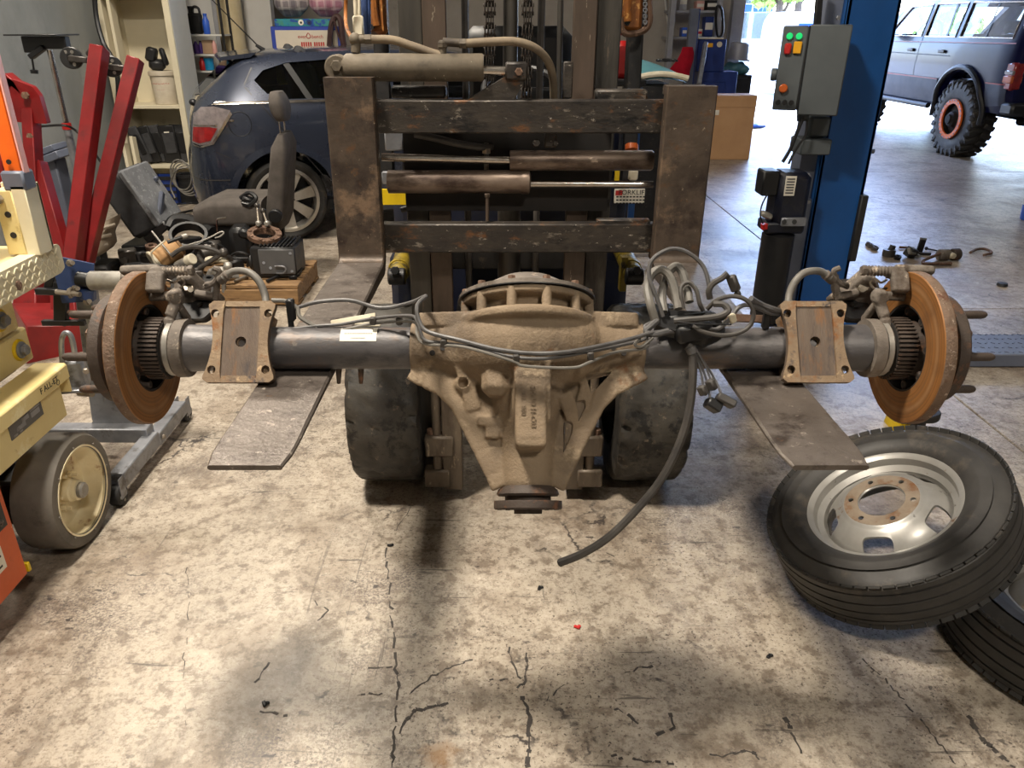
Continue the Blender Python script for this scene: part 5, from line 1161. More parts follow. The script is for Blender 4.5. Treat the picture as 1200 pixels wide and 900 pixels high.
for k, (u, v, lab) in enumerate(((200, 238, 'navy plastic crate on the floor before the cabinet'), (226, 236, 'black plastic crate on the floor beside the car bumper'))):
    c = P(u, v, z=0.0); t = Thing('crate', lab, 'crate', (c.x, c.y, 0), group='crates under the cabinet')
    w, d, hh_ = .22, .18, .26
    t.part('crate_body', MB().plate([(-w/2, -d/2), (w/2, -d/2), (w/2, d/2), (-w/2, d/2)], [[(-w/2+.01, -d/2+.01), (w/2-.01, -d/2+.01), (w/2-.01, d/2-.01), (-w/2+.01, d/2-.01)]], 0, hh_, Matrix.Translation(c)).box(c.x-w/2, c.x+w/2, c.y-d/2, c.y+d/2, 0, .01), M['toolblue' if k == 0 else 'black'])
    t.part('rim', MB().plate([(-w/2-.01, -d/2-.01), (w/2+.01, -d/2-.01), (w/2+.01, d/2+.01), (-w/2-.01, d/2+.01)], [[(-w/2+.008, -d/2+.008), (w/2-.008, -d/2+.008), (w/2-.008, d/2-.008), (-w/2+.008, d/2-.008)]], hh_-.025, hh_+.005, Matrix.Translation(c)), M['black'])
    for j in range(3): t.part('slat', MB().box(c.x-w/2-.004, c.x+w/2+.004, c.y-d/2-.004, c.y-d/2, .05+j*.06, .075+j*.06), M['black'])
# cables hanging on the wall and over the crates
single('wall_cable', MB().tube([P(110, -20, Y=7.6), P(113, 20, Y=7.6), P(121, 50, Y=7.55), P(130, 66, Y=7.5), P(137, 85, Y=7.5), P(138, 120, Y=7.5), P(131, 150, Y=7.5)], .022, 8), M['black'], 'thick black cable hanging by the cabinet front', 'cable')
single('air_hose', MB().tube([P(48, 148, Y=4.9), P(75, 147, Y=4.9), P(90, 154, Y=4.95), P(105, 170, Y=4.9), P(118, 190, Y=4.9)], .007, 8), M['black'], 'thin black hose looping behind the red hoist legs', 'hose')
cw = MB()
for k in range(4):
    c = P(212+k*1.5, 205, Y=6.9-.02*k); cw.tube([c+Vector((.09*cos(2*pi*j/12)*(1+.1*k), .02*k, .13*sin(2*pi*j/12)-.02*k)) for j in range(12)], .006, 6, 3, True)
single('cable_coil', cw, M['wirelt'], 'coil of pale grey wire hung over the crates', 'cable')

# ------------------------------------------------------------------ bottle shelf in the corner
sh = Thing('bottle_shelf', 'narrow white shelf rack of bottles behind the cabinet', 'shelf', (-3.1, 9.2, 0))
sx0, sx1 = -3.40, -2.93
for z in (.25, .75, 1.105, 1.272, 1.468): sh.part('shelf_board', MB().box(sx0, sx1, 9.02, 9.32, z-.018, z, .002), M['white'])
for x in (sx0, sx1): 
    for y in (9.03, 9.31): sh.part('upright', MB().box(x-.012, x+.012, y-.012, y+.012, 0, 2.3, .002), M['dark'])
def bottle(u, Y, z, r, h_, m, lab, neck=.4, name='bottle', capm='white'):
    c = P(u, 60, Y=Y); t = Thing(name, lab, 'bottle', (c.x, Y, z), group='bottles on the corner shelf')
    t.part('body', MB().lathe([(r*.9, 0), (r, .01), (r, h_*.62), (r*neck*1.2, h_*.8), (r*neck, h_*.86), (r*neck, h_*.9)], (c.x, Y, z), (0, 0, 1), 20), m)
    t.part('cap', MB().cyl((c.x, Y, z+h_*.88), (c.x, Y, z+h_), r*neck*1.15, n=16, b=.002), M[capm])
def jug(u, Y, z, w, h_, m, lab):
    c = P(u, 60, Y=Y); t = Thing('oil_jug', lab, 'jug', (c.x, Y, z), group='bottles on the corner shelf')
    t.part('body', MB().obox((c.x, Y, z+h_*.38), (w, .08, h_*.76), None, .02).cyl((c.x-w*.25, Y, z+h_*.7), (c.x-w*.25, Y, z+h_*.92), .02, n=14), m)
    t.part('handle', MB().tube([(c.x-w*.1, Y, z+h_*.72), (c.x, Y, z+h_*.96), (c.x+w*.35, Y, z+h_*.93), (c.x+w*.42, Y, z+h_*.7)], .014, 8), m)
    t.part('cap', MB().cyl((c.x-w*.25, Y, z+h_*.9), (c.x-w*.25, Y, z+h_), .024, n=14), M['black'])
jug(234, 9.12, 1.47, .15, .27, M['black'], 'large black oil jug on the top corner shelf')
bottle(246, 9.08, 1.47, .035, .2, M['bluep'], 'tall blue bottle beside the black oil jug', .5, 'bottle', 'bluep')
bottle(230.5, 9.1, 1.275, .028, .14, M['purple'], 'purple bottle with white cap on the middle corner shelf')
bottle(236, 9.12, 1.275, .02, .13, M['purple'], 'slim dark purple bottle behind the white capped one', .6, 'bottle', 'black')
o = P(246, 60, Y=9.15); single('carton', MB().box(o.x-.06, o.x+.05, 9.1, 9.2, 1.275, 1.41, .004), M['brownc'], 'plain brown carton on the middle corner shelf', 'carton')
bottle(252, 9.08, 1.275, .025, .15, M['pinkp'], 'pale pink bottle beside the brown carton')
bottle(235, 9.1, 1.108, .034, .13, M['redp'], 'red bottle with white label on the low corner shelf', .5, 'bottle', 'redp')
o = P(245, 75, Y=9.12); t = Thing('tub', 'cyan round tub on the low corner shelf', 'tub', (o.x, 9.12, 1.108)); t.part('body', MB().lathe([(.045, 0), (.05, .005), (.052, .11), (.048, .115)], (o.x, 9.12, 1.108), (0, 0, 1), 24), M['cyanp']); t.part('lid', MB().cyl((o.x, 9.12, 1.215), (o.x, 9.12, 1.23), .054, n=24), M['cyanp'])
bottle(259, 9.08, 1.108, .024, .12, M['white'], 'white bottle at the right end of the low corner shelf')
# ------------------------------------------------------------------ cars
class Body:
    """hull lofted through cross sections; local x forward from the tail, y left, z up"""
    def __init__(s, st): s.st = st
    def sec(s, x):
        st = s.st
        if x <= st[0][0]: return st[0][1:]
        for a, b in zip(st, st[1:]):
            if x <= b[0]:
                q = (x-a[0])/(b[0]-a[0]); return [a[i]+(b[i]-a[i])*q for i in range(1, 6)]
        return st[-1][1:]
    def half(s, x, off=0.0, zmin=None):
        zb, zm, zt, w, wt = s.sec(x)
        if zmin is not None: zb = max(zb, zmin)
        zt -= off; zm = min(zm, zt-.01); w -= off; wt -= off
        return [(w*.6, zb), (w*.93, zb), (w*.985, zb+(zm-zb)*.25), (w, zb+(zm-zb)*.6), (w*.985, zb+(zm-zb)*.88), (w*.965, zm), (wt+(w*.965-wt)*.12, zm+(zt-zm)*.8), (wt*.93, zm+(zt-zm)*.95), (wt*.6, zt-(zt-zm)*.003), (wt*.25, zt)]
    def ring(s, x, off=0.0, zmin=None):
        hp = s.half(x, off, zmin); return [Vector((x, -y, z)) for y, z in hp]+[Vector((x, y, z)) for y, z in hp[::-1]]
    def yat(s, x, z):
        hp = s.half(x)[1:]
        for a, b in zip(hp, hp[1:]):
            if a[1] <= z <= b[1]: return a[0]+(b[0]-a[0])*(z-a[1])/max(1e-6, b[1]-a[1])
        return hp[-1][0] if z > hp[-1][1] else hp[0][0]
    def hull(s, xs): return MB().loft([s.ring(x) for x in xs])
    def cavity(s, xs, off, zmin): return MB().loft([s.ring(x, off, zmin) for x in xs])
    def patch(s, bottom, top, side, off, n=8, thick=0):
        """sheet on the flank between two (x, z) edges"""
        def along(e, q):
            q *= len(e)-1; i = min(int(q), len(e)-2); f = q-i; return (e[i][0]+(e[i+1][0]-e[i][0])*f, e[i][1]+(e[i+1][1]-e[i][1])*f)
        rows = []
        for j in range(n+1):
            r = []
            for i in range(13):
                b = along(bottom, i/12); t = along(top, i/12); x = b[0]+(t[0]-b[0])*j/n; z = b[1]+(t[1]-b[1])*j/n
                r.append(Vector((x, side*(s.yat(x, z)+off), z)))
            rows.append(r)
        return MB().grid(rows)

def sidecut(poly, w=1.4):
    return MB().prism(poly, -w, w, frame((0, 0, 0), (1, 0, 0), (0, 0, 1)))
def car_wheel(t, x, y, r, w, side, spokes, tm, rm, name='wheel', big=False, rimr=None):
    rimr = rimr or r*.75; ax_ = (0, side, 0); o = (x, y, r)
    ty = t.part('tyre', MB().lathe([(rimr, -w*.92), (r*.93, -w), (r, -w*.85), (r, -w*.15), (r*.965, -.012), (r*.9, 0), (rimr+.03, -.004), (rimr, -.02)], o, ax_, 56, cap=False), tm, local=True)
    if big:
        lug = MB()
        for k in range(26):
            q = 2*pi*k/26
            for off, tw in ((-w*.24, .35), (-w*.76, -.35)):
                Mx = axis_frame(o, ax_) @ Matrix.Rotation(q+(.12 if off < -w*.5 else 0), 4, 'Z') @ Matrix.Translation((r+.004, 0, off)) @ Matrix.Rotation(tw, 4, 'X')
                lug.box(-.014, .02, -.032, .032, -w*.24, w*.24, .008, Mx)
            Mx = axis_frame(o, ax_) @ Matrix.Rotation(q, 4, 'Z') @ Matrix.Translation((r*.93, 0, -.006)) @ Matrix.Rotation(.0, 4, 'Y')
            lug.box(-.05, .03, -.022, .022, -.01, .012, .006, Mx)
        t.part('tread_lug', lug, tm, parent=ty, local=True, kind='stuff')
    t.part('rim_barrel', MB().lathe([(rimr+.012, -.004), (rimr, -.006), (rimr-.014, -.05), (rimr-.02, -w*.85), (rimr-.03, -w*.85), (rimr-.026, -.05), (rimr-.012, .0)], o, ax_, 48, closed=True), rm, parent=ty, local=True)
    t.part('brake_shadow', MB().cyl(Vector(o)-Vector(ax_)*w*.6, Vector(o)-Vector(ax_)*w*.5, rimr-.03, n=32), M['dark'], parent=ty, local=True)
    F_ = axis_frame(o, ax_)
    for k in range(spokes):
        q = 2*pi*(k+.3)/spokes
        t.part('spoke', MB().prism([(.03, -.026), (rimr-.012, -.044), (rimr-.012, .044), (.03, .026)], -.06, -.028, F_ @ Matrix.Rotation(q, 4, 'Z')), rm, parent=ty, local=True)
    if spokes:
        t.part('hub_centre', MB().lathe([(.065, -.06), (.065, -.025), (.035, -.018), (0, -.018)], o, ax_, 24, cap=False), rm, parent=ty, local=True)
        for k in range(5): q = 2*pi*k/5; t.part('wheel_nut', MB().cyl(F_ @ Vector((.05*cos(q), .05*sin(q), -.03)), F_ @ Vector((.05*cos(q), .05*sin(q), -.02)), .009, n=8), M['hole'], parent=ty, local=True)
    return ty

# --- dark hatchback
psi = radians(20); hd = Vector((cos(psi), sin(psi), 0)); lf = Vector((-sin(psi), cos(psi), 0))
AO = P(337, 235, z=.315); AO = Vector((AO.x, AO.y, 0))-hd*.68+lf*.81
ca = Thing('hatchback_car', 'dark blue grey five-door hatchback parked behind the heap of parts', 'car', M=frame(AO, hd, lf))
bd = Body([(0, .34, .56, .60, .46, .38), (.03, .29, .67, .72, .63, .53), (.06, .25, .88, .93, .74, .62), (.12, .23, 1.0, 1.05, .81, .655), (.22, .22, 1.04, 1.14, .855, .66), (.38, .2, 1.05, 1.27, .875, .62), (.5, .2, 1.05, 1.34, .88, .58), (.68, .2, 1.045, 1.375, .88, .575), (1.4, .19, 1.02, 1.40, .88, .58), (2.1, .19, .99, 1.39, .88, .59), (2.6, .19, .96, 1.29, .88, .62), (3.25, .19, .92, 1.0, .875, .68), (3.9, .2, .82, .86, .84, .66), (4.2, .25, .6, .66, .72, .58), (4.25, .3, .5, .55, .62, .52)])
xs = [0, .015, .03, .05, .07, .1, .13, .17, .22, .3, .38, .5, .68, 1.1, 1.5, 1.9, 2.2, 2.5, 2.7, 3.0, 3.25, 3.6, 3.9, 4.1, 4.2, 4.25]
K = lambda *a, **k: ca.part(*a, local=True, **k)
body = K('body', bd.hull(xs), M['astra'])
win1b = [(.55, 1.18), (.62, 1.10), (.74, 1.06), (1.1, 1.055), (1.52, 1.05)]; win1t = [(.55, 1.19), (.62, 1.25), (.8, 1.30), (1.15, 1.32), (1.52, 1.325)]
win2b = [(1.58, 1.05), (2.1, 1.03), (2.5, 1.01), (2.92, .99)]; win2t = [(1.58, 1.325), (2.1, 1.31), (2.45, 1.24), (2.95, 1.0)]
cuts = [bd.cavity([.3, .5, .68, 1.4, 2.1, 2.55, 3.1], .045, .45), sidecut(win1b+win1t[::-1]), sidecut(win2b+win2t[::-1])]
cuts.append(MB().prism([(-.52, 1.08), (.52, 1.08), (.46, 1.30), (-.46, 1.30)], -.1, .47, frame((0, 0, 0), (0, 1, 0), (0, 0, 1))))
cuts.append(MB().prism([(-.60, 1.03), (.60, 1.03), (.52, 1.28), (-.52, 1.28)], 2.55, 3.5, frame((0, 0, 0), (0, 1, 0), (0, 0, 1))))
for x in (.68, 3.29):
    for s in (-1, 1): cuts.append(MB().cyl((x, s*.55, .325), (x, s*1.2, .325), .375, n=40))
cut(body, cuts); body.data.shade_smooth(); body.data.set_sharp_from_angle(angle=radians(30))
for s in (-1, 1):
    K('side_window', bd.patch(win1b, win1t, s, -.012), M['glassdark']); K('side_window', bd.patch(win2b, win2t, s, -.012), M['glassdark'])
    K('window_strip', bd.patch([(.22, 1.035), (1.0, 1.035), (2.95, .975)], [(.25, 1.054), (1.0, 1.052), (2.95, .99)], s, .006, 2), M['chrome'])
    K('door_pillar', bd.patch([(.90, 1.055), (.95, 1.055)], [(.77, 1.30), (.82, 1.30)], s, -.006, 6), M['black'])
    K('door_gap', bd.patch([(1.0, .45), (1.01, .45)], [(.58, 1.0), (.59, 1.0)], s, .002, 10).join(bd.patch([(.58, 1.0), (.59, 1.0)], [(.46, 1.15), (.47, 1.15)], s, .002, 4)).join(bd.patch([(.46, 1.15), (.47, 1.15)], [(.54, 1.27), (.55, 1.27)], s, .002, 4)), M['black'])
    K('door_handle', bd.patch([(1.02, .86), (1.30, .855)], [(1.03, .893), (1.30, .888)], s, .02, 3).join(bd.patch([(1.02, .86), (1.30, .855)], [(1.02, .861), (1.30, .856)], s, 0, 2)), M['astra'])
    lamp = K('tail_lamp', bd.patch([(.05, .77), (.10, .755), (.19, .775), (.33, .96)], [(.09, .97), (.15, 1.02), (.24, 1.025), (.345, .995)], s, .012, 8), M['tailclear'])
    K('red_lens', bd.patch([(.055, .78), (.10, .77), (.18, .79), (.235, .87)], [(.075, .88), (.12, .885), (.19, .885), (.24, .875)], s, .016, 6), M['tailred'], parent=lamp)
    K('lamp_rim', bd.patch([(.05, .752), (.10, .737), (.2, .765), (.355, .97)], [(.05, .762), (.10, .747), (.19, .78), (.345, .99)], s, .014, 2).join(bd.patch([(.08, .89), (.24, .89)], [(.08, .90), (.24, .90)], s, .019, 2)), M['chrome'], parent=lamp)
    K('bumper_line', bd.patch([(.02, .50), (.28, .50)], [(.02, .508), (.28, .508)], s, .006, 2).join(bd.patch([(.30, .66), (.31, .66)], [(.2, .71), (.21, .71)], s, .004, 3)), M['hose'])
    arch = MB()
    pts = [(0.68+.378*cos(q), .325+.378*sin(q)) for q in [radians(a) for a in range(-5, 186, 6)]]
    rows = [[Vector((p[0], s*(bd.yat(p[0], max(p[1], .3))+.008), p[1])) for p in pts], [Vector((.68+(p[0]-.68)*1.13, s*(bd.yat(.68+(p[0]-.68)*1.13, max(p[1], .3))+.004), .325+(p[1]-.325)*1.13)) for p in pts]]
    K('arch_lip', arch.grid(rows), M['astra'])
    car_wheel(ca, .68, s*.815, .315, .205, s, 7, M['rubber'], M['alloy']); 
    ca_w = car_wheel(ca, 3.29, s*.815, .315, .205, s, 7, M['rubber'], M['alloy'])
K('fuel_flap', MB().tube([Vector((.40+.08*cos(2*pi*k/24), -(bd.yat(.40+.08*cos(2*pi*k/24), .9)+.004), .9+.085*sin(2*pi*k/24))) for k in range(24)], .0022, 5, 2, True), M['black'])
K('flap_catch', MB().obox((.345, -(bd.yat(.34, .92)+.008), .925), (.035, .006, .012), None, .002), M['chrome'])
K('rear_window', MB().add([(.155, -.52, 1.075), (.155, .52, 1.075), (.40, .46, 1.30), (.40, -.46, 1.30)], [(0, 1, 2, 3)]), M['glassdark'])
K('windscreen', MB().add([(3.16, -.60, 1.03), (3.16, .60, 1.03), (2.62, .52, 1.285), (2.62, -.52, 1.285)], [(0, 1, 2, 3)]), M['glassdark'])
K('spoiler', MB().prism(round_poly([(.32, 1.315), (.55, 1.335), (.60, 1.372), (.34, 1.342)], .008), -.56, .56, frame((0, 0, 0), (1, 0, 0), (0, 0, 1))), M['astra'])
K('rear_wiper', MB().bar((.13, -.1, 1.05), (.16, -.45, 1.08), .02, .015, b=.003).ball((.1, -.5, 1.03), .03, .04, .025), M['black'])
K('aerial', MB().cyl((.70, 0, 1.37), (.64, 0, 1.41), .018, .012, n=10).cyl((.66, 0, 1.40), (.18, .0, 1.92), .006, .003, n=6), M['black'])
for y in (-.38, .38):
    for x in (1.0, 1.95): K('cabin_seat', MB().obox((x, y, 1.0), (.14, .46, .6), (0, -.2, 0), .05).obox((x-.06, y, 1.33), (.08, .24, .16), (0, -.2, 0), .03), M['seatdark'])
K('yellow_vest', MB().obox((1.1, .62, 1.17), (.55, .05, .2), (0, 0, .1), .02), M['yellow'])
K('underbody', MB().box(.5, 3.7, -.7, .7, .2, .28), M['black'])

# --- navy off-roader by the door
phi = radians(.5); hd = Vector((-sin(phi), cos(phi), 0)); lf = Vector((-cos(phi), -sin(phi), 0))
SO = P(1115.5, 139, z=.46); SO = Vector((SO.x, SO.y, 0))-hd*1.0-lf*.93
sv = Thing('off_roader', 'lifted navy off-roader with big mud tyres and orange beadlock wheels', 'car', M=frame(SO, hd, lf))
V = lambda *a, **k: sv.part(*a, local=True, **k)
bs = Body([(0, .66, 1.34, 1.80, .88, .74), (.05, .62, 1.36, 1.87, .91, .77), (.15, .6, 1.37, 1.90, .93, .79), (1.0, .58, 1.37, 1.93, .935, .80), (2.6, .58, 1.37, 1.92, .935, .80), (3.1, .58, 1.37, 1.86, .935, .80), (3.72, .58, 1.36, 1.40, .93, .82), (4.6, .62, 1.27, 1.32, .91, .78), (4.95, .66, 1.1, 1.16, .86, .74)])
sb = V('body', bs.hull([0, .05, .1, .15, .4, .7, 1.0, 1.4, 1.8, 2.2, 2.6, 2.85, 3.1, 3.4, 3.72, 4.1, 4.6, 4.95]), M['suv'])
q1b, q1t = [(.22, 1.42), (1.32, 1.42)], [(.24, 1.80), (1.32, 1.82)]
q2b, q2t = [(1.42, 1.42), (2.18, 1.42)], [(1.42, 1.82), (2.18, 1.82)]
q3b, q3t = [(2.28, 1.42), (3.28, 1.42)], [(2.28, 1.82), (2.86, 1.80)]
sc = [bs.cavity([.08, .15, 1.0, 2.6, 3.0, 3.55], .05, .8)]+[sidecut([b[0], b[1], t[1], t[0]]) for b, t in ((q1b, q1t), (q2b, q2t), (q3b, q3t))]
sc.append(MB().prism([(-.70, 1.42), (.70, 1.42), (.64, 1.78), (-.64, 1.78)], -.2, .3, frame((0, 0, 0), (0, 1, 0), (0, 0, 1))))
sc.append(MB().prism([(-.72, 1.44), (.72, 1.44), (.68, 1.80), (-.68, 1.80)], 2.9, 3.8, frame((0, 0, 0), (0, 1, 0), (0, 0, 1))))
for x in (1.0, 3.9):
    for s in (-1, 1): sc.append(MB().cyl((x, s*.55, .52), (x, s*1.3, .52), .53, n=40))
cut(sb, sc); sb.data.shade_smooth(); sb.data.set_sharp_from_angle(angle=radians(30))
for s in (-1, 1):
    for b, t in ((q1b, q1t), (q2b, q2t), (q3b, q3t)): V('side_window', bs.patch(b, t, s, -.012), M['glassclear'])
    V('window_bar', bs.patch([(1.62, 1.42), (1.66, 1.42)], [(1.66, 1.82), (1.70, 1.82)], s, -.004, 6), M['black']); V('window_bar', bs.patch([(.76, 1.42), (.79, 1.42)], [(.76, 1.82), (.79, 1.82)], s, -.004, 6), M['black'])
    for b, t in ((q1b, q1t), (q2b, q2t), (q3b, q3t)):
        V('window_trim', MB().tube([Vector((p[0], s*(bs.yat(p[0], p[1])+.004), p[1])) for p in (b[0], b[1], t[1], t[0])], .009, 5, 1, True), M['chrome'])
    V('lower_panel', bs.patch([(1.55, .61), (3.3, .61)], [(1.55, .90), (3.3, .90)], s, .012, 6), M['suvgrey']); V('lower_panel', bs.patch([(.06, .70), (.42, .66)], [(.06, .92), (.46, .92)], s, .012, 6), M['suvgrey'])
    V('pinstripe', bs.patch([(1.55, .90), (3.3, .90)], [(1.55, .915), (3.3, .915)], s, .016, 2).join(bs.patch([(.06, .92), (.46, .92)], [(.06, .935), (.46, .935)], s, .016, 2)).join(bs.patch([(.12, 1.36), (3.6, 1.335)], [(.12, 1.375), (3.6, 1.345)], s, .01, 2)), M['pinstripe'])
    V('swage_line', bs.patch([(1.4, 1.19), (3.7, 1.19)], [(1.4, 1.202), (3.7, 1.202)], s, .008, 2), M['suvgrey'])
    V('door_gap', bs.patch([(2.22, .62), (2.232, .62)], [(2.22, 1.86), (2.232, 1.86)], s, .004, 10), M['black'])
    V('door_handle', MB().obox((2.42, s*(bs.yat(2.4, 1.24)+.012), 1.245), (.16, .03, .04), None, .008).obox((1.6, s*(bs.yat(1.6, 1.24)+.012), 1.245), (.16, .03, .04), None, .008), M['black'])
    fl_ = [(1.0+.56*cos(q), .52+.56*sin(q)) for q in [radians(a) for a in range(-8, 189, 7)]]
    V('arch_flare', MB().tube([Vector((x, s*(bs.yat(x, max(z, .62))+.02), z)) for x, z in fl_], .035, 8, 1), M['black'])
    V('side_step', MB().cyl((1.7, s*.9, .56), (3.2, s*.9, .56), .035, n=12), M['dark'])
    tl_ = V('tail_lamp', MB().obox((.07, s*.86, 1.02), (.16, .13, .30), None, .02), M['tailred']); V('indicator_lens', MB().obox((.075, s*.866, .985), (.168, .135, .08), None, .01), M['orangelens'], parent=tl_); V('reverse_lens', MB().obox((.075, s*.866, 1.06), (.166, .132, .05), None, .01), M['tailclear'], parent=tl_)
    V('vent', MB().obox((.09, s*(bs.yat(.1, 1.6)+.012), 1.6), (.13, .02, .22), None, .006), M['zinc'])
    for k in range(3): V('vent_slot', MB().obox((.09, s*(bs.yat(.1, 1.6)+.023), 1.54+k*.06), (.09, .006, .03), None, .002), M['black'])
    V('mirror', MB().obox((3.1, s*1.08, 1.50), (.1, .2, .17), None, .03).bar((3.15, s*.9, 1.44), (3.1, s*1.05, 1.46), .03, .03), M['black'])
    for x in (1.0, 3.9):
        ty = car_wheel(sv, x, s*.935, .455, .31, s, 0, M['rubber'], M['dark'], big=True, rimr=.235)
        V('beadlock_ring', MB().lathe([(.19, .0), (.245, .0), (.245, .022), (.19, .022)], (x, s*.935, .455), (0, s, 0), 48, closed=True), M['brorange'], parent=ty)
        for k in range(24): V('ring_bolt', MB().cyl((x+.232*cos(k*pi/12), s*(.957), .455+.232*sin(k*pi/12)), (x+.232*cos(k*pi/12), s*.963, .455+.232*sin(k*pi/12)), .009, n=6), M['zinc'], parent=ty)
        V('wheel_centre', MB().lathe([(.19, -.06), (.13, -.03), (.1, -.02), (.09, .02), (.06, .03), (.055, .055), (0, .055)], (x, s*.935, .455), (0, s, 0), 32, cap=False), M['hole'], parent=ty)
V('rear_bumper', MB().box(-.14, .1, -.92, .92, .60, .74, .03), M['black'])
V('tow_bar', MB().box(-.2, .3, -.1, .1, .5, .6, .01).cyl((-.12, .5, .52), (.3, .5, .5), .05, n=14), M['dark'])
V('chassis', MB().box(.1, 4.8, -.45, .45, .5, .66), M['black'])
for y in (-.42, .42):
    for x in (1.1, 2.2): V('cabin_seat', MB().obox((x, y, 1.2), (.15, .5, .5), (0, -.15, 0), .05).obox((x-.06, y, 1.54), (.1, .22, .14), (0, -.15, 0), .04), M['seatdark'])
V('steering_wheel', MB().tube([Vector((3.0-.08*sin(2*pi*k/16), .42+.18*cos(2*pi*k/16), 1.45+.17*sin(2*pi*k/16))) for k in range(16)], .015, 6, 2, True), M['black'])

# --- pale van far across the yard
wv = Thing('van', 'white van parked far out in the sunny yard', 'car', M=frame((6.7, 20.5, 0), (1, .05, 0), (-.05, 1, 0)))
bv = Body([(0, .35, 1.0, 1.7, .82, .7), (.1, .3, 1.05, 1.85, .85, .74), (2.6, .3, 1.05, 1.85, .85, .74), (3.3, .3, 1.0, 1.1, .85, .74), (3.9, .32, .75, .85, .8, .7), (4.0, .4, .6, .7, .7, .6)])
w0 = wv.part('body', bv.hull([0, .1, .5, 1, 1.8, 2.6, 2.9, 3.3, 3.6, 3.9, 4.0]), M['white'], local=True)
cut(w0, [MB().cyl((x, -1.2, .3), (x, -.55, .3), .34, n=28) for x in (.7, 3.2)]); w0.data.shade_smooth(); w0.data.set_sharp_from_angle(angle=radians(30))
wv.part('side_window', bv.patch([(1.9, 1.12), (2.95, 1.10)], [(1.95, 1.6), (2.6, 1.6)], -1, .006).join(bv.patch([(.3, 1.12), (1.7, 1.12)], [(.3, 1.6), (1.7, 1.6)], -1, .006)), M['bluep'], local=True)
for x in (.7, 3.2): car_wheel(wv, x, -.8, .3, .2, -1, 5, M['rubber'], M['alloy'])
# ------------------------------------------------------------------ salvaged seat, cushions and the heap of parts on a pallet
def px(n, Y, v=300): return n*(P(601, v, Y=Y).x-P(600, v, Y=Y).x)
ys_ = 5.30
se = Thing('car_seat', 'upright grey taupe car seat with headrest on two chrome stalks', 'seat', (P(300, 272, Y=ys_).x, ys_, .12))
bx_, tx_ = P(327, 262, Y=ys_).x, P(334, 158, Y=ys_).x; zb_, zt_ = P(327, 265, Y=ys_).z, P(330, 155, Y=ys_).z
sp_ = MB()
rings = []
for k in range(9):
    q = k/8; x = bx_+(tx_-bx_)*q; th = .064-.012*q-(.03 if k == 8 else 0)-(.02 if k == 0 else 0); z = zb_+(zt_-zb_)*q; w = .19-(.05 if k in (0, 8) else 0)-.02*q
    rings.append([Vector((x+th*a, ys_+w*b, z)) for a, b in round_poly([(-1, -1), (1, -1), (1, 1), (-1, 1)], .45, 4)])
se.part('backrest', sp_.loft(rings), M['seat'], sharp=50)
hr = MB(); x = P(328, 123, Y=ys_).x; z0, z1_ = P(328, 141, Y=ys_).z, P(326, 107, Y=ys_).z; rings = []
for k in range(8):
    q = k/7; s = sin(pi*(.12+.76*q))**.5; rings.append([Vector((x-.012*q*2+.012+.048*s*a, ys_+.13*s*b, z0+(z1_-z0)*q)) for a, b in round_poly([(-1, -1), (1, -1), (1, 1), (-1, 1)], .6, 4)])
se.part('headrest', hr.loft(rings), M['seat'], sharp=50)
for dy in (-.06, .06): se.part('headrest_stalk', MB().cyl((P(331, 150, Y=ys_).x, ys_+dy, zt_-.03), (P(330, 140, Y=ys_).x, ys_+dy, z0+.02), .007, n=10), M['chrome'])
x0, x1 = P(241, 250, Y=ys_).x, P(319, 250, Y=ys_).x; zc0 = P(280, 270, Y=ys_-.2).z; rings = []
for k in range(9):
    q = k/8; x = x0+(x1-x0)*q; s = min(1, .45+2.2*q) if q < .3 else 1
    rings.append([Vector((x, ys_+.24*a*(.86+.14*s), zc0+.02+(.10+.085*s)*(b*.5+.5))) for a, b in round_poly([(-1, -1), (1, -1), (1, 1), (-1, 1)], .5, 4)])
se.part('seat_cushion', MB().loft(rings), M['seat'], sharp=50)
se.part('recliner', MB().cyl((P(322, 254, Y=ys_-.26).x, ys_-.26, P(322, 254, Y=ys_-.26).z), (P(322, 254, Y=ys_-.26).x, ys_-.22, P(322, 254, Y=ys_-.26).z), .045, n=20, b=.006), M['black'])
se.part('seat_belt', MB().tube([P(282, 232, Y=5.1), P(292, 226, Y=5.08), P(300, 232, Y=5.06), P(293, 240, Y=5.05), P(284, 238, Y=5.06)], .014, 6).obox(P(291, 235, Y=5.08), (.08, .05, .05), (.2, .3, .2), .01), M['black'])
se.part('seat_rail', MB().box(x0+.06, x1+.02, ys_-.20, ys_-.16, .005, zc0+.03, .005), M['black']); se.part('seat_rail', MB().box(x0+.06, x1+.02, ys_+.16, ys_+.20, .005, zc0+.03, .005), M['black'])
# leaning seat back
L = P(182, 266, Y=5.25)-P(136, 200, Y=5.25); ln_ = L.length; ux = L.normalized(); pz = Vector((-ux.z, 0, ux.x))*1.0
if pz.z > 0: pz = -pz
Mx = frame(P(138, 199, Y=5.05), ux, (0, 1, 0))
gs_ = Thing('leaning_cushion', 'grey woven seat back leaning in the heap beside the red hoist', 'seat', (P(160, 290, Y=5.2).x, 5.2, .0))
dn = 1 if (Mx.to_3x3() @ Vector((0, 0, 1))).z < 0 else -1
gs_.part('foam_side', MB().box(.0, ln_, .02, .42, dn*.012, dn*.21, .03, Mx), M['seatdark'])
gs_.part('woven_face', MB().box(.01, ln_-.01, .015, .425, dn*-.012, dn*.03, .012, Mx), M['seatblue'])
gs_.part('seat_frame', MB().bar(P(186, 258, Y=5.15), P(190, 225, Y=5.3), .03, .05, (0, 1, 0), .01).bar(P(172, 228, Y=5.4), P(184, 207, Y=5.4), .03, .04, (0, 1, 0), .01), M['liftgrey'])
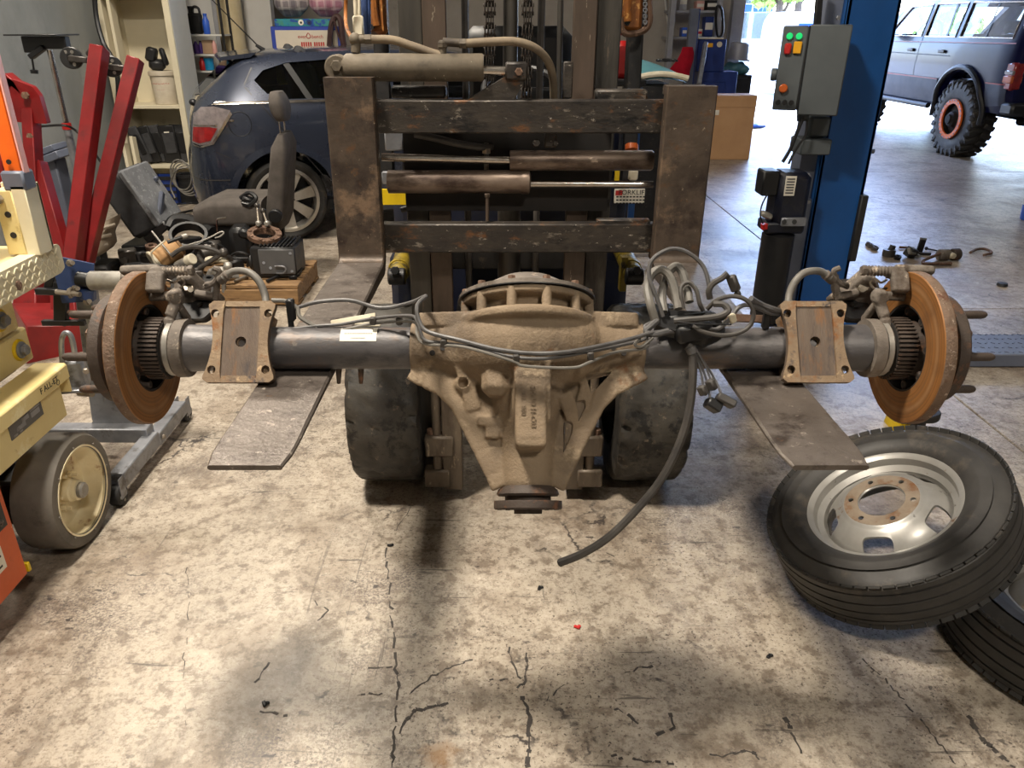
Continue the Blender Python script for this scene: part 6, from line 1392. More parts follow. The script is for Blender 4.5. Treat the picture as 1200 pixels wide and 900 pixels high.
gs_.part('lower_bracket', MB().bar(P(172, 282, Y=5.1), P(196, 262, Y=5.1), .06, .05, (0, 1, 0), .01).box(P(150, 290, Y=5.2).x, P(180, 290, Y=5.2).x, 5.1, 5.4, 0, P(165, 283, Y=5.2).z, .01), M['black'])
cu = Thing('leather_bolster', 'folded beige leather bolster squeezed between hoist and grey seat back', 'cushion', (P(120, 305, Y=4.85).x, 4.85, 0))
ct = MB(); a = P(113, 300, Y=4.85); b = P(130, 255, Y=4.9); rings = []
for k in range(9):
    q = k/8; c = a.lerp(b, q)+Vector((.02*sin(q*9), 0, 0)); s = .55+.45*sin(pi*min(1, q*1.1+.08)); rings.append([c+Vector((.085*s*cos(t_*pi/6), .13*s*sin(t_*pi/6), .02*cos(t_*pi/6))) for t_ in range(12)])
cu.part('pad', ct.loft(rings), M['leather'], sharp=60)
for k in range(3): c = a.lerp(b, .25+.25*k); cu.part('fold', MB().tube([c+Vector((-.085, -.06, 0)), c+Vector((-.02, -.125, .012)), c+Vector((.085, -.06, .03))], .012, 8), M['leather'])
cu.part('support', MB().obox((a.x+.02, 4.9, a.z/2-.02), (.14, .2, max(.05, a.z-.06)), None, .02), M['dark'])

# pallet
pa = Thing('pallet', 'worn wooden pallet under the heap of car parts', 'pallet', (-1.62, 4.85, 0))
pxa, pxb = -2.06, P(352, 345, Y=4.5).x
for k in range(4): pa.part('plank', MB().box(pxa, pxb, 4.46+k*.15, 4.57+k*.15, .105, .128, .004), M['wood'])
for x in (pxa+.05, (pxa+pxb)/2, pxb-.05): pa.part('bearer', MB().box(x-.045, x+.045, 4.46, 5.02, .018, .105, .004), M['wood'])
for k in range(3): pa.part('plank', MB().box(pxa, pxb, 4.46+k*.225, 4.57+k*.225, 0, .018, .003), M['wood'])
pa.part('front_board', MB().box(pxa, pxb, 4.44, 4.459, .012, .104, .003), M['wood'])
TOP = .13
# things on and behind the pallet
ab = Thing('heater_box', 'black plastic heater box with a grey steel plate and hook', 'box', (P(325, 322, Y=4.62).x, 4.7, TOP))
xa, xb = P(303, 305, Y=4.6).x, P(346, 305, Y=4.6).x; zt2 = P(325, 290, Y=4.6).z
ab.part('box_body', MB().box(xa-.05, xb, 4.6, 4.85, TOP, zt2, .012), M['black'])
ab.part('steel_plate', MB().box(xa+.005, xb-.003, 4.588, 4.602, TOP+.03, zt2-.012, .003), M['labelgrey'])
for (u, v) in ((309, 308), (317, 314), (340, 297), (342, 318)): ab.part('plate_rivet', MB().cyl(P(u, v, Y=4.589), P(u, v, Y=4.583), .009, n=10), M['zinc'])
ab.part('hook', MB().tube([P(322, 312, Y=4.575), P(331, 312, Y=4.57), P(335, 315, Y=4.57), P(332, 320, Y=4.57), P(324, 320, Y=4.575)], .005, 6), M['zinc'])
for k in range(9): ab.part('rib', MB().box(xa+.01+k*.024, xa+.022+k*.024, 4.61, 4.84, zt2, zt2+.014, .003), M['black'])
ab.part('side_duct', MB().cyl((xa-.07, 4.66, TOP+.09), (xa-.0, 4.66, TOP+.09), .05, n=18, b=.006), M['black'])
def junk(name, mb, m, lab, cat, **k): return single(name, mb, M[m], lab, cat, **k)
c = Vector((P(282, 290, Y=4.95).x, 4.98, TOP))
junk('air_box', MB().obox(c+Vector((0, 0, .12)), (.13, .16, .24), (0, 0, .2), .03).obox(c+Vector((.05, -.06, .2)), (.08, .05, .06), (0, .2, .2), .015), 'black', 'upright black plastic air box behind the heater box', 'box')
rz = zt2+.014
fr_ = Thing('rusty_flange', 'rusty round flange ring lying on top of the heater box', 'ring', (P(309, 276, Y=4.72).x, 4.74, rz))
fc = Vector((P(309, 276, Y=4.72).x, 4.74, rz+.03)); fm = frame(fc, (1, 0, -.15), (0, 1, .22))
fr_.part('ring', MB().plate(circ(0, 0, .105, 36), [circ(0, 0, .068, 32)], -.014, .012, fm), M['rust'])
for k in range(8): fr_.part('lug', MB().cyl(fm @ Vector((.09*cos(k*pi/4), .09*sin(k*pi/4), -.02)), fm @ Vector((.09*cos(k*pi/4), .09*sin(k*pi/4), .018)), .013, n=10), M['rust'])
fr_.part('spigot', MB().lathe([(.068, -.03), (.078, -.03), (.078, .0), (.068, .0)], M=fm, n=32, closed=True), M['rust'])
for k, (u0, v0, u1, v1) in enumerate(((301, 241, 303, 262), (308, 247, 313, 262))):
    a = P(u0, v0, Y=4.86); b = P(u1, v1, Y=4.80)
    t = Thing('drop_link', ['steel drop link rod nearest the grey seat', 'steel drop link rod leaning over the rusty ring'][k], 'rod', (b.x, b.y, b.z-.03), group='drop links')
    t.part('rod', MB().cyl(a, b, .007, n=10), M['bolt'])
    t.part('ball_joint', MB().ball(b, .02, n=12, m=8).cyl(b+Vector((0, -.02, 0)), b+Vector((0, .02, 0)), .012, n=10), M['alum'])
    t.part('ball_joint', MB().ball(a, .018, n=12, m=8), M['oilsteel'])
t = Thing('air_filter', 'round tan filter cartridge with white end in the heap', 'filter', (P(195, 310, Y=4.7).x, 4.7, .0))
a = P(183, 306, Y=4.7); b = P(208, 290, Y=4.8)
t.part('pleats', MB().cyl(a, b, .07, n=36, b=.01), M['tan']); t.part('end_cap', MB().cyl(a-(b-a).normalized()*.02, a, .075, n=32, b=.005), M['offwhite']); t.part('end_cap', MB().cyl(b, b+(b-a).normalized()*.02, .06, n=32, b=.005), M['wood'])
junk('bent_wire', MB().tube([P(186, 318, Y=4.55), P(178, 300, Y=4.55), P(179, 294, Y=4.55), P(192, 283, Y=4.6), P(193, 282, Y=4.6)], .006, 6, 4), 'offwhite', 'pale bent wire handle at the front of the heap', 'wire')
junk('steel_rod', MB().cyl(P(178, 271, Y=4.7), P(201, 300, Y=4.62), .0065, n=8), 'alum', 'short straight steel rod crossing the filter', 'rod')
junk('bent_rod', MB().tube([P(211, 290, Y=4.72), P(240, 281, Y=4.76), P(258, 272, Y=4.8), P(262, 273, Y=4.8), P(258, 277, Y=4.78), P(252, 279, Y=4.77)], .0055, 6, 4), 'alum', 'long pale rod with a folded back end', 'rod')
junk('hook_key', MB().tube([P(255, 272, Y=4.85), P(254, 259, Y=4.85), P(256, 256, Y=4.85), P(265, 255, Y=4.85)], .005, 6, 3), 'chrome', 'thin bright hooked key standing before the grey seat', 'tool')
t = Thing('gas_strut', 'black strut with chrome tip lying across the tan filter', 'strut', (P(200, 285, Y=4.65).x, 4.65, .2)); t.part('barrel', MB().cyl(P(196, 284, Y=4.62), P(213, 278, Y=4.66), .012, n=12), M['black']); t.part('tip', MB().cyl(P(213, 278, Y=4.66), P(219, 276, Y=4.68), .016, n=12), M['alum'])
t = Thing('sensor_can', 'silver can with white cap lying in the heap', 'can', (P(220, 310, Y=4.6).x, 4.6, TOP)); t.part('can', MB().cyl(P(208, 312, Y=4.62), P(220, 306, Y=4.58), .03, n=20, b=.004), M['alum']); t.part('cap', MB().cyl(P(220, 306, Y=4.58), P(226, 303, Y=4.56), .034, n=20, b=.004), M['offwhite'])
junk('cast_bracket', MB().obox(P(258, 318, Y=4.5), (.10, .05, .06), (.2, .2, .3), .015).obox(P(267, 312, Y=4.5), (.05, .05, .05), (.5, .1, .3), .012).obox(P(247, 322, Y=4.5), (.05, .04, .08), (0, .5, 0), .012), 'alum', 'dull aluminium casting at the front edge of the pallet', 'casting', remesh=.006, smooth=3)
junk('rag', MB().obox(P(255, 304, Y=4.62), (.12, .06, .03), (.1, .1, .2), .012).ball(P(246, 305, Y=4.62), .035, .03, .025).ball(P(263, 305, Y=4.62), .03, .03, .02), 'offwhite', 'crumpled off-white plastic sheet in the middle of the heap', 'rag', remesh=.007, smooth=2)
junk('wheel_liner', MB().tube([P(198, 268, Y=5.1), P(205, 258, Y=5.15), P(222, 258, Y=5.15), P(240, 266, Y=5.1), P(250, 272, Y=5.05)], .04, 8), 'black', 'curved black plastic liner beside the grey seat cushion', 'liner')
junk('fan_shroud', MB().lathe([(.10, 0), (.12, 0), (.12, .06), (.10, .06)], P(222, 282, Y=4.95), (.2, -.5, 1), 28, closed=True).bar(P(210, 283, Y=4.95), P(236, 280, Y=4.95), .03, .02), 'black', 'black round fan shroud half buried in the heap', 'shroud')
junk('suspension_link', MB().bar(P(228, 318, Y=4.55), P(262, 296, Y=4.6), .03, .03, (0, 1, 0), .008).ball(P(262, 296, Y=4.6), .03).ball(P(228, 318, Y=4.55), .026).bar(P(240, 311, Y=4.57), P(232, 300, Y=4.7), .03, .03, (0, 1, 0), .008), 'oilsteel', 'oily steel control arm across the pallet', 'arm', remesh=.006, smooth=2)
junk('starter_motor', MB().cyl(P(236, 298, Y=4.7), P(252, 292, Y=4.75), .045, n=20, b=.006).cyl(P(240, 290, Y=4.72), P(250, 287, Y=4.75), .02, n=14).obox(P(254, 292, Y=4.75), (.04, .1, .1), None, .01), 'oilsteel', 'oily starter motor in the back of the heap', 'motor')
junk('engine_cover', MB().prism(round_poly([(-.2, -.02), (.18, -.03), (.2, .03), (.1, .06), (-.18, .05)], .02), 0, .25, frame(P(205, 322, Y=4.8)+Vector((0, 0, .03)), (1, .1, .02), (0, .1, 1))), 'black', 'flat black engine cover low on the left of the heap', 'cover')
junk('pipe_elbow', MB().tube([P(262, 342, Y=4.45), P(263, 330, Y=4.45), P(270, 324, Y=4.45), P(280, 324, Y=4.47)], .013, 8), 'wirelt', 'pale grey pipe elbow at the pallet front', 'pipe')
junk('red_clip', MB().obox(P(288, 333, Y=4.55), (.05, .02, .014), (0, .4, .2), .003), 'redp', 'small red clip lying on the pallet', 'clip')
for k, (u, v, lab) in enumerate(((285, 338, 'short steel rod lying slanted near the red clip'), (322, 335, 'short black tube at the right end of the pallet'))):
    a = P(u-8, v+3, Y=4.5); a.z = TOP+.012; b = P(u+8, v-4, Y=4.62); b.z = TOP+.014; junk('short_rod', MB().cyl(a, b, .01, n=10), 'bolt' if k == 0 else 'black', lab, 'rod')
t = Thing('clutch_lever', 'black bracket with two prongs beside the heater box', 'bracket', (P(350, 316, Y=4.62).x, 4.62, TOP)); a = P(344, 324, Y=4.62); t.part('prong', MB().tube([a, P(350, 318, Y=4.62), P(354, 314, Y=4.6)], .006, 6, 3), M['black']); t.part('prong', MB().tube([a+Vector((.01, 0, 0)), P(351, 322, Y=4.6), P(353, 318, Y=4.58)], .006, 6, 3), M['black']); t.part('root', MB().obox(a, (.05, .05, max(.03, 2*(a.z-TOP))), None, .006), M['black'])
# cables in the heap
hc = [([(188, 247), (205, 240), (225, 238), (245, 240)], .010, 'black', 5.6, 'black cable at the very back of the heap by the crates'), ([(192, 254), (210, 250), (232, 246), (248, 250)], .012, 'black', 5.4, 'thick black cable in front of the crates'), ([(200, 300), (215, 291), (240, 290), (262, 298), (272, 304)], .014, 'hose', 4.6, 'grey black hose arching over the middle of the heap'),
      ([(222, 302), (230, 292), (245, 284), (262, 290), (268, 300)], .008, 'black', 4.75, 'black wire loop before the starter motor'), ([(268, 318), (266, 305), (278, 296), (292, 300), (290, 312)], .009, 'black', 4.65, 'black wire looped beside the heater box duct'), ([(165, 310), (190, 312), (215, 318), (240, 324)], .012, 'blackrub', 4.5, 'black rubber hose along the front left of the heap'),
      ([(196, 262), (214, 262), (230, 266), (250, 262)], .009, 'black', 5.2, 'black cable lying before the grey seat cushion'), ([(205, 232), (200, 218), (206, 200), (220, 196)], .006, 'wirelt', 5.8, 'pale wire drooping over the crates')]
for pts, r, m, Y, lab in hc: junk('cable', MB().tube([(P(u, v, z=r+.02*(i % 2)) if Y in (5.6, 5.4, 5.2) else P(u, v, Y=Y+.03*sin(i*2))) for i, (u, v) in enumerate(pts)], r, 7, 5), m, lab, 'cable', group='cables in the heap')
# low pile between hoist and filter, built as single oily parts
rnd = random.Random(12)
words_ = ['block', 'disc', 'sleeve', 'bracket', 'gear', 'pulley', 'flange', 'housing']
spots_ = [(150, 300), (140, 312), (166, 300), (158, 320), (176, 296), (188, 322), (228, 326), (243, 334), (216, 330), (270, 290), (238, 270), (262, 284), (150, 330), (130, 300), (205, 312), (226, 285), (244, 300), (275, 312), (98, 240), (110, 262), (92, 262), (60, 250), (66, 270)]
near = ['beside the beige bolster', 'at the foot of the red hoist', 'under the grey seat back', 'behind the brake caliper', 'below the grey seat back corner', 'under the tan filter', 'at the pallet front left', 'above the left spring pad', 'under the silver can', 'left of the rusty ring', 'before the grey seat cushion', 'behind the crumpled sheet', 'near the engine stand tube', 'right of the red hoist leg', 'under the silver can rim', 'inside the fan shroud', 'left of the crumpled sheet', 'left of the steel plate', 'between the red hoist legs', 'low behind the right hoist leg', 'behind the left hoist leg', 'behind the red brace', 'low behind the red brace']
for k, (u, v) in enumerate(spots_):
    if k in (1, 9, 10, 13, 21): continue
    Y = 4.5+(330-v)*.016 if k < 18 else 5.3; c = P(u, v, Y=Y); base = TOP if (pxa < c.x < pxb and 4.46 < Y < 5.02) else 0.0
    r = .03+.035*rnd.random(); w = words_[k % 8]; m = ['oilsteel', 'black', 'alum', 'dark', 'rust', 'black', 'dark', 'black'][(k*3) % 8]
    adj = {'oilsteel': 'oily dark', 'black': 'black plastic', 'alum': 'dull silver', 'dark': 'greasy black', 'rust': 'rusty'}[m]
    q0 = (rnd.random()*.8, rnd.random()*.8, rnd.random()*3)
    mb = MB(); hgt = max(.05, c.z-base+r)
    ce = Vector((c.x, Y, base+hgt/2))
    if k % 3 == 0: mb.obox(ce, (r*2.4, r*2, hgt), (0, 0, q0[2]), .01).cyl(ce+Vector((0, -r, hgt*.2)), ce+Vector((0, -r*1.5, hgt*.22)), r*.5, n=12)
    elif k % 3 == 1: mb.cyl((c.x, Y, base), (c.x+.02, Y-.01, base+hgt), r*1.3, r, 18, .008).lathe([(r*.5, 0), (r*1.1, 0), (r*1.1, .02), (r*.5, .02)], (c.x+.02, Y-.01, base+hgt), (.1, -.2, 1), 18, closed=True)
    else: mb.obox(ce, (r*1.6, r*2.4, hgt), (0, 0, q0[2]), .012).bar(ce+Vector((-r*2, 0, hgt*.35)), ce+Vector((r*2, -.02, hgt*.45)), .02, .03, (0, 0, 1), .005)
    junk('scrap_'+w, mb, m, f'{adj} {w} in the heap {near[k]}', w, group='scrap in the heap')
# grey machine slab behind the hoist
c = P(66, 182, Y=5.6); single('steel_ramp', MB().bar(P(48, 190, Y=5.6), P(78, 178, Y=5.6), .25, .05, (0, 0, 1), .004).bar(P(48, 180, Y=5.65), P(72, 170, Y=5.65), .25, .04, (0, 0, 1), .004).box(P(60, 200, Y=5.6).x, P(72, 200, Y=5.6).x, 5.55, 5.7, 0, P(60, 186, Y=5.6).z, .01), M['liftgrey'], 'grey slatted steel stand behind the red hoist', 'stand')

# ------------------------------------------------------------------ boxes and bags beyond the car
wbn = Thing('workbench', 'workbench behind the hatchback carrying boxes and bags', 'bench', (-1.9, 8.9, 0))
wz = P(350, 62, Y=8.7).z
wbn.part('bench_top', MB().box(-2.5, -.6, 8.6, 9.3, wz-.04, wz, .005), M['wood'])
for x in (-2.42, -.68):
    for y in (8.66, 9.24): wbn.part('leg', MB().box(x-.035, x+.035, y-.035, y+.035, 0, wz-.04, .003), M['dark'])
def at(u, v, Y): p = P(u, v, Y=Y); return p
a = at(320, 62, 8.7); b = at(398, 31, 8.7)
bo = Thing('sign_case', 'blue edged white case with red lettering standing behind the car', 'case', ((a.x+b.x)/2, 8.8, wz))
bo.part('case_body', MB().box(a.x, b.x, 8.7, 8.95, wz, b.z, .006), M['blueframe'])
fp = bo.part('front_panel', MB().box(a.x+.045, b.x-.03, 8.69, 8.70, wz, b.z-.035, .003), M['board'])
mx_ = at(363, 43, 8.69); bo.part('lettering', text_mb('ever', .05, frame((at(354, 43, 8.69).x, 8.688, mx_.z), (1, 0, 0), (0, 0, 1)), .0006).join(text_mb('bench', .05, frame((at(372, 43, 8.69).x, 8.688, mx_.z), (1, 0, 0), (0, 0, 1)), .0006)).tube([at(359, 43, 8.688), at(361, 38.5, 8.688), at(364, 43, 8.688), at(361.5, 45, 8.688)], .004, 5, 2, True), M['redprint'], parent=fp)
bars_ = MB()
for k in range(10):
    p = at(354+k*2.6+(2 if k > 4 else 0), 53, 8.688); bars_.box(p.x-.008, p.x+.007, 8.687, 8.69, p.z-.034, p.z+.03)
bo.part('barcode_block', bars_, M['redprint'], parent=fp)
tp_ = MB()
for k in range(8): p = at(335+k*2.4, 56, 8.688); tp_.box(p.x-.008, p.x+.006, 8.687, 8.69, p.z-.005, p.z+.004)
bo.part('small_print', tp_, M['blackprint'], parent=fp)
a2 = at(323, 31, 8.75); b2 = at(388, 22, 8.75)
tc_ = Thing('printed_carton', 'long teal and green printed carton on the blue edged case', 'carton', ((a2.x+b2.x)/2, 8.8, b.z)); tc_.part('carton', MB().box(a2.x, b2.x, 8.72, 8.93, b.z, b2.z, .004), M['teal'])
for (u, r) in ((352.5, .028), (362, .026)):
    p = at(u, 25, 8.715); tc_.part('round_mark', MB().cyl((p.x, 8.719, p.z-.01), (p.x, 8.716, p.z-.01), r, n=18), M['label' if u < 355 else 'toolblue']); tc_.part('round_dot', MB().cyl((p.x, 8.717, p.z-.012), (p.x, 8.7145, p.z-.012), r*.4, n=14), M['blackprint'])
def plaid(name, c1, c2, c3):
    t = NT(name); col = lin(c1)
    for ax_i, sc, cc in ((0, 24, c2), (2, 24, c2), (0, 11, c3), (2, 9, c3)):
        sp = t.n('ShaderNodeSeparateXYZ'); t.l(t.mix(.03, t.tc.outputs['Object'], t.noise(6, 3, .5, out=1)), sp.inputs[0])
        w = t.math('SINE', t.math('MULTIPLY', sp.outputs[ax_i], sc*2*pi*.5)); col = t.mix(t.math('MULTIPLY', t.ramp(w, .45, .6), .5), col, lin(cc))
    t.set(t.b.inputs['Base Color'], col); t.b.inputs['Roughness'].default_value = .7; t.bump(t.noise(9, 4, .6), .6, .03); return t.m
for (u, lab, m) in ((342, 'grey and white checked bag on the printed carton', plaid('grey_plaid', (120, 112, 116), (196, 188, 184), (84, 78, 90))), (383, 'pink and maroon checked bag on the printed carton', plaid('pink_plaid', (170, 118, 134), (214, 190, 190), (120, 70, 92)))):
    p = at(u, 12, 8.82); mb = MB().obox((p.x, 8.83, b2.z+.16), (.36, .22, .30), None, .1)
    for v_ in mb.v: v_.z += .006*sin(v_.x*40)
    t = Thing('checked_bag', lab, 'bag', (p.x, 8.83, b2.z), group='checked bags'); o = t.part('sack', mb, m, remesh=.02, smooth=6); t.part('strap', MB().tube([(p.x-.1, 8.72, b2.z+.28), (p.x-.05, 8.70, b2.z+.38), (p.x+.05, 8.70, b2.z+.38), (p.x+.1, 8.72, b2.z+.28)], .012, 6), M['strawcable'])
single('brown_strap', MB().tube([at(386, 58, 8.6), at(388, 32, 8.6), at(393, 20, 8.62), at(399, 24, 8.6), at(402, 48, 8.6), at(405, 60, 8.62)], .03, 8).tube([at(384, 56, 8.58), at(386, 36, 8.58), at(391, 24, 8.58), at(396, 40, 8.58), at(404, 56, 8.58)], .012, 6), M['strawcable'], 'dark brown straps hanging over the blue edged case', 'strap')
# ------------------------------------------------------------------ blue two-post lift column with control box and power unit
LX, LY = 1.84, 4.2
lp_ = Thing('lift_post', 'blue two-post car lift column with the light on its side channel painted grey', 'lift post', (LX, LY, 0))
Q = lp_.part
Q('column', MB().box(LX-.115, LX+.145, LY, LY+.02, .02, 3.6, .004).box(LX+.125, LX+.145, LY, LY+.26, .02, 3.6, .003).box(LX-.115, LX-.095, LY, LY+.1, .02, 3.6, .003), M['lift'])
Q('lit_side_channel', MB().box(LX-.21, LX-.112, LY+.03, LY+.24, .02, P(945, 235, Y=LY).z, .004).box(LX-.20, LX-.112, LY+.06, LY+.2, .6, 3.6, .004), M['liftgrey'])  # grey tone stands in for light on the column's left side
Q('base_plate', MB().box(LX-.25, LX+.25, LY-.1, LY+.35, 0, .02, .003), M['lift'])
Q('rubber_strip', MB().box(P(1003, 262, Y=LY-.02).x+.0, P(1003, 262, Y=LY).x+.03, LY-.03, LY+.05, P(1003, 305, Y=LY).z, P(1003, 228, Y=LY).z, .006), M['blackrub'])
Q('bracket', MB().box(P(937, 175, Y=LY-.1).x, P(972, 175, Y=LY-.1).x, LY-.12, LY+.05, P(950, 171, Y=LY).z-.03, P(950, 160, Y=LY).z, .006).obox(P(958, 148, Y=LY-.03), (.1, .08, .1), None, .01), M['boxgrey'])
Q('lock_nut', MB().hexn(P(1020, 177, Y=LY+.1), (1, 0, 0), .014, .02), M['zinc']); Q('lock_nut', MB().hexn(P(982, 21, Y=LY), (0, -1, 0), .012, .012), M['zinc'])
Q('cable_tray', MB().bar(P(962, -30, Y=LY-.06), P(955, 60, Y=LY-.06), .03, .03, (0, 1, 0), .004), M['dark'])
cbx = Thing('control_box', 'grey electrical control box with coloured switches on the blue lift', 'control box', (P(935, 132, Y=4.0).x, 4.05, P(935, 132, Y=4.0).z))
x0, x1 = P(913, 80, Y=3.95).x, P(962, 80, Y=4.05).x; z0, z1 = P(935, 130, Y=3.98).z, P(935, 30, Y=3.98).z
x0 = P(914, 80, Y=4.04).x; Mx = frame((x0, 4.07, z0), (1, -.36, 0), (.36, 1, 0)); W_ = .305
cbx.part('front_door', MB().box(0, W_*.375, -.05, .16, 0, z1-z0, .006, Mx), M['boxgrey'])
cbx.part('case', MB().box(W_*.39, W_*1.0, -.04, .16, -.02, z1-z0+.005, .006, Mx), M['boxgrey'])
cbx.part('seam', MB().box(W_*.375, W_*.39, -.045, .15, 0, z1-z0, 0, Mx), M['black'])
def onbox(a, h_): return Mx @ Vector((W_*a, -.052, h_*(z1-z0)))
fn = Mx.to_3x3() @ Vector((0, -1, 0))
for a in (.11, .25): cbx.part('green_button', MB().cyl(onbox(a, .88), onbox(a, .88)+fn*.012, .015, n=18, b=.003), M['green'])
cbx.part('switch_plate', MB().box(W_*.19, W_*.31, -.065, -.05, .68*(z1-z0), .82*(z1-z0), .003, Mx), M['yel2'])
cbx.part('red_switch', MB().box(W_*.06, W_*.16, -.07, -.05, .67*(z1-z0), .80*(z1-z0), .006, Mx), M['redp'])
cbx.part('indicator', MB().cyl(onbox(.13, .27), onbox(.13, .27)+fn*.02, .02, n=18, b=.004), M['orangelens'])
for a in (.08, .18, .28): cbx.part('fuse', MB().cyl(onbox(a, .10), onbox(a, .10)+fn*.025, .012, n=12), M['black']); 
cbx.part('knob', MB().cyl(Mx @ Vector((0, .04, .42*(z1-z0))), Mx @ Vector((-.03, .04, .42*(z1-z0))), .03, n=18, b=.005), M['boxgrey'])
cbx.part('cable_gland', MB().cyl(P(941, 132, Y=4.08), P(941, 141, Y=4.08), .03, n=14), M['boxgrey'])
pu = Thing('hydraulic_power_unit', 'black motor and cylindrical oil tank bolted to the blue lift', 'power unit', (P(910, 355, Y=4.1).x, 4.1, P(910, 357, Y=4.1).z))
mc = P(920, 232, Y=4.1)
mz0, mz1 = P(920, 262, Y=4.1).z, P(918, 200, Y=4.1).z
pu.part('motor', MB().box(P(905, 230, Y=4.1).x, P(943, 230, Y=4.1).x, 4.02, 4.2, mz0, mz1, .03), M['navy'])
pu.part('motor_fin', MB().box(P(916, 230, Y=4.1).x-.08, P(943, 230, Y=4.1).x, 4.03, 4.19, mz0-.04, mz0+.02, .01), M['navy'])
pu.part('terminal_box', MB().box(P(889, 212, Y=4.1).x, P(908, 212, Y=4.1).x, 4.03, 4.15, P(900, 227, Y=4.1).z, P(900, 198, Y=4.1).z, .008), M['black'])
np_ = pu.part('rating_plate', MB().obox(P(926, 218, Y=4.015), (.055, .004, .10), None, .001), M['label'])
rp = MB()
for k in range(6): rp.obox(P(926, 218, Y=4.012)+Vector((0, 0, .035-.014*k)), (.04, .002, .006))
pu.part('plate_print', rp, M['labelgrey'], parent=np_)
tz0 = .04
pu.part('oil_tank', MB().lathe([(.075, tz0), (.085, tz0+.01), (.085, P(910, 272, Y=4.1).z-.01), (.07, P(910, 272, Y=4.1).z)], (P(908, 300, Y=4.1).x, 4.1, 0), (0, 0, 1), 32), M['black'])
pu.part('valve_block', MB().obox(P(930, 260, Y=4.0), (.13, .02, .045), None, .004), M['zinc'])
for u in (917, 929): pu.part('port', MB().cyl(P(u+2, 260, Y=3.99), P(u+2, 260, Y=3.982), .012, n=14), M['black'])
pu.part('filler_cap', MB().cyl(P(896, 268, Y=4.05), P(896, 262, Y=4.05), .02, n=14), M['redp'])
pu.part('fitting', MB().obox(P(898, 252, Y=4.06), (.06, .05, .03), (0, .4, 0), .008), M['alum'])
pu.part('mount_bolt', MB().hexn(P(946, 205, Y=4.1), (0, -1, 0), .012, .02), M['zinc']); pu.part('mount_bolt', MB().hexn(P(946, 236, Y=4.1), (0, -1, 0), .012, .02), M['zinc'])
for k, (pts, lab) in enumerate(((([(941, 138), (934, 155), (926, 175), (917, 190)]), 'thick black cable from the control box to the motor'), ([(946, 140), (944, 158), (936, 170), (929, 182), (924, 192)], 'thin black cable beside the thicker motor cable'), ([(900, 226), (893, 240), (891, 252), (894, 262)], 'thin wire from terminal box down to the tank cap'))):
    single('cable', MB().tube([P(u, v, Y=4.03-.01*k) for u, v in pts], (.009, .006, .004)[k], 7), M['black'], lab, 'cable', group='cables on the lift')
# floor plate of the lift arm and the pad
fp_ = Thing('lift_ramp', 'low grey steel lift arm lying on the floor at the right edge', 'lift arm', (2.9, 3.6, 0))
ya, yb = P(1150, 431, z=0).y, P(1150, 392, z=.07).y
fp_.part('arm', MB().box(P(1100, 425, Y=ya).x, 4.6, ya, yb, .004, .072, .004), M['liftgrey'])
tb = MB()
for k in range(28):
    for j in range(5): tb.obox((2.2+k*.035+(.0175 if j % 2 else 0), ya+.03+j*.06, .073), (.02, .006, .003), (0, 0, .7 if (k+j) % 2 else -.7))
fp_.part('tread_mark', tb, M['liftgrey'], kind='stuff')
pd_ = P(1080, 482, z=.14)
pt = Thing('lift_pad', 'round black rubber lifting pad on a short post, partly behind the disc', 'lift pad', (pd_.x, pd_.y, 0))
pt.part('pad', MB().lathe([(.03, .12), (.068, .12), (.07, .125), (.07, .145), (.066, .15), (.05, .15), (.048, .146), (.03, .146), (.028, .15), (.0, .15)], (pd_.x, pd_.y, 0), (0, 0, 1), 40, cap=False), M['blackrub'])
for k in range(6): pt.part('pad_rib', MB().obox((pd_.x+.039*cos(k*pi/3), pd_.y+.039*sin(k*pi/3), .149), (.02, .006, .005), (0, 0, k*pi/3)), M['blackrub'])
pt.part('post', MB().cyl((pd_.x, pd_.y, 0), (pd_.x, pd_.y, .125), .027, n=20), M['dark'])
yj = P(1062, 497, z=.03); single('floor_jack', MB().prism(round_poly([(-.05, -.07), (.06, -.05), (.05, .08), (-.045, .07)], .012), 0, .10, Matrix.Translation((yj.x-.005, yj.y+.02, 0)), .85), M['yellow'], 'yellow painted steel foot beside the black lifting pad', 'jack')

# ------------------------------------------------------------------ small parts left on the floor
def fpt(u, v, z=0.0): return P(u, v, z=z)
def onfloor(name, mb, m, lab, cat): return single(name, mb, M[m], lab, cat, group='loose parts on the floor')
c = fpt(1066, 302); t = Thing('relay_block', 'small bright metal block with white face on the floor', 'metal block', c, group='loose parts on the floor'); t.part('block', MB().obox(c+Vector((0, 0, .04)), (.08, .06, .07), (.3, .3, .5), .006), M['dark']); t.part('face', MB().obox(c+Vector((-.01, -.025, .055)), (.07, .05, .02), (.9, .2, .4), .004), M['alum'])
c = fpt(1041, 300); onfloor('bushing', MB().lathe([(.02, 0), (.045, 0), (.045, .05), (.02, .05)], c, (0, 0, 1), 20, closed=True).cyl(c+Vector((.02, .02, .04)), c+Vector((.03, .02, .075)), .022, n=14), 'oilsteel', 'dark round bushing on the floor near the blue lift', 'bushing')
for k, (u, v, lab) in enumerate(((1016, 288, 'leftmost small nut beside the blue lift'), (1019, 290, 'middle small nut beside the blue lift'), (1024, 293, 'largest small nut beside the blue lift'))):
    c = fpt(u, v); onfloor('nut', MB().lathe([(.009, 0), (.017+.004*k, 0), (.017+.004*k, .03), (.009, .03)], c, (.2, -.3, 1), 6, closed=True), 'oilsteel', lab, 'nut')
c = fpt(1051, 304); onfloor('nut', MB().lathe([(.012, 0), (.024, 0), (.024, .03), (.012, .03)], c, (0, -.3, 1), 6, closed=True), 'dark', 'dark nut just left of the bright metal block', 'nut')
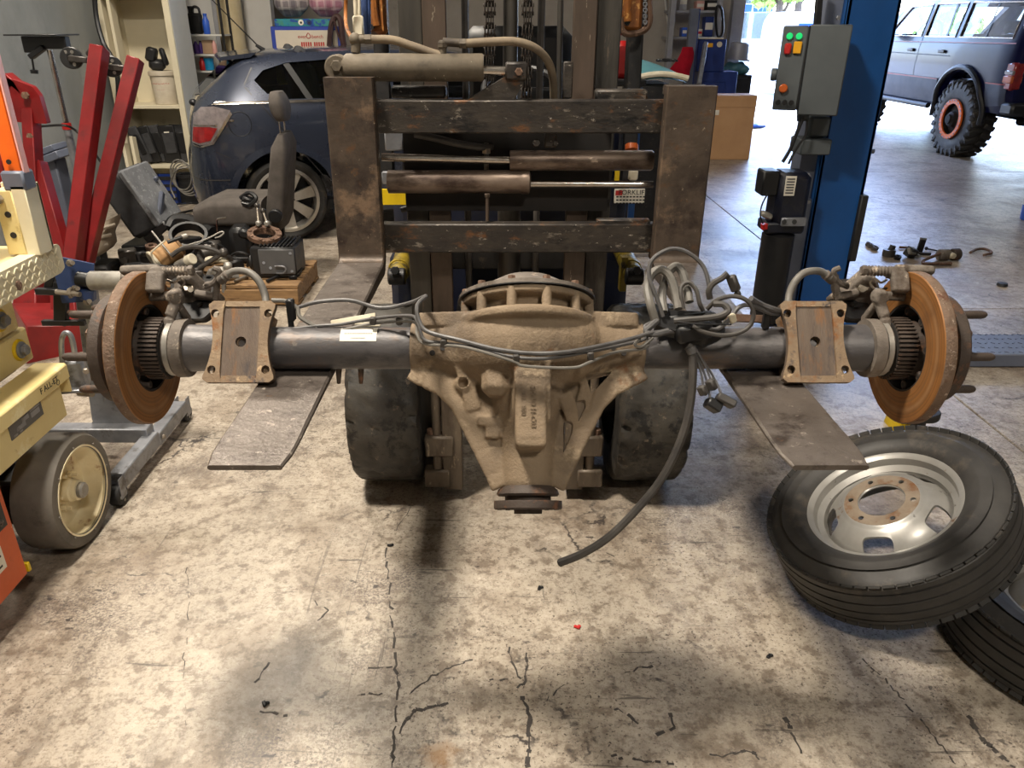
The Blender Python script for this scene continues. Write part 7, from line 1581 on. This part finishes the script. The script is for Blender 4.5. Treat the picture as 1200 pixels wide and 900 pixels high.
c = fpt(1077, 298); t = Thing('clamp', 'upright dark clamp with a bright flat tip on the floor', 'clamp', c, group='loose parts on the floor'); t.part('stem', MB().obox(c+Vector((0, 0, .06)), (.045, .02, .11), (0, .1, 0), .004), M['dark']); t.part('tip', MB().obox(c+Vector((.005, 0, .118)), (.045, .022, .018), (0, .1, 0), .003), M['alum']); t.part('cross_bar', MB().bar(c+Vector((-.08, -.02, .012)), c+Vector((.07, -.03, .012)), .02, .02, (0, 0, 1), .003), M['oilsteel'])
c = fpt(1059, 292); onfloor('bolt', MB().cyl(c+Vector((-.03, .01, .012)), c+Vector((.04, 0, .012)), .009, n=10), 'rust', 'reddish bolt lying behind the metal block', 'bolt')
c = fpt(1074, 301); onfloor('washer', MB().lathe([(.012, 0), (.03, 0), (.03, .012), (.012, .012)], c, (.1, -.4, 1), 18, closed=True), 'alum', 'pale washer ring between block and clamp', 'washer')
c = fpt(1089, 294); onfloor('bolt', MB().cyl(c+Vector((-.015, .02, .012)), c+Vector((.05, -.03, .008)), .006, n=8).ball(c+Vector((-.015, .02, .014)), .014, n=8, m=6), 'dark', 'round headed bolt behind the bent rod', 'bolt')
zz = .015; onfloor('bent_bar', MB().tube([fpt(1105, 296, .06), fpt(1085, 304, .02), fpt(1082, 307, zz), fpt(1086, 309, zz), fpt(1115, 309, zz)], .011, 8, 4), 'rust', 'rusty V-shaped bent bar on the floor', 'bar')
c = fpt(1103, 305); t = Thing('caliper_piston', 'short round tan steel cylinder lying on the floor', 'cylinder', c, group='loose parts on the floor'); t.part('barrel', MB().cyl(c+Vector((-.03, 0, .04)), c+Vector((.05, .01, .04)), .04, n=20, b=.005), M['dust']); t.part('end', MB().cyl(c+Vector((.07, .01, .04)), c+Vector((.13, .02, .042)), .042, n=20, b=.006), M['hub']); t.part('rag_end', MB().obox(c+Vector((.06, -.02, .04)), (.05, .04, .04), (.3, .3, .2), .01), M['offwhite'])
onfloor('bent_bar', MB().tube([fpt(1137, 296, zz), fpt(1145, 292, zz), fpt(1155, 292, zz), fpt(1162, 296, zz), fpt(1153, 299, zz)], .010, 8, 4), 'rust', 'rusty U-shaped bent bar, farthest right of the parts', 'bar')
c = fpt(1174, 335); onfloor('rubber_plug', MB().lathe([(.03, 0), (.034, .006), (.03, .02), (.0, .022)], c, (0, 0, 1), 16, cap=False), 'black', 'small black rubber plug alone on the floor', 'plug')
for k, (u, v, m, lab) in enumerate(((457, 640, 'black', 'tiny black pebble on the floor crack'), (632, 690, 'black', 'tiny dark clip on the floor below the pinion'), (676, 736, 'redp', 'tiny red plastic sliver on the floor'), (901, 770, 'black', 'tiny dark flake on the floor left of the wheels'), (310, 826, 'dark', 'tiny dark crumb at the bottom left of the floor'))):
    c = fpt(u, v); onfloor('floor_crumb', MB().obox(c+Vector((0, 0, .004)), (.018, .009, .007), (0, 0, k*1.3), .002).ball(c+Vector((.007, .003, .004)), .006, .005, .004, 8, 6), m, lab, 'debris')
c = P(1199, 258, z=0); t = Thing('drip_tray', 'pale blue tub standing at the right picture edge', 'tub', (c.x+.06, c.y, 0)); t.part('tub', MB().lathe([(.09, 0), (.1, .005), (.11, .14), (.10, .14), (.09, .01)], (c.x+.085, c.y, 0), (0, 0, 1), 28), M['bluep']); t.part('rim', MB().lathe([(.108, .135), (.116, .135), (.116, .15), (.108, .15)], (c.x+.085, c.y, 0), (0, 0, 1), 28, closed=True), M['white'])

# ------------------------------------------------------------------ right background: carton, chests, shelves
a = P(834, 187, z=0); yb_ = a.y
kx0, kx1 = P(820, 180, Y=yb_).x, P(878, 184, Y=yb_).x; kz = P(850, 112, Y=yb_).z
cc = Thing('cardboard_box', 'tall plain cardboard box standing open on the floor by the door', 'box', ((kx0+kx1)/2, yb_, 0))
cc.part('carton', MB().box(kx0, kx1, yb_, yb_+.35, 0, kz, .004), M['cardboard'])
cc.part('flap', MB().box(kx0, kx1, yb_-.006, yb_, kz*.82, kz, .002), M['cardboard'])
s0 = P(840, 132, Y=yb_-.01); cc.part('sticker', MB().obox((s0.x, yb_-.002, s0.z), (.06, .004, .06)), M['label'])
def boxat(name, u0, u1, v0, v1, Y, dep, m, lab, cat, b=.01, z0=None):
    A = P(u0, v1, Y=Y); B_ = P(u1, v0, Y=Y); t = Thing(name, lab, cat, ((A.x+B_.x)/2, Y, A.z if z0 is None else z0)); 
    body = t.part('body', MB().box(A.x, P(u1, v1, Y=Y).x, Y, Y+dep, A.z if z0 is None else z0, B_.z, b), M[m]); return t, A, B_
t, A, B_ = boxat('tool_cabinet', 812, 852, 84, 190, 11.2, .5, 'toolblue', 'blue lower tool cabinet behind the cardboard box', 'tool cabinet', z0=0)
for k in range(3): t.part('drawer', MB().box(A.x+.03, P(852, 100, Y=11.2).x-.03, 11.18, 11.2, .15+k*.25, .36+k*.25, .006), M['toolblue'])
ztc = B_.z
t, A, B_ = boxat('tool_chest', 815, 848, 46, 82, 11.2, .4, 'toolblue', 'blue tool chest on top of the lower tool cabinet', 'tool chest', z0=ztc)
for (u, r) in ((827, .03), (843, .035)): p = P(u, 52, Y=11.2); t.part('badge', MB().cyl((p.x, 11.202, p.z), (p.x, 11.185, p.z), r, n=18), M['offwhite'])
p = P(831, 53, Y=11.19); t.part('latch', MB().obox((p.x, 11.19, p.z), (.1, .02, .05), None, .005), M['yel2'])
t.part('top_tray', MB().box(A.x, P(848, 46, Y=11.2).x, 11.2, 11.6, B_.z, B_.z+.02, .004), M['offwhite'])
ztop = B_.z+.02
single('chrome_bar', MB().bar(P(819, 99, Y=10.7), P(827, 50, Y=10.95), .05, .06, (0, 1, 0), .004).bar((P(818, 99, Y=10.7).x, 10.68, .01), P(819, 99, Y=10.7), .05, .06, (0, 1, 0), .004), M['zinc'], 'bright metal bar leaning against the blue tool chest', 'bar')
rc = Thing('red_cloth', 'red cloth draped over the end of the blue workshop press', 'cloth', (P(805, 90, Y=10.9).x, 10.9, .6)); ct = MB(); rings = []
for k in range(6):
    q = k/5; c = P(806-10*q+2*sin(q*5), 55+35*q, Y=10.9); w = .06+.09*q; rings.append([c+Vector((w*cos(j*pi/5)*(1+.2*sin(3*j)), .06*sin(j*pi/5), 0)) for j in range(10)])
rc.part('cloth', ct.loft(rings), M['redcloth'], sharp=70)
bp = Thing('workshop_press', 'blue steel post of a workshop press beside the shelves', 'press', (P(810, 80, Y=11.05).x, 11.05, 0)); p = P(811, 50, Y=11.05); bp.part('post', MB().box(p.x-.06, p.x+.05, 11.02, 11.12, 0, P(811, 10, Y=11.05).z, .005), M['liftgrey']); bp.part('post_side', MB().box(p.x+.05, p.x+.062, 11.02, 11.12, 0, P(811, 10, Y=11.05).z, .002), M['toolblue']); bp.part('foot', MB().box(p.x-.2, p.x+.2, 10.95, 11.2, 0, .05, .005), M['toolblue'])
# shelf rack
rk = Thing('shelf_rack', 'grey steel shelf rack with blue boxes by the roller door', 'shelf', (P(820, 60, Y=12.1).x, 12.3, 0))
r0, r1 = P(782, 40, Y=12.1).x, P(842, 40, Y=12.1).x
zs = [P(800, 12, Y=12.1).z, P(800, 43, Y=12.1).z]
for z in (.3, .75, zs[1], zs[0]): rk.part('shelf_board', MB().box(r0, r1, 12.1, 12.5, z-.03, z, .003), M['shelfgrey'])
for x in (r0+.02, r1-.02): rk.part('upright', MB().box(x-.03, x+.03, 12.08, 12.12, 0, 2.4, .003), M['shelfgrey'])
def small(u0, u1, z, h_, Y, m, lab, cat, name): 
    a = P(u0, 30, Y=Y).x; b = P(u1, 30, Y=Y).x; t = Thing(name, lab, cat, ((a+b)/2, Y, z), group='goods on the steel rack'); t.part('box', MB().box(a, b, Y, Y+.18, z, z+h_, .006), M[m]); t.part('band', MB().box(a+.008, b-.008, Y-.003, Y, z+h_*.35, z+h_*.7), M['label' if m != 'label' else 'redp'])
small(800, 806, zs[1], .12, 12.15, 'bluep', 'small blue carton at the left of the lower rack shelf', 'carton', 'parts_carton')
small(826, 836, zs[1], .26, 12.15, 'toolblue', 'tall blue carton on the lower rack shelf', 'carton', 'parts_carton')
small(817, 824, zs[1], .1, 12.2, 'label', 'low white carton left of the tall blue carton', 'carton', 'parts_carton')
small(814, 823, zs[0], .12, 12.15, 'pinkp', 'pale carton on the upper rack shelf', 'carton', 'parts_carton')
small(826, 838, zs[0], .13, 12.15, 'dark', 'dark machine part on the upper rack shelf', 'part', 'machine_part')
small(794, 803, zs[0], .22, 12.2, 'shelfgrey', 'grey bin on the left of the upper rack shelf', 'bin', 'storage_bin')
single('hanging_belt', MB().tube([P(840, 8, Y=12.05), P(846, 12, Y=12.05), P(847, 38, Y=12.05), P(841, 42, Y=12.05), P(839, 25, Y=12.05)], .018, 6, 5, True), M['black'], 'black drive belt hanging at the right end of the rack', 'belt')
single('wall_pipe', MB().cyl(P(777, -20, Y=12.52), P(782, 22, Y=12.52), .015, n=10).tube([P(782, 22, Y=12.52), P(783, 30, Y=12.52)], .012, 6, 1), M['white'], 'thin white conduit running down the back wall', 'pipe')
single('conduit_post', MB().box(P(784, 30, Y=12.0).x, P(790, 30, Y=12.0).x, 11.98, 12.05, 0, 2.4, .004), M['shelfgrey'], 'grey steel post left of the rack', 'post')
for k, (u, v) in enumerate(((765, 59), (769, 65))): pass
# low bench with teal panel seen over the right fork
tq = Thing('car_bonnet', 'pale teal car bonnet with tools lying on it, behind the mast', 'bonnet', (P(770, 100, Y=6.0).x, 6.1, .55))
gA = [P(u, v, Y=5.9) for u, v in ((742, 92), (790, 92))]; zb2 = gA[0].z
rows = []
for j in range(6):
    q = j/5; rows.append([Vector((gA[0].x+(gA[1].x+.1-.22*q-gA[0].x)*i/8, 5.9+.6*q, zb2+.03*sin(pi*i/8)+.085*sin(q*pi/2))) for i in range(9)])
top_ = MB().grid(rows); low = MB().grid([[p-Vector((0, 0, .03)) for p in r] for r in rows]); top_.join(low); tq.part('skin', top_, M['tealpaint'])
tq.part('edge_strip', MB().tube([r for r in rows[0]], .02, 8, 1), M['offwhite'])
tq.part('support', MB().box(gA[0].x, gA[1].x, 5.95, 6.4, 0, zb2-.04, .02), M['dark'])
ch = MB()
for k in range(9): p = P(772+k*2.3, 75+1.2*sin(k*2), Y=6.3); ch.lathe([(.012, 0), (.024, 0), (.024, .012), (.012, .012)], (p.x, 6.3, zb2+.1), (.3*sin(k), .3*cos(k), 1), 10, closed=True)
single('chain_tool', ch, M['black'], 'black chain heaped on the teal bonnet', 'chain')
b1 = Thing('jerry_can', 'red fuel can seen between mast and orange guard', 'can', (P(728, 80, Y=5.3).x, 5.3, .8)); p = P(729, 70, Y=5.3); b1.part('can_body', MB().obox((p.x, 5.35, p.z), (.11, .18, .22), None, .03), M['redp']); b1.part('handle', MB().tube([(p.x-.04, 5.3, p.z+.1), (p.x-.03, 5.3, p.z+.15), (p.x+.03, 5.3, p.z+.15), (p.x+.04, 5.3, p.z+.1)], .012, 6), M['redp']); 
b2_ = Thing('tool_trolley', 'dark trolley carrying the red fuel can behind the mast', 'trolley', (p.x, 5.35, 0)); b2_.part('deck', MB().box(p.x-.2, p.x+.14, 5.15, 5.6, p.z-.15, p.z-.11, .01), M['dark'])
for dx in (-.17, .11):
    for y in (5.2, 5.55): b2_.part('leg', MB().box(p.x+dx-.02, p.x+dx+.02, y-.02, y+.02, 0, p.z-.16, .003), M['lift'])
# heap at the door jamb: grey tub, blue wrap, black crates
t, A, B_ = boxat('black_crate', 851, 875, 88, 140, 11.9, .4, 'black', 'stack of black crate with lid beside the roller door', 'crate', z0=0)
t.part('crate_rim', MB().box(A.x-.01, P(875, 88, Y=11.9).x+.01, 11.89, 12.31, B_.z-.05, B_.z, .006), M['black']); zc_ = B_.z
wm = MB()
for k in range(7): p = P(852+k*3.2, 80, Y=12.1); wm.ball((p.x, 12.08+.03*(k % 3), zc_+.06+.03*(k % 2)), .09, .09, .07, 10, 7, (k, k, 0))
single('plastic_wrap', wm, M['tealpaint'], 'crumpled pale blue plastic wrap on the black crate', 'wrap', remesh=.02, smooth=2)
p = P(866, 50, Y=12.1); t = Thing('wheelbarrow_tub', 'upturned grey plastic tub on the heap beside the door', 'tub', (p.x, 12.1, zc_+.19)); t.part('tub', MB().lathe([(.17, .0), (.15, .02), (.13, .22), (.11, .24), (.0, .24)], (p.x, 12.1, zc_+.19), (.1, 0, 1), 24, cap=False), M['shelfgrey']); t.part('rim', MB().lathe([(.17, .0), (.185, .0), (.185, .025), (.17, .025)], (p.x, 12.1, zc_+.19), (.1, 0, 1), 24, closed=True), M['shelfgrey'])
p = P(884, 150, z=0); single('blue_rag', MB().obox(p+Vector((0, 0, .03)), (.35, .2, .05), (0, 0, .3), .02).ball(p+Vector((-.05, 0, .04)), .12, .1, .06), M['bluep'], 'crumpled blue rag on the floor at the doorway', 'rag', remesh=.02, smooth=2)
